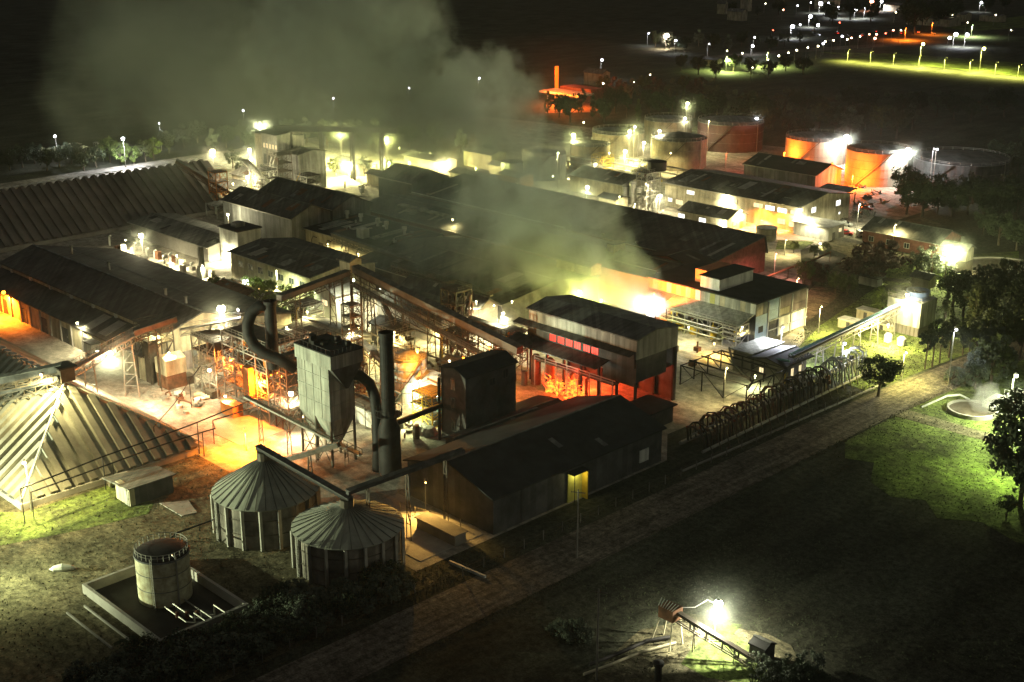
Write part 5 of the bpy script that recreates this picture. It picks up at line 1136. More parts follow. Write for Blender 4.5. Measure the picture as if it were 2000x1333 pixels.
for i in range(3): pipeline('overhead_pipe', '%s overhead pipe from the front in the tank farm' % ORD[i+1], [(-352, 366+i*9, 5), (-330, 368+i*9, 5), (-305, 368+i*9, 5), (-290, 366+i*9, 5)], .3, 'steell', 1)
MB().beam((-333, 278.9, 7.5), (-262, 278.9, 7.5), .35, .5).build('gutter', 'white', LONG)
# more process plant under and around the long conveyors
for i, (x0_, x1_, y0_, y1_, z1_, nz_, m_, l_) in enumerate([(-244, -238, 152, 157, 8, 3, 'steell', 'squat pale frame behind the loading tower'), (-234, -227, 160.5, 165, 9, 4, 'steel', 'brown frame in the middle of the yard'), (-222, -216, 150, 155, 10, 4, 'steell', 'pale frame behind the loop duct'), (-212, -207, 156, 160, 8, 3, 'rust', 'rusty frame behind the grey-green hopper'), (-226, -220, 178, 184, 7, 3, 'steell', 'pale frame under the upper covered conveyor'), (-213, -206, 186, 191, 8, 3, 'steel', 'brown frame under the lower covered conveyor'), (-202, -197, 192, 198, 9, 4, 'steel', 'brown frame at the left end of the burning hall'), (-258, -252, 176, 182, 7, 3, 'steell', 'pale frame in front of the gabled house'), (-272, -264, 176, 182, 6, 2, 'steel', 'low frame below the yellow-green wall'), (-386, -379, 250, 257, 12, 4, 'white', 'white frame at the open end of the long store'), (-376, -369, 262, 268, 10, 4, 'steell', 'cluttered frame at the foot of the mill'), (-392, -386, 262, 268, 15, 5, 'steel', 'tall thin frame left of the mill foot'), (-336, -330, 372, 378, 7, 3, 'yel', 'yellow-lit frame between the tanks'), (-316, -310, 376, 382, 8, 3, 'steell', 'pale frame before the dark-capped tank'), (-302, -297, 356, 361, 9, 3, 'steell', 'frame left of the slender lattice tower')]):
    t = frame('equipment_frame', l_, 'steel structure', (x0_, x1_, y0_, y1_), .03, z1_, 2, 1, nz_, m_, wd=.2, decks=list(range(1, nz_)))
    for k in range(4):
        x, y = rn.uniform(x0_+.6, x1_-1.5), rn.uniform(y0_+.5, y1_-.8); zb_ = z1_/nz_*rn.randint(1, nz_-1)+.15
        if k % 2: MB().rev(x+.6, y, [(.01, zb_), (.6, zb_), (.6, zb_+1.4), (.01, zb_+1.6)], 12).build('vessel', rn.choice(['white', 'steell', 'rust']), t)
        else: MB().tube([(x, y0_-.3, .1), (x, y0_-.3, z1_*.8), (x+1, y0_+.6, z1_+.6)], .18, 7).build('pipe', rn.choice(['white', 'steell', 'yel']), t)
for i, (a_, b_, w_, l_) in enumerate([((-255, 150, 9), (-228, 170, 6), 1.0, 'thin conveyor behind the loading tower'), ((-226, 172, 6), (-200, 160, 9), 1.0, 'thin conveyor rising behind the chimney'), ((-236, 188, 9), (-212, 176, 5), 1.0, 'thin conveyor falling below the long covered one'), ((-214, 196, 8), (-193, 196.5, 7), 1.2, 'short conveyor entering the burning hall'), ((-268, 172, 7), (-250, 166, 7), .9, 'short level conveyor in the middle yard'), ((-300, 221, 8.5), (-262, 222, 6.5), 1.0, 'pipe-like conveyor before the yellow shed end'), ((-262, 212.2, 8.5), (-224, 212.3, 8.3), 1.0, 'bright level conveyor left of the burning hall')]):
    gallery('conveyor', l_, a_, b_, w_, .7, 'concd', 'roof2', 3, 'steel', legw=.14, open_=(i % 2 == 0))
hall('low_shed', 'small pale shed under the thin conveyors', 'shed', (-236, -227, 171, 176.5), 4.2, 1., 'x', 'cream', 'roof2')
hall('low_shed', 'little white shed behind the chimney', 'shed', (-200, -193, 150, 155), 4, .8, 'x', 'white', 'roof2')
hall('low_shed', 'rust-roofed shed below the yellow-green wall', 'shed', (-290, -276, 174, 182), 4.6, 1.2, 'x', 'cream', 'rust')
hall('low_shed', 'white shed where the long store ends', 'shed', (-398, -388, 246, 256), 5, 1.4, 'x', 'white', 'roof2')
hall('low_shed', 'pale shed behind the open end of the long store', 'shed', (-410, -398, 258, 268), 6, 1.6, 'x', 'cream', 'roof2')
for (px, py, h_) in ((486, 372, 7), (520, 352, 8), (500, 345, 7)): pass
# yard clutter between front warehouse and middle sheds
rn = random.Random(77)
cl = ['white pipe elbow', 'grey valve box', 'pale vent stack', 'rusty bin', 'white drum', 'pale cabinet']
for i in range(26):
    px, py = (300+i*9.5, 505+i*3.2) if i < 14 else (215+(i-14)*12, 478+(i-14)*4.5)
    p = P(px+rn.uniform(-4, 4), py+rn.uniform(-4, 4)); k = i % 6
    t = thing('yard_unit', '%s in the lit alley, item %s of the clutter from the left' % (cl[k], ORD[i+1]), 'equipment', p, 'equipment in the lit alley behind the front warehouse')
    h_ = rn.uniform(1.2, 4)
    if k in (0, 2): MB().tube([p, p+Vector((0, 0, h_)), p+Vector((1, 0, h_+.4))], .35, 8).build('pipe', 'white', t)
    elif k == 4: MB().rev(p.x, p.y, [(.01, .03), (.9, .03), (.9, h_*.6), (.01, h_*.65)], 12).build('shell', 'white', t)
    else: MB().box(p.x, p.x+1.8, p.y, p.y+1.2, .03, h_*.6).build('body', ['white', 'steell', 'white', 'rust', 'white', 'cream'][k], t)
p = P(396, 545); t = thing('slim_stack', 'slim pale vertical stack left of the white tower', 'stack', p); MB().box(p.x-.6, p.x+.6, p.y-.6, p.y+.6, .03, 9).build('shaft', 'pale', t)
for i in range(16):
    p = P(770+rn.uniform(-45, 70), 505+i*3.0); t = thing('process_unit', '%s by the yellow shed end, %s from the back' % (['short pale pipe', 'steel drum', 'bent pipe'][i % 3], ORD[i//3+1]), 'equipment', p, 'small equipment at the end of the yellow shed')
    MB().tube([p, p+Vector((0, 0, rn.uniform(2, 5)))], .4, 8).build('pipe', rn.choice(['steell', 'white', 'steel']), t)
# ------------------------------------------------------------ work site with boom at the bottom
a, b = P(1318, 1196, 5.5), P(1475, 1292, 1.0)
gallery('boom_conveyor', 'long thin boom conveyor sloping down across the lit grass', tuple(a), tuple(b), .5, .25, 'steell', 'steel', 2, 'steel', truss=True, legw=.1)
t = thing('boom_drive', 'dark cluttered drive head at the top of the boom conveyor', 'machine', (a.x, a.y, 0))
MB().box(a.x-2, a.x+.6, a.y-1.2, a.y+1.0, 4.4, 6.2).build('casing', 'rust', t)
for (dx, dy) in ((-1.8, -1), (-1.8, .8), (.4, -1), (.4, .8)): MB().beam((a.x+dx, a.y+dy, 4.4), (a.x+dx*1.6, a.y+dy*1.6, 0), .16).build('leg', 'cream', t)
q = MB()
for i in range(7): q.beam((a.x-2+i*.4, a.y-1.2, 6.2), (a.x-1.7+i*.5, a.y-.9, 7.4), .1)
q.build('bracket', 'white', t)
MB().tube([a+Vector((.3, .5, .6)), a+Vector((1.5, 2.6, .3)), a+Vector((2.2, 4.5, 1.0)), P(1395, 1178, 6.4)], .06, 6).build('cable', 'white', t)
pipeline('hose', 'dark hose bundle trailing left from the boom head', [tuple(P(x, y, .5)) for x, y in ((1310, 1245), (1265, 1252), (1220, 1272), (1150, 1300))], .28, 'black', 9)
pipeline('hose', 'pale lower hose trailing left from the boom head', [tuple(P(x, y, .4)) for x, y in ((1320, 1256), (1250, 1275), (1190, 1300), (1140, 1318))], .2, 'cream', 9)
t = hall('dark_kiosk', 'small dark gabled box at the foot of the boom conveyor', 'hut', (P(1485, 1292).x-1.3, P(1485, 1292).x+1.3, P(1485, 1292).y-1, P(1485, 1292).y+1.4), 2.6, .5, 'x', 'darkw', 'roofb', oh=.15)
t = thing('post', 'short dark post casting a shadow on the dirt of the work site', 'post', P(1285, 1330)); p = P(1285, 1330); MB().tube([p, p+Vector((0, 0, 2.4))], .5, 10).build('shaft', 'black', t); MB().rev(p.x, p.y, [(.75, 2.4), (.75, 2.9), (.01, 3.1)], 10).build('cap', 'black', t)
# telephone poles
for i, (px, py, h_, l_) in enumerate(((1165, 1330, 14, 'tall thin utility pole at the bottom centre'), (1127, 1090, 12, 'thin utility pole in the dark field below the lit porch'))):
    p = P(px, py); t = thing('utility_pole', l_, 'pole', p); MB().tube([p, p+Vector((0, 0, h_))], [.16, .1], 8).build('pole', 'concd', t); MB().beam(p+Vector((-1, -.6, h_-.5)), p+Vector((1, .6, h_-.5)), .12).build('crossarm', 'steel', t)
# vehicles
car(1653, 459, .3, 'red', 'red car parked under the workshop canopy edge', van=False)
car(1688, 463, 1.1, 'white', 'white car right of the red car by the workshop', van=True)
car(1694, 411, .2, 'red', 'small red vehicle on the scrap yard behind the workshop')
car(1652, 442, .2, 'white', 'white car close to the dark workshop gable')
for i in range(16):
    p = P(1640+rn.uniform(0, 95), 365+rn.uniform(0, 95)); t = thing('scrap_heap', ORD[i+1] + ' heap of grey scrap from the far end of the yard', 'scrap', p, 'scrap heaps on the yard behind the workshop')
    m_ = MB()
    for k in range(9): m_.beam(p+Vector((rn.uniform(-2, 2), rn.uniform(-2, 2), .1)), p+Vector((rn.uniform(-2, 2), rn.uniform(-2, 2), rn.uniform(.5, 1.6))), rn.uniform(.1, .5))
    m_.build('scrap', rn.choice(['steel', 'steell', 'concd']), t)
# pond rim
c = P(1985, 560); t = thing('round_pond', 'large round basin with a pale rim on the lit lawn at the right', 'basin', (c.x, c.y, 0))
MB().rev(-158.5, 352, [(15, .03), (15, .8), (14.3, .8), (14.3, .2), (.01, .15)], 60).build('rim', 'conc', t)
MB().rev(-158.5, 352, [(14.28, .5), (.01, .52)], 60).build('water', MATS['murky_water'], t)
# ------------------------------------------------------------ trees and shrubs
def grp(lst, key, g, lab, name='tree', cat='tree', wx=1.):
    for k, (px, py, h) in enumerate(lst):
        kk = key if isinstance(key, str) else key[k % len(key)]
        rk = 1 + sum(1 for q in lst if q[0] < px or (q[0] == px and q[1] < py))
        tree(px, py, h, kk, lab[k] if isinstance(lab, list) else (lab if len(lst) == 1 else lab + ', %s from the left' % ORD[rk] + (', front row' if any(abs(q[0]-px) < 12 and q[1] < py for q in lst if q != (px, py, h)) else '')), name, g, wx, cat=cat)
grp([(1992, 990, 17)], 'oak', None, 'big black tree at the right edge below the steaming pit', wx=.85)
grp([(2005, 900, 14), (1965, 1010, 4)], 'oak2', 'black foliage at the right edge', 'dark foliage beside the big black tree at the right edge')
grp([(1715, 775, 9)], 'oak2', None, 'dark bushy tree at the far end of the pipe bends')
grp([(1806, 722, 12), (1820, 718, 13), (1835, 710, 12), (1853, 700, 11), (1880, 695, 10), (1893, 690, 9)], 'tall', 'row of tall thin-trunked trees by the lawn', ['first slender tree from the left right of the cooling tower', 'second slender tree right of the cooling tower', 'third slender tree, tallest, right of the cooling tower', 'fourth slender tree right of the cooling tower', 'slender tree just behind the light mast', 'slender tree right of the light mast'])
grp([(1722, 612, 6.5)], 'bright', None, 'round bright green tree left of the cooling tower', wx=1.25)
grp([(1905, 760, 9), (1935, 750, 10), (1960, 735, 9), (1925, 700, 12), (1960, 690, 13), (1990, 700, 12), (1905, 715, 11)], ['grey', 'olive', 'grey', 'fir'], 'green-lit trees behind the steaming pit', 'green-lit tree behind the steaming pit')
grp([(1900, 650, 12), (1930, 640, 13), (1965, 640, 13), (1995, 650, 12), (1880, 620, 11), (1915, 605, 12), (1950, 600, 13), (1985, 595, 12), (1860, 600, 10), (1845, 640, 9)], ['fir', 'oak', 'oak2'], 'dark wood at the right edge', 'dark tree in the wood at the right edge')
grp([(1700, 555, 11), (1680, 545, 9), (1725, 540, 10)], 'red', 'brownish trees above the lawn', 'brownish tree above the lawn behind the process building', wx=1.2)
grp([(1630, 575, 6), (1605, 560, 6), (1655, 580, 6), (1585, 555, 6), (1570, 560, 7)], ['olive', 'red'], 'shrubby trees behind the process building', 'shrub behind the process building')
grp([(1792, 545, 9), (1818, 548, 10), (1845, 545, 8)], 'grey', 'open trees on the lit lawn by the round basin', ['leftmost open tree on the lit lawn', 'middle open tree on the lit lawn', 'rightmost open tree on the lit lawn'])
grp([(1590, 505, 4), (1610, 500, 4), (1550, 495, 3.5)], 'olive', 'bushes by the brown pipe line', 'bush by the brown pipe line')
grp([(1770, 420, 12), (1800, 425, 13), (1830, 420, 11), (1860, 425, 12), (1890, 420, 11), (1920, 425, 12), (1950, 430, 12), (1985, 435, 13), (1790, 395, 11), (1840, 400, 11), (1900, 400, 11), (1960, 400, 11), (1920, 460, 9), (1950, 480, 10), (1985, 490, 10), (1762, 395, 13)], ['oak', 'oak2', 'oak'], 'dark trees in front of the widest tank', 'dark tree before the widest tank')
grp([(1985, 345, 14), (1950, 330, 12), (2010, 310, 14)], 'oak', 'dark trees right of the widest tank', 'dark tree right of the widest tank')
grp([(1420+i*30, 255+(i % 3)*9, 12+i % 3) for i in range(13)], ['grey', 'oak', 'olive', 'oak2'], 'dim trees behind the orange-lit tanks', 'dim tree behind the orange-lit tanks')
grp([(1400+i*33, 225+(i % 4)*5, 12+i % 3) for i in range(18)], ['oak', 'grey', 'oak2'], 'second row of dim trees behind the tanks', 'dim tree in the far row behind the tanks')
grp([(1070+i*22, 222+(i % 3)*9, 11+i % 4) for i in range(16)], ['fir', 'oak', 'oak2', 'tall'], 'tree belt behind the tank farm', 'dark tree behind the tank farm')
grp([(1180+i*26, 185+(i % 3)*8, 10+i % 3) for i in range(9)], ['olive', 'red', 'grey'], 'pale trees beside the orange filling station', 'pale scrubby tree by the filling station')
grp([(1330+i*34, 140+(i % 3)*7, 11) for i in range(8)], ['oak', 'oak2'], 'trees below the far lit road', 'dark tree below the far lit road')
grp([(1280+i*28, 92+(i % 3)*6, 12) for i in range(10)], ['oak', 'grey'], 'far trees round the warm lamp', 'far tree near the distant warm lamp')
grp([(1590, 70, 18), (1625, 50, 20), (1785, 68, 28), (1800, 62, 26), (1830, 52, 22), (1855, 50, 22), (1760, 40, 18), (1700, 45, 18), (1660, 40, 18), (1560, 95, 14), (1960, 20, 14), (1925, 25, 14), (1480, 40, 14), (1430, 30, 12), (1520, 30, 14)], ['tall', 'oak', 'oak2'], 'far trees among the town lights', 'far tree among the town lights')
grp([(215, 318, 10), (236, 322, 9)], 'bright', 'bright green trees under the white lamp', ['left bright green tree under the white lamp at the upper left', 'right bright green tree under the white lamp at the upper left'])
grp([(500, 372, 6), (523, 352, 8), (470, 345, 7), (455, 330, 8)], 'grey', 'trees before the mill', 'hazy tree before the mill')
grp([(262, 320, 7), (285, 318, 9), (300, 314, 9)], ['bright', 'olive'], 'dimmer green trees behind the long store', 'dim green tree behind the long store ridge')
grp([(20+i*24, 335-(i % 3)*7, 9) for i in range(8)], ['oak', 'oak2'], 'dark trees beyond the long store', 'dark tree beyond the long store at the left')
grp([(330+i*28, 300-(i % 3)*10, 10) for i in range(7)], ['oak', 'grey'], 'smoky trees behind the warm floodlight', 'smoky tree behind the warm floodlight')
grp([(640, 290, 12), (735, 300, 14), (800, 290, 11), (690, 285, 11), (600, 280, 11), (560, 275, 10), (850, 285, 10), (900, 300, 10), (950, 320, 8), (655, 345, 7), (712, 345, 8), (760, 340, 6)], ['olive', 'grey', 'oak'], 'smoky trees round the gantry', 'smoky tree near the gantry')
grp([(515, 612, 9), (490, 592, 7), (540, 625, 7)], 'bright', 'floodlit trees below the white tower', ['tallest floodlit tree below the white tower', 'left floodlit tree below the white tower', 'right floodlit tree below the white tower'])
grp([(585, 640, 6), (560, 600, 6), (610, 600, 5), (450, 590, 6), (420, 575, 5)], 'olive', 'dim trees in the middle yard', 'dim tree in the middle yard')
# bushes in front of the silos
rn = random.Random(31); bl_ = []
for i in range(190):
    y = rn.uniform(64, 121); xw = rn.uniform(-150, -138.6) if y > 94 else (rn.uniform(-147.5, -138.6) if y > 74 else rn.uniform(-150, -138.6))
    if y > 100 and xw < -146: continue
    if y > 114: continue
    bl_.append((xw, y, rn.uniform(1.8, 4.0), rn.choice(['dshrub', 'gshrub', 'gshrub', 'oak', 'grey'])))
cnt_ = {}
for (xw, y, h_, ky) in sorted(bl_, key=lambda v: v[0]*.7+v[1]*.71):
    l_ = {'dshrub': 'low dark bush', 'gshrub': 'low grey-green bush', 'oak': 'dark small tree', 'grey': 'grey-green small tree'}[ky]
    wh = 'beyond the bund' if y < 76 else ('beside the bund wall' if y < 94 else 'below the right silo')
    cnt_[l_, wh] = cnt_.get((l_, wh), 0) + 1
    tree(0, 0, h_, ky, '%s %s, %s from the left' % (l_, wh, ORD[cnt_[l_, wh]]), 'bush', 'bushes in the thicket below the silos', 1.15, pos=(xw, y, 0), cat='bush')
for i in range(10):
    tree(1480+i*13, 1322+rn.uniform(-15, 30), rn.uniform(1.6, 3.2), ['gshrub', 'dshrub'][i % 2], ORD[i+1] + ' dark bush at the foot of the boom conveyor', 'bush', 'bushes at the foot of the boom conveyor', cat='bush')
for i in range(5): tree(1085+i*14, 1238+i*4, rn.uniform(2, 3), 'gshrub', ORD[i+1] + ' grey bush from the left by the thin utility pole', 'bush', 'bushes by the utility pole', cat='bush')
for i in range(9): tree(1860+i*12, 735+rn.uniform(-20, 25), rn.uniform(2, 4), 'gshrub', ORD[i+1] + ' green-lit bush from the left behind the steaming pit', 'bush', 'bushes behind the steaming pit', cat='bush')
# ------------------------------------------------------------ distant houses and filling station
p = P(1085, 205); t = thing('filling_station', 'distant orange-lit filling station with a tall sign', 'building', p)
MB().box(p.x-12, p.x+16, p.y, p.y+12, 5.2, 6.2).build('canopy', 'white', t)
for dx in (-9, 0, 12): MB().box(p.x+dx, p.x+dx+.6, p.y+3, p.y+3.6, .03, 5.19).build('column', 'white', t)
MB().box(p.x-16, p.x-15.2, p.y+16, p.y+18, .03, 17).build('sign_mast', bulbmat(O_, 1), t); MB().box(p.x-12, p.x+10, p.y+16, p.y+26, .03, 7).build('shop', 'brick', t)
struct('station_forecourt', MB().sheet(poly([(1065, 222), (1068, 196), (1140, 196), (1188, 210), (1160, 220)]), -.3, .05), mat('reddish_gravel', (.35, .2, .12), .95, 0, .3, .1))
lamp_light(t, (p.x, p.y-4, 9), 26000, (1, .16, .02), .5); lamp_light(t, (p.x+14, p.y-6, 8), 16000, (1, .2, .02), .5); lamp_light(t, (p.x-14, p.y+14, 14), 9000, (1, .1, .02), .5)
hs_ = [(1140, 165, 14, 7, 'pale-roofed building behind the filling station'), (1420, 40, 16, 8, 'faint pale house at the top right of centre'), (1400, 28, 9, 10, 'faint block of flats beside the pale house'), (1445, 22, 10, 12, 'second faint block of flats at the top'), (1770, 48, 40, 6, 'orange-lit low building among the town trees'), (1830, 40, 26, 6, 'smaller orange-lit building beside the tall dark trees'), (1912, 42, 20, 5, 'small white building on the far grass'), (1590, 18, 22, 9, 'white-lit building in the town lights'), (1725, 22, 24, 6, 'pale building under the town lamps'), (1370, 128, 12, 4, 'little pale kiosk by the far road'), (1830, 505, 9, 4, 'dim shed among trees above the round basin')]
for (px, py, w_, h_, l_) in hs_:
    p = P(px, py); t = hall('distant_building', l_, 'building', (p.x, p.x+w_, p.y, p.y+w_*.5), h_, h_*.25, 'x', 'cream', 'roof2')
for i in range(9):
    p = P(1600+i*28+rn.uniform(-6, 6), 66+rn.uniform(-4, 8)+0*i); car(0, 0, rn.uniform(0, 3), rn.choice(['white', 'grey', 'red']), 'distant car, %s on the far town road' % ['first from the left', 'second from the left', 'third from the left', 'fourth from the left', 'fifth from the left', 'sixth from the left', 'seventh from the left', 'eighth from the left', 'ninth from the left'][i], van=(i % 3 == 0), pos=(p.x, p.y, .05), lights=(i % 3 != 2), group='cars on the far town road')
for i in range(14):
    px, py = 15+i*13+rn.uniform(-6, 6), 312-i*1.3+rn.uniform(-8, 8); p = P(px, py)
    t = thing('greenhouse_frame', 'faint pale frame beyond the long store, %s from the left' % ORD[i+1], 'frame', p, 'faint pale frames beyond the long store')
    q = MB()
    for k in range(3): q.beam((p.x+k*2, p.y, .03), (p.x+k*2, p.y, 2.4), .25); q.beam((p.x+k*2, p.y, 2.4), (p.x+k*2, p.y+5, 2.4), .3)
    q.beam((p.x, p.y, 2.4), (p.x+4, p.y, 2.4), .3); q.build('frame', 'white', t)
# ------------------------------------------------------------ lamps
K = 1000
# front yard and left
lamp(7, 572, 5.4, 60*K, O_, .8, 'wall', label='orange wall lamp at the left edge on the long warehouse', s=14, pos=PY(7, 572, 130))
lamp(151, 632, 6.0, 7*K, W_, .45, 'wall', label='small white lamp on the wall above the porch', pos=PY(151, 632, 130.2))
lamp(214, 691, 14.0, 26*K, W_, .95, 'bulk', label='blazing white floodlight slung under the yard conveyor')
lamp(190, 688, 14.6, 18*K, W_, .5, 'bulk', label='smaller white floodlight left of the blazing one on the conveyor')
lamp(432, 604, 16.5, 17*K, W_, 1.5, 'bulk', label='largest white floodlight above the orange lattice tower')
lamp(465, 606, 16.5, 1*K, B_, .35, 'bulk', label='tiny bluish lamp right of the largest floodlight')
lamp(409, 724, 7, 4*K, W_, .6, 'bulk', label='round white lamp on the left of the lattice frames')
lamp(568, 770, 8, 12*K, W_, .9, 'bulk', label='white floodlight in the gap left of the grey-green hopper')
lamp(590, 815, 5, 5*K, W_, .4, 'bulk', label='lower white lamp in the gap left of the hopper')
lamp(478, 842, 4.6, 48*K, (1, .23, .01), .5, 'flood', label='orange floodlight over the glowing concrete pad', s=12)
lamp(505, 745, 9, 28*K, O_, .4, 'bulk', label='upper orange lamp inside the lattice tower', s=12, pt=True)
lamp(450, 700, 11, 22*K, (1, .2, .02), .4, 'bulk', label='left orange lamp inside the lattice tower', s=12, pt=True)
lamp(440, 775, 4, 3*K, W_, .4, 'bulk', label='white lamp just above the orange container')
lamp(47, 905, 9.5, 22*K, Y_, .55, 'flood', label='white floodlight mast at the lit corner of the hipped store')
lamp(80, 733, 17.2, 30*K, Y_, .35, 'bulk', label='yellow lamp left of the lower-left store peak', zb=14)
lamp(-30, 1040, 9, 9*K, G_, .5, 'flood', label='floodlight just outside the left edge')
# middle
lamp(275, 461, 8.5, 15*K, W_, 1.15, 'flood', label='big white floodlight above the lit alley')
lamp(440, 487, 4.6, 12*K, W_, .95, 'bulk', label='blazing floodlight in front of the white tower wall', zb=0)
lamp(480, 553, 5.5, 32*K, (.95, 1, .75), 1.5, 'flood', label='blazing floodlight among the trees below the white tower')
lamp(690, 548, 12, 12*K, (1, 1, .7), .55, 'bulk', label='bright lamp under the conveyor head house')
lamp(683, 643, 14, 12*K, W_, .55, 'bulk', label='white lamp on the lattice mast behind the hopper')
lamp(815, 685, 13, 11*K, (1, .33, .03), .65, 'bulk', label='strong orange lamp under the long conveyor', s=14, pt=True)
lamp(878, 706, 9, 4*K, W_, .35, 'bulk', label='small white lamp above the dark tower')
lamp(852, 775, 2.5, 13*K, (1, .97, .8), .8, 'bulk', label='white floodlight left of the dark tower')
lamp(820, 745, 6, 6*K, G_, .3, 'bulk', label='greenish lamp over the yellow-lit stairs')
lamp(778, 498, 6, 11*K, Y_, .6, 'bulk', label='warm lamp at the end of the yellow shed')
lamp(779, 523, 4, 4*K, O_, .5, 'bulk', label='orange lamp below the yellow shed end', s=14)
lamp(816, 517, 5, 3*K, W_, .35, 'bulk', label='small white lamp right of the yellow shed')
lamp(826, 534, 5, 3*K, W_, .35, 'bulk', label='second small white lamp right of the yellow shed')
lamp(700, 505, 5, 24*K, Y_, .3, 'bulk', label='yellow lamp near the yellow shed wall', pos=PY(700, 497, 222))
lamp(640, 488, 5, 20*K, Y_, .25, 'bulk', label='second yellow lamp near the yellow shed wall', pos=PY(640, 478, 222))
lamp(884, 430, 9.5, 4*K, Y_, .4, 'bulk', label='warm lamp on the smoky hall roof')
lamp(983, 613, 11, 9*K, W_, .55, 'flood', label='white lamp left of the burning hall roof')
lamp(1132, 571, 11, 9*K, (1, .9, .2), .7, 'flood', label='yellow lamp glowing in the smoke behind the burning hall', pt=True)
lamp(1175, 588, 8, 7*K, (.85, 1, .15), .35, 'flood', label='green-yellow lamp low in the smoke behind the burning hall', pt=True)
lamp(1268, 588, 11.5, 14*K, (1, 1, .92), 1.5, 'flood', label='blinding white floodlight inside the steam cloud', pt=True)
lamp(0, 0, 0, 60*K, (1, .17, .02), .25, 'flood', pos=(-194, 238.5, 9.5), aim=(125, (-198, 248, 8.8)), label='added orange lamp facing the coloured sheet wall')  # lamp added to bring out the orange of the sheets
lamp(1345, 640, 4.4, 3*K, Y_, .3, 'bulk', label='yellow lamp in the left of the process frame')
lamp(1395, 672, 3.2, 4.5*K, (1, .62, .14), .35, 'bulk', label='amber lamp in the middle of the process frame')
lamp(1450, 640, 4.4, 3*K, Y_, .3, 'bulk', label='yellow lamp in the right of the process frame')
lamp(1420, 720, 8, 4*K, Y_, .3, 'flood', label='lamp over the dark pipe trestle')
lamp(1475, 735, 3, 2*K, G_, .3, 'bulk', label='small lamp on the control house wall')
lamp(1650, 672, 7, 4.5*K, B_, .5, 'flood', label='bluish-white floodlight over the bright pipe bends')
lamp(1530, 640, 9, 18*K, B_, .3, 'flood', label='bluish lamp by the pale blue end wall')
lamp(1560, 800, 9, .0*K, B_, .01, 'flood', label='unlit lamp mast beside the track') if 0 else None
# right
lamp(1772, 577, 11, 8*K, W_, .7, 'bulk', label='white floodlight on the cooling tower roof')
lamp(1735, 635, 6, 26*K, Y_, .35, 'bulk', label='yellow lamp left of the cooling tower', pt=True)
lamp(1770, 690, 7, 14*K, (1, .9, .25), .4, 'flood', label='yellow lamp over the lawn below the cooling tower')
lamp(1868, 645, 13, 4*K, B_, .4, 'street', label='lamp on the tall mast at the bend of the track')
lamp(1826, 602, 6, 9*K, (1, 1, .8), .4, 'bulk', label='lamp lighting the slender tree tops')
lamp(1985, 735, 11, 46*K, (.93, 1, .62), .6, 'flood', label='floodlight mast at the right edge by the settling tanks')
lamp(1990, 840, 9, 18*K, (.80, 1, .35), .5, 'flood', label='floodlight hidden behind the big black tree')
lamp(1862, 487, 9, 34*K, (1, 1, .5), 1.0, 'flood', label='yellow floodlight by the round basin', pt=True)
lamp(1403, 1180, 6.5, 17*K, (1, .98, .72), 1.05, 'flood', label='glaring floodlight on a pole above the boom conveyor')
lamp(0, 0, 0, 14*K, (1, .55, .12), .2, 'flood', pos=(-157, 133, 5.6), aim=(125, (-152, 125, 0)), label='amber lamp over the apron before the dark shed gable')
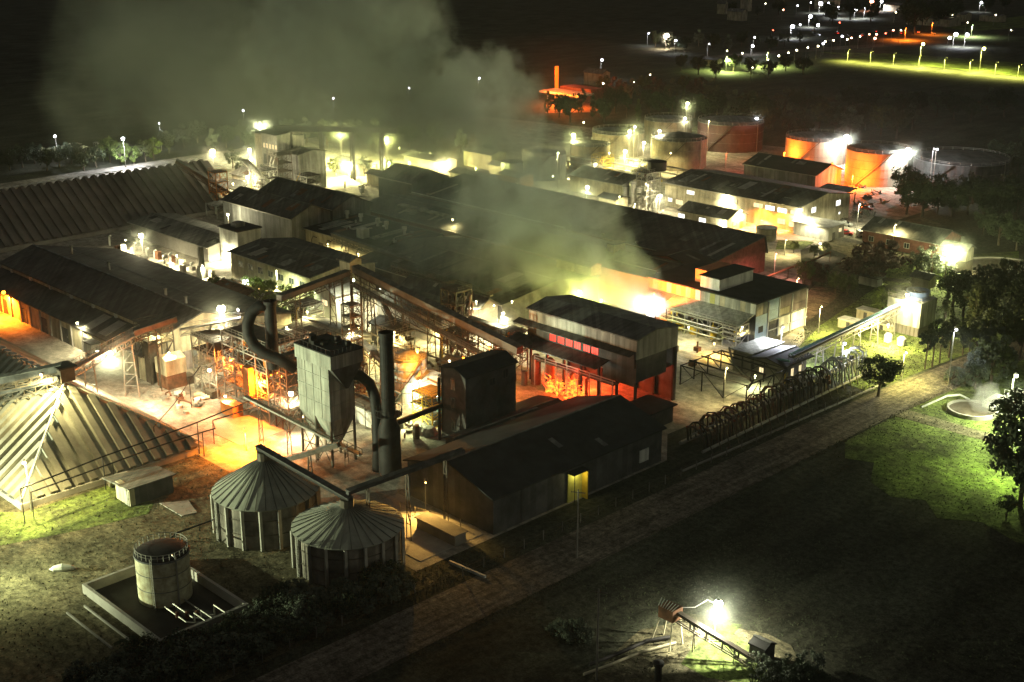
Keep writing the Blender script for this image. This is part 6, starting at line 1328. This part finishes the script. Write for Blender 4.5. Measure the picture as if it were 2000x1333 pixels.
for i, (px, py, z, k_, c_, r_, l_) in enumerate(((455, 360, 8, 7, Y_, .45, 'on the white shed where the long store ends'), (470, 385, 6, 7, W_, .4, 'on the clutter at the foot of the mill'), (505, 400, 5, 6, Y_, .3, 'left of the nearest high shed'), (700, 640, 9, 10, Y_, .35, 'under the thin conveyors'), (600, 610, 8, 9, Y_, .35, 'on the squat pale frame'), (770, 650, 8, 10, (1, .8, .3), .3, 'on the frame under the upper covered conveyor'), (905, 700, 5, 2.5, O_, .35, 'orange, on the brown frame beside the burning hall'), (660, 590, 8, 8, Y_, .3, 'on the middle yard conveyor'), (540, 560, 7, 8, Y_, .3, 'right of the floodlit trees'), (770, 470, 6, 9, Y_, .4, 'high at the yellow shed end'), (1000, 590, 9, 7, W_, .3, 'on the level conveyor by the burning hall'), (1110, 350, 8, 9, Y_, .35, 'on the boiler shed roof edge'), (1180, 345, 6, 9, Y_, .35, 'behind the boiler shed'), (1310, 300, 8, 8, Y_, .3, 'before the dark-capped tank'), (1140, 240, 12, 9, (1, 1, .45), .5, 'left behind the sunken-top tank'), (730, 325, 6, 14, Y_, .4, 'below the gantry deck'), (820, 300, 6, 14, (1, 1, .4), .4, 'behind the pale yellow sheds'), (520, 470, 5, 7, Y_, .3, 'left of the high sheds'), (560, 478, 4, 6, W_, .3, 'before the high shed gable'), (742, 560, 6, 8, W_, .35, 'under the top of the covered conveyor'), (790, 600, 6, 9, Y_, .35, 'under the upper middle of the covered conveyor'), (845, 640, 5, 8, Y_, .3, 'under the middle of the covered conveyor'), (930, 590, 9, 9, W_, .3, 'on the pipe line left of the burning hall'), (965, 598, 9, 9, W_, .3, 'second on the pipe line left of the burning hall'), (610, 560, 5, 8, G_, .3, 'below the gabled house'), (560, 640, 6, 8, W_, .3, 'behind the big loop duct'), (640, 665, 6, 7, W_, .3, 'behind the hopper top'), (720, 690, 6, 8, G_, .3, 'between hopper and chimney tops'), (345, 500, 4, 10, W_, .35, 'in the middle of the lit alley'), (395, 520, 4, 10, W_, .35, 'at the right of the lit alley'), (245, 470, 4, 9, W_, .3, 'at the left of the lit alley'), (330, 690, 8, 8, Y_, .35, 'on the peach hopper'), (300, 640, 12, 7, Y_, .3, 'on the loading tower rail'), (955, 680, 6, 3.5, O_, .3, 'orange, under the low end of the covered conveyor'), (985, 735, 5, 3, O_, .25, 'orange, between dark tower and fire'), (800, 790, 5, 6, G_, .3, 'by the yellow-lit stairs'), (1210, 385, 5, 9, Y_, .3, 'before the boiler shed'), (1262, 360, 9, 9, W_, .3, 'half-way up the slender lattice tower'), (1270, 330, 14, 7, W_, .25, 'high on the slender lattice tower'), (1190, 300, 10, 9, Y_, .4, 'between the two lit tanks'), (1080, 345, 7, 9, G_, .3, 'right of the smoky hut'), (600, 340, 6, 9, Y_, .3, 'at the foot of the mill'), (640, 330, 6, 12, Y_, .3, 'right of the mill foot'), (780, 290, 7, 14, (1, 1, .4), .35, 'behind the low yellow sheds'), (900, 345, 7, 10, (1, 1, .4), .3, 'at the edge of the smoke by the pipe gate'))):
    lamp(px, py, z, k_*K*1.0, c_, r_, 'bulk', label='small lamp ' + l_)
# workshop
lamp(1290, 383, 8, 10*K, W_, .8, 'flood', label='white lamp left of the workshop')
lamp(1417, 384, 8.2, 12*K, W_, .75, 'wall', label='white lamp on the upper workshop wall', pos=PY(1417, 384, 349.3))
lamp(1447, 413, 6.5, 12*K, Y_, .7, 'wall', label='white lamp on the annex gable', pos=PX(1447, 413, -242))
lamp(1411, 434, 5, 8*K, W_, .85, 'wall', label='white lamp at the annex corner', pos=PY(1411, 434, 333))
lamp(1564, 411, 7.6, 9*K, W_, .75, 'wall', label='white lamp at the workshop corner', pos=PY(1564, 411, 349.3))
lamp(1480, 425, 5, 18*K, (1, .42, .06), .2, 'wall', label='orange lamp on the lower workshop wall', s=10, pos=PY(1488, 428, 348))
lamp(1583, 432, 6, 5*K, W_, .3, 'wall', label='lamp over the entrance canopy')
lamp(1602, 477, 4, 3*K, (1, .75, .5), .5, 'flood', label='small warm lamp by the brown pipe line')
lamp(1536, 470, 5, 4*K, Y_, .2, 'flood', label='lamp over the workshop lawn')
lamp(1680, 400, 9, 12*K, (1, .95, .6), .3, 'flood', label='dim lamp over the scrap yard')
lamp(0, 0, 0, 16*K, (1, 1, .95), 1.7, 'flood', pos=(-276, 455, 12), label='blazing white floodlight between the orange-lit tanks', pt=True)
lamp(0, 0, 0, 16*K, (1, 1, .95), 1.7, 'flood', pos=(-238.5, 436, 14), label='blazing white floodlight right of the orange-lit tanks', pt=True)
lamp(0, 0, 0, 14*K, (1, .14, .01), .8, 'flood', pos=(-266, 430, 6), pt=True, label='orange lamp between the orange-lit tanks', s=14)
lamp(0, 0, 0, 30*K, (1, .14, .01), .1, 'flood', pos=(-251, 421, 4.5), pt=True, label='orange lamp at the foot of the right orange-lit tank', s=6)
lamp(0, 0, 0, 18*K, (1, .15, .01), .1, 'flood', pos=(-296, 443, 4.5), pt=True, label='orange lamp at the foot of the left orange-lit tank', s=6)
lamp(1825, 292, 14, 3*K, B_, .4, 'street', label='left one of the twin small lamps over the widest tank')
lamp(1831, 293, 14, 0, B_, .4, 'street', label='right one of the twin small lamps over the widest tank')
lamp(1420, 300, 9, 6*K, R_, .1, 'flood', label='dim red lamp in the gap behind the maroon tank', s=5)
# tank farm
for (px, py, z, k_, c_, r_, l_) in ((1120, 265, 12, 22, (1, 1, .4), 1.3, 'yellow floodlight above the sunken-top tank'), (1163, 322, 9, 14, W_, .8, 'white lamp at the foot of the sunken-top tank'), (1147, 367, 8, 14, (1, 1, .6), 1.0, 'yellow lamp over the boiler shed yard'), (1221, 297, 11, 18, (1, 1, .45), 1.1, 'yellow lamp between the tank farm pipes'), (1230, 258, 14, 20, (1, .95, .35), 1.1, 'yellow floodlight in front of the yellow-lit tank'), (1240, 249, 15, 3, (1, 1, .5), .7, 'second yellow floodlight in front of the yellow-lit tank'), (1258, 280, 8, 14, (1, .9, .5), .9, 'white lamp in the gap of the tank farm'), (1288, 257, 14, 12, W_, .9, 'white lamp at the rim of the dark-capped tank'), (1338, 232, 14, 12, W_, .8, 'white lamp on the rearmost tank rim'), (1343, 203, 12, 10, (1, 1, .5), 1.1, 'yellow lamp in the trees behind the tank farm'), (1478, 233, 12, 9, B_, 1.1, 'white lamp in the trees behind the maroon tank'), (1385, 238, 14, 7, Y_, .4, 'small lamp on the edge of the maroon tank'), (1240, 400, 6, 14, W_, .25, 'lamp among the slim vessels'), (1090, 300, 13, 8, G_, .5, 'greenish lamp on the smoky tank'), (1010, 360, 6, 8, G_, .2, 'lamp behind the smoky hut')):
    lamp(px, py, z, k_*K, c_, r_, 'flood', label=l_)
# mill side
for (px, py, z, k_, c_, r_, l_) in ((415, 297, 14.5, 4, (1, .78, .45), 1.6, 'big warm floodlight on the orange lattice tower'), (487, 294, 17, 2, W_, 1.1, 'white floodlight at the top of the double conveyor'), (490, 312, 14, 1.5, W_, 1.0, 'second white floodlight on the double conveyor'), (508, 245, 15, 27, (1, 1, .6), 1.1, 'yellowish lamp left of the mill'), (542, 366, 5, 3, W_, .9, 'bright lamp at the foot of the double conveyor'), (483, 347, 10, 2.2, W_, .9, 'bright lamp on the machine house'), (665, 257, 12, 30, (1, 1, .35), 1.0, 'yellow lamp above the middle of the gantry'), (755, 271, 11, 34, (1, 1, .3), 1.2, 'yellow lamp right of the gantry'), (682, 320, 6, 23, (1, .9, .4), .8, 'yellow lamp between the gantry legs'), (690, 300, 6, 8, Y_, .3, 'small yellow lamp behind the gantry legs'), (800, 318, 6, 20, (1, 1, .4), .5, 'yellow lamp over the low sheds'), (868, 320, 6, 23, (1, .75, .4), .8, 'pinkish lamp at the right end of the low sheds'), (445, 420, 7, 1.6, W_, .6, 'white lamp on the posts of the open store end'), (560, 300, 7, 20, Y_, .2, 'hidden lamp lighting the mill front'), (840, 300, 6, 17, (1, 1, .35), .3, 'yellow lamp behind the low sheds'), (760, 318, 6, 17, (1, 1, .4), .3, 'yellow lamp over the pale roofs'), (930, 330, 6, 15, (.9, 1, .3), .3, 'greenish lamp by the pipe gate')):
    lamp(px, py, z, k_*K*1.8, c_, r_, 'flood', label=l_, pt=True)
# street lamps
sl = [(107, 267, 12, 'with a dark blue rim at the far left'), (240, 272, 12, 'above the bright green trees'), (311, 242, 12, 'faint in the mist at the left'), (475, 217, 12, 'in the mist above the warm floodlight'), (651, 193, 12, 'left of three in the smoke'), (799, 173, 12, 'middle of three in the smoke'), (936, 154, 12, 'right of three at the edge of the smoke'), (1176, 118, 12, 'above the filling station'), (1474, 74, 12, 'upper of two beside the far road'), (1470, 91, 9, 'lower of two beside the far road'), (1320, 80, 9, 'small one right of the distant warm lamp'), (1803, 87, 14, 'left of two on the far lit verge'), (1922, 96, 14, 'right of two on the far lit verge'), (1267, 66, 9, 'tiny one left of the distant warm lamp'), (1385, 87, 12, 'small one at the end of the far road')]
for i, (px, py, z, l_) in enumerate(sl):
    g_ = i in (11, 12)
    lamp(px, py, z, (80*K if g_ else (26*K if i == 1 else 5*K)), (1, 1, .25) if g_ else B_, [.8, 1.1, .4, .7, .7, .7, .9, 1.1, .9, 1.4, 1.1, 1.6, 1.6, .6, .6][i], 'street', label='street lamp ' + l_, group='street lamps beyond the plant', arm=(2, -1.2, 0))
lamp(1302, 72, 9, 30*K, (1, .8, .6), 3.4, 'flood', label='distant large warm floodlight at the top')
tl = [(1548, 53, 2.4), (1563, 49, 1.0), (1583, 33, 2.2), (1598, 50, 1.8), (1603, 8, 3.0), (1618, 8, 2.2), (1639, 17, 2.8), (1672, 19, 2.2), (1691, 17, 2.2), (1703, 4, 3.0), (1722, 4, 2.0), (1867, 68, 2.4), (1855, 75, 1.8), (1889, 69, 2.2), (1917, 6, 2.0), (1645, 72, 1.2), (1608, 86, 1.2), (1612, 82, .9), (1709, 76, 1.3), (1712, 68, 1.0), (1663, 75, .9), (1584, 6, 1.0), (1760, 60, .7), (1828, 15, .9), (1500, 118, .8), (1521, 110, .9), (1540, 104, .7), (1556, 99, .9), (1578, 94, .8), (1598, 91, .9), (1628, 80, .8), (1655, 78, .8), (1680, 72, .7), (1698, 68, .8), (1730, 66, .8), (1745, 60, .9), (1640, 45, .7), (1530, 20, .9), (1558, 12, 1.0), (1510, 60, .6), (1495, 8, .8), (1750, 25, .9), (1775, 12, .8), (1800, 30, .7), (1860, 30, .8), (1890, 45, .7), (1945, 30, .8), (1975, 60, .7), (1450, 105, .7), (1420, 100, .6), (1470, 133, .5), (1238, 161, .5), (1178, 164, .7), (1270, 147, .5)]
for i, (px, py, r_) in enumerate(tl):
    c_ = B_ if r_ > .95 and i not in (9, 18, 19) else ((1, .35, .2) if i in (9, 18, 19, 20, 33, 35, 37, 38) else ((1, .08, .04) if i in (34, 36, 39) else W_))
    lamp(px, py, 9, (24*K if r_ > 1.9 else 0), c_, r_, 'street', label='distant town lamp at the top right, %s from the left' % ORD[1+sum(1 for q in tl if q[0] < px or (q[0] == px and q[1] < py))], group='distant town lamps', arm=(2, -1.2, 0))
for (px, py, k_, c_) in ((1770, 56, 160, (1, .2, .02)), (1822, 46, 50, (1, .2, .02)), (1420, 112, 160, (.8, 1, .3)), (1500, 104, 160, (.8, 1, .3)), (1900, 50, 90, (.8, 1, .5))):
    lamp(px, py, 9, k_*K, c_, .6, 'street', label={1770: 'orange street lamp left of the tall dark town trees', 1822: 'orange street lamp right of the tall dark town trees', 1420: 'greenish street lamp at the start of the far lit road', 1500: 'greenish street lamp in the middle of the far lit road', 1900: 'street lamp by the small white building on the far grass'}[px], s=5)
lamp(0, 0, 0, 850*K, (.90, 1, .62), .8, 'flood', pos=(-232, 20, 15), aim=(62, (-181, 130, 8)), label='tall floodlight mast outside the picture lighting the lot from the left')
for i, px in enumerate((1660, 1705, 1750, 1800, 1850, 1900, 1950, 1995)):  # row of lamps added to keep the verge strip evenly bright
    lamp(px, 100+(px-1690)*.088, 8, 52*K, (1, 1, .2), .1, 'street', label='added fill lamp, %s from the left on the far lit verge' % ORD[i+1], group='added fill lamps on the far lit verge', arm=(2, -1.2, 0))
lamp(0, 0, 0, 16*K, G_, .22, 'flood', pos=tuple(PY(540, 530, 186)), label='added greenish lamp before the yellow-green wall')  # this half-hidden lamp and the next are added to light the shed wall
lamp(0, 0, 0, 12*K, G_, .22, 'flood', pos=tuple(PY(600, 555, 186)), label='second added greenish lamp before the yellow-green wall')
lamp(0, 0, 0, 14*K, O_, .3, 'wall', pos=(-240.5, 348, 6.5), label='orange lamp low on the right half of the workshop wall')
lamp(0, 0, 0, 14*K, O_, .25, 'wall', pos=(-233, 348.5, 6.5), label='orange lamp nearest the workshop corner')
lamp(0, 0, 0, 6*K, (.92, 1, .75), .2, 'flood', pos=(-183, 180, 9), aim=(80, (-177, 193, 15)), label='added fill floodlight turned up at the pale upper wall of the burning hall')  # lamp added to brighten the hall's pale upper wall
lamp(0, 0, 0, 7*K, (1, .35, .28), .2, 'flood', pos=(-197, 294, 9), label='added dim reddish lamp before the maroon end wall')  # reddish lamp put in to tint the end wall
lamp(1605, 600, 7, 12*K, Y_, .25, 'flood', label='added lamp over the olive lawn right of the pale blue end wall')  # lamp added to widen the glow on this lawn
lamp(1560, 545, 8, 8*K, (1, .6, .3), .2, 'flood', label='warm lamp over the shrubs behind the process building')
lamp(1750, 440, 8, 12*K, Y_, .2, 'flood', label='lamp over the access road by the red house')
# ------------------------------------------------------------ smoke
def smoke(name, label, a, b, ra, rb, dens, col=(.62, .68, .60), ns=.045, soft=.5, seed=0., fade=.25, an=.2, amp=2.6, step=.6):
    """cone-shaped plume from a to b, radius ra to rb, torn by noise; density falls to nothing at its rim"""
    a, b = Vector(a), Vector(b); L = (b-a).length; ax = (b-a).normalized()
    k = 1.3; n = 20
    mb = MB(); mb.rev(0, 0, [(.01, -ra*.6), (ra*k*.8, -ra*.6), (rb*k, L), (rb*k*.8, L+rb*.6), (.01, L+rb*.6)], n)
    me = bpy.data.meshes.new(name); me.from_pydata([tuple(v) for v in mb.v], [], mb.f); me.update()
    o = bpy.data.objects.new(name, me); sc.collection.objects.link(o)
    o.rotation_mode = 'QUATERNION'; o.rotation_quaternion = ax.to_track_quat('Z', 'Y'); o.location = a
    tag(o, label, 'smoke', kind='stuff')
    m = bpy.data.materials.new(name); m.use_nodes = True; t = m.node_tree; N = t.nodes; K_ = t.links
    N.remove(N['Principled BSDF']); out = N['Material Output']
    pv = N.new('ShaderNodeVolumePrincipled'); pv.inputs['Color'].default_value = (*col, 1); pv.inputs['Anisotropy'].default_value = an
    K_.new(pv.outputs[0], out.inputs['Volume'])
    tc = N.new('ShaderNodeTexCoord'); sx = N.new('ShaderNodeSeparateXYZ'); K_.new(tc.outputs['Object'], sx.inputs[0])
    def M(op, x, y=None, z=None, clamp=False):
        q = N.new('ShaderNodeMath'); q.operation = op; q.use_clamp = clamp
        for i, v in enumerate((x, y, z)):
            if v is None: continue
            if isinstance(v, (int, float)): q.inputs[i].default_value = v
            else: K_.new(v, q.inputs[i])
        return q.outputs[0]
    X, Y, Z = sx.outputs
    R = M('ADD', M('MULTIPLY', M('DIVIDE', Z, L, clamp=True), rb-ra), ra)
    rr = M('DIVIDE', M('SQRT', M('ADD', M('MULTIPLY', X, X), M('MULTIPLY', Y, Y))), R)
    over = M('DIVIDE', M('MAXIMUM', M('SUBTRACT', Z, L), 0.), rb*.6)
    under = M('DIVIDE', M('MAXIMUM', M('MULTIPLY', Z, -1.), 0.), ra*.6)
    d = M('ADD', rr, M('ADD', over, under))
    no = N.new('ShaderNodeTexNoise'); no.inputs['Scale'].default_value = ns; no.inputs['Detail'].default_value = 5; no.inputs['Roughness'].default_value = .6
    no.noise_dimensions = '4D'; no.inputs['W'].default_value = seed
    K_.new(tc.outputs['Object'], no.inputs['Vector'])
    nz = M('MULTIPLY', M('SUBTRACT', no.outputs['Fac'], .5), amp)
    body = M('ADD', M('SUBTRACT', 1.0, d), nz)
    body = M('DIVIDE', body, soft, clamp=True)
    edge = M('MULTIPLY', M('SUBTRACT', 1.28, d), 4., clamp=True)
    K_.new(M('MULTIPLY', M('MULTIPLY', body, edge), dens), pv.inputs['Density'])
    m.cycles.volume_step_rate = step; me.materials.append(m); return o
SM = [P(1262, 604, 10), P(1130, 500, 24), P(940, 330, 42), P(790, 170, 58), P(640, 30, 74)]
smoke('smoke_plume', 'smoke rising off the burning hall and leaning left over the long sheds', P(1262, 596, 10), P(1010, 400, 28), 6, 24, .034, (.74, .84, .84), ns=.13, seed=1.3, soft=.35, amp=4.4, step=.35)
smoke('smoke_drift', 'dark teal smoke drifting low over the factory hall roofs', P(1050, 470, 20), P(740, 400, 26), 18, 22, .011, (.60, .78, .80), ns=.08, seed=5.3, soft=.5, amp=4.2, step=.4)
smoke('smoke_cloud', 'broad greenish smoke cloud rising over the mill to the top edge', P(840, 280, 44), P(620, -20, 80), 16, 24, .055, (.74, .90, .84), ns=.11, seed=4.2, soft=.35, amp=4.4, step=.35)
smoke('smoke_puff', 'grey billow of smoke bulging to the right above the tank farm', P(1010, 340, 32), P(905, 165, 56), 13, 17, .044, (.76, .90, .90), ns=.14, seed=2.7, soft=.35, amp=4.4, step=.35)
smoke('smoke_veil', 'thin grey smoke veil drifting over the upper left', P(700, 200, 45), P(230, 110, 66), 20, 30, .02, (.7, .85, .78), ns=.06, seed=8.1, soft=.7, amp=3., step=.5)
smoke('steam_cloud', 'dense bright steam cloud round the blinding floodlight', P(1272, 612, 8.5), P(1285, 588, 12), 2.2, 3.4, .5, (.95, .95, .95), ns=.35, seed=2.2, soft=.5)
smoke('steam_wisp', 'pale steam wisp at the left end of the burning hall', P(985, 650, 7), P(985, 615, 11), 2, 4.5, .07, (.85, .9, .88), ns=.3, seed=6.2)
smoke('steam_wisp', 'steam rising from the round pit at the right edge', P(1912, 800, 1), P(1935, 768, 4), 2.2, 4.0, .13, (.95, .95, .93), ns=.4, seed=9.2)
# ------------------------------------------------------------ mist lying over the plant, added lamp-glow puffs, and haze
def air(name, label, box, dens, col, an):
    m = bpy.data.materials.new(name); m.use_nodes = True; t = m.node_tree; t.nodes.remove(t.nodes['Principled BSDF'])
    pv = t.nodes.new('ShaderNodeVolumePrincipled'); pv.inputs['Color'].default_value = (*col, 1); pv.inputs['Density'].default_value = dens; pv.inputs['Anisotropy'].default_value = an
    t.links.new(pv.outputs[0], t.nodes['Material Output'].inputs['Volume'])
    o = MB().box(*box).build(name, m); tag(o, label, name, kind='stuff'); return o
def puff(c, R, dens, label):
    mb = MB(); mb.rev(0, 0, [(.01, -R)]+[(R*math.sin(t), -R*math.cos(t)) for t in [math.pi*i/8 for i in range(1, 8)]]+[(.01, R)], 14)
    me = bpy.data.meshes.new('glow_mist'); me.from_pydata([tuple(v) for v in mb.v], [], mb.f); me.update()
    o = bpy.data.objects.new('glow_mist', me); sc.collection.objects.link(o); o.location = c; tag(o, label, 'mist', 'added mist standing for the glow of the brightest lamps', kind='stuff')
    m = MATS.get('glow_mist')
    if not m:
        m = bpy.data.materials.new('glow_mist'); MATS['glow_mist'] = m; m.use_nodes = True; t = m.node_tree; N = t.nodes; N.remove(N['Principled BSDF'])
        pv = N.new('ShaderNodeVolumePrincipled'); pv.inputs['Color'].default_value = (.85, .92, .8, 1)
        tc = N.new('ShaderNodeTexCoord'); ln = N.new('ShaderNodeVectorMath'); ln.operation = 'LENGTH'; t.links.new(tc.outputs['Object'], ln.inputs[0])
        mr = N.new('ShaderNodeMapRange'); mr.inputs[1].default_value = 0; mr.inputs[2].default_value = R; mr.inputs[3].default_value = 1; mr.inputs[4].default_value = 0
        t.links.new(ln.outputs['Value'], mr.inputs[0]); pw = N.new('ShaderNodeMath'); pw.operation = 'POWER'; pw.inputs[1].default_value = 2.; t.links.new(mr.outputs[0], pw.inputs[0])
        ml = N.new('ShaderNodeMath'); ml.operation = 'MULTIPLY'; ml.inputs[1].default_value = dens; t.links.new(pw.outputs[0], ml.inputs[0]); t.links.new(ml.outputs[0], pv.inputs['Density'])
        t.links.new(pv.outputs[0], N['Material Output'].inputs['Volume'])
    me.materials.append(m)
for (c_, r_, l_) in HALO: puff(c_, 7, .03, 'added glow mist round the ' + l_)  # mist balls added so bright lamps show a soft bloom
air('mist', 'thin lit mist lying over the plant', (-520, -60, 60, 620, -.8, 34), .0002, (.80, .92, .76), .1)
if 1:
    m = bpy.data.materials.new('haze'); m.use_nodes = True; t = m.node_tree; t.nodes.remove(t.nodes['Principled BSDF'])
    pv = t.nodes.new('ShaderNodeVolumePrincipled'); pv.inputs['Color'].default_value = (.8, .85, .8, 1); pv.inputs['Density'].default_value = .00004; pv.inputs['Anisotropy'].default_value = .5
    t.links.new(pv.outputs[0], t.nodes['Material Output'].inputs['Volume'])
    hz = MB().box(-2600, 600, -600, 3200, -1.3, 104).build('haze', m); tag(hz, 'thin night haze over the whole plant', 'haze', kind='stuff')
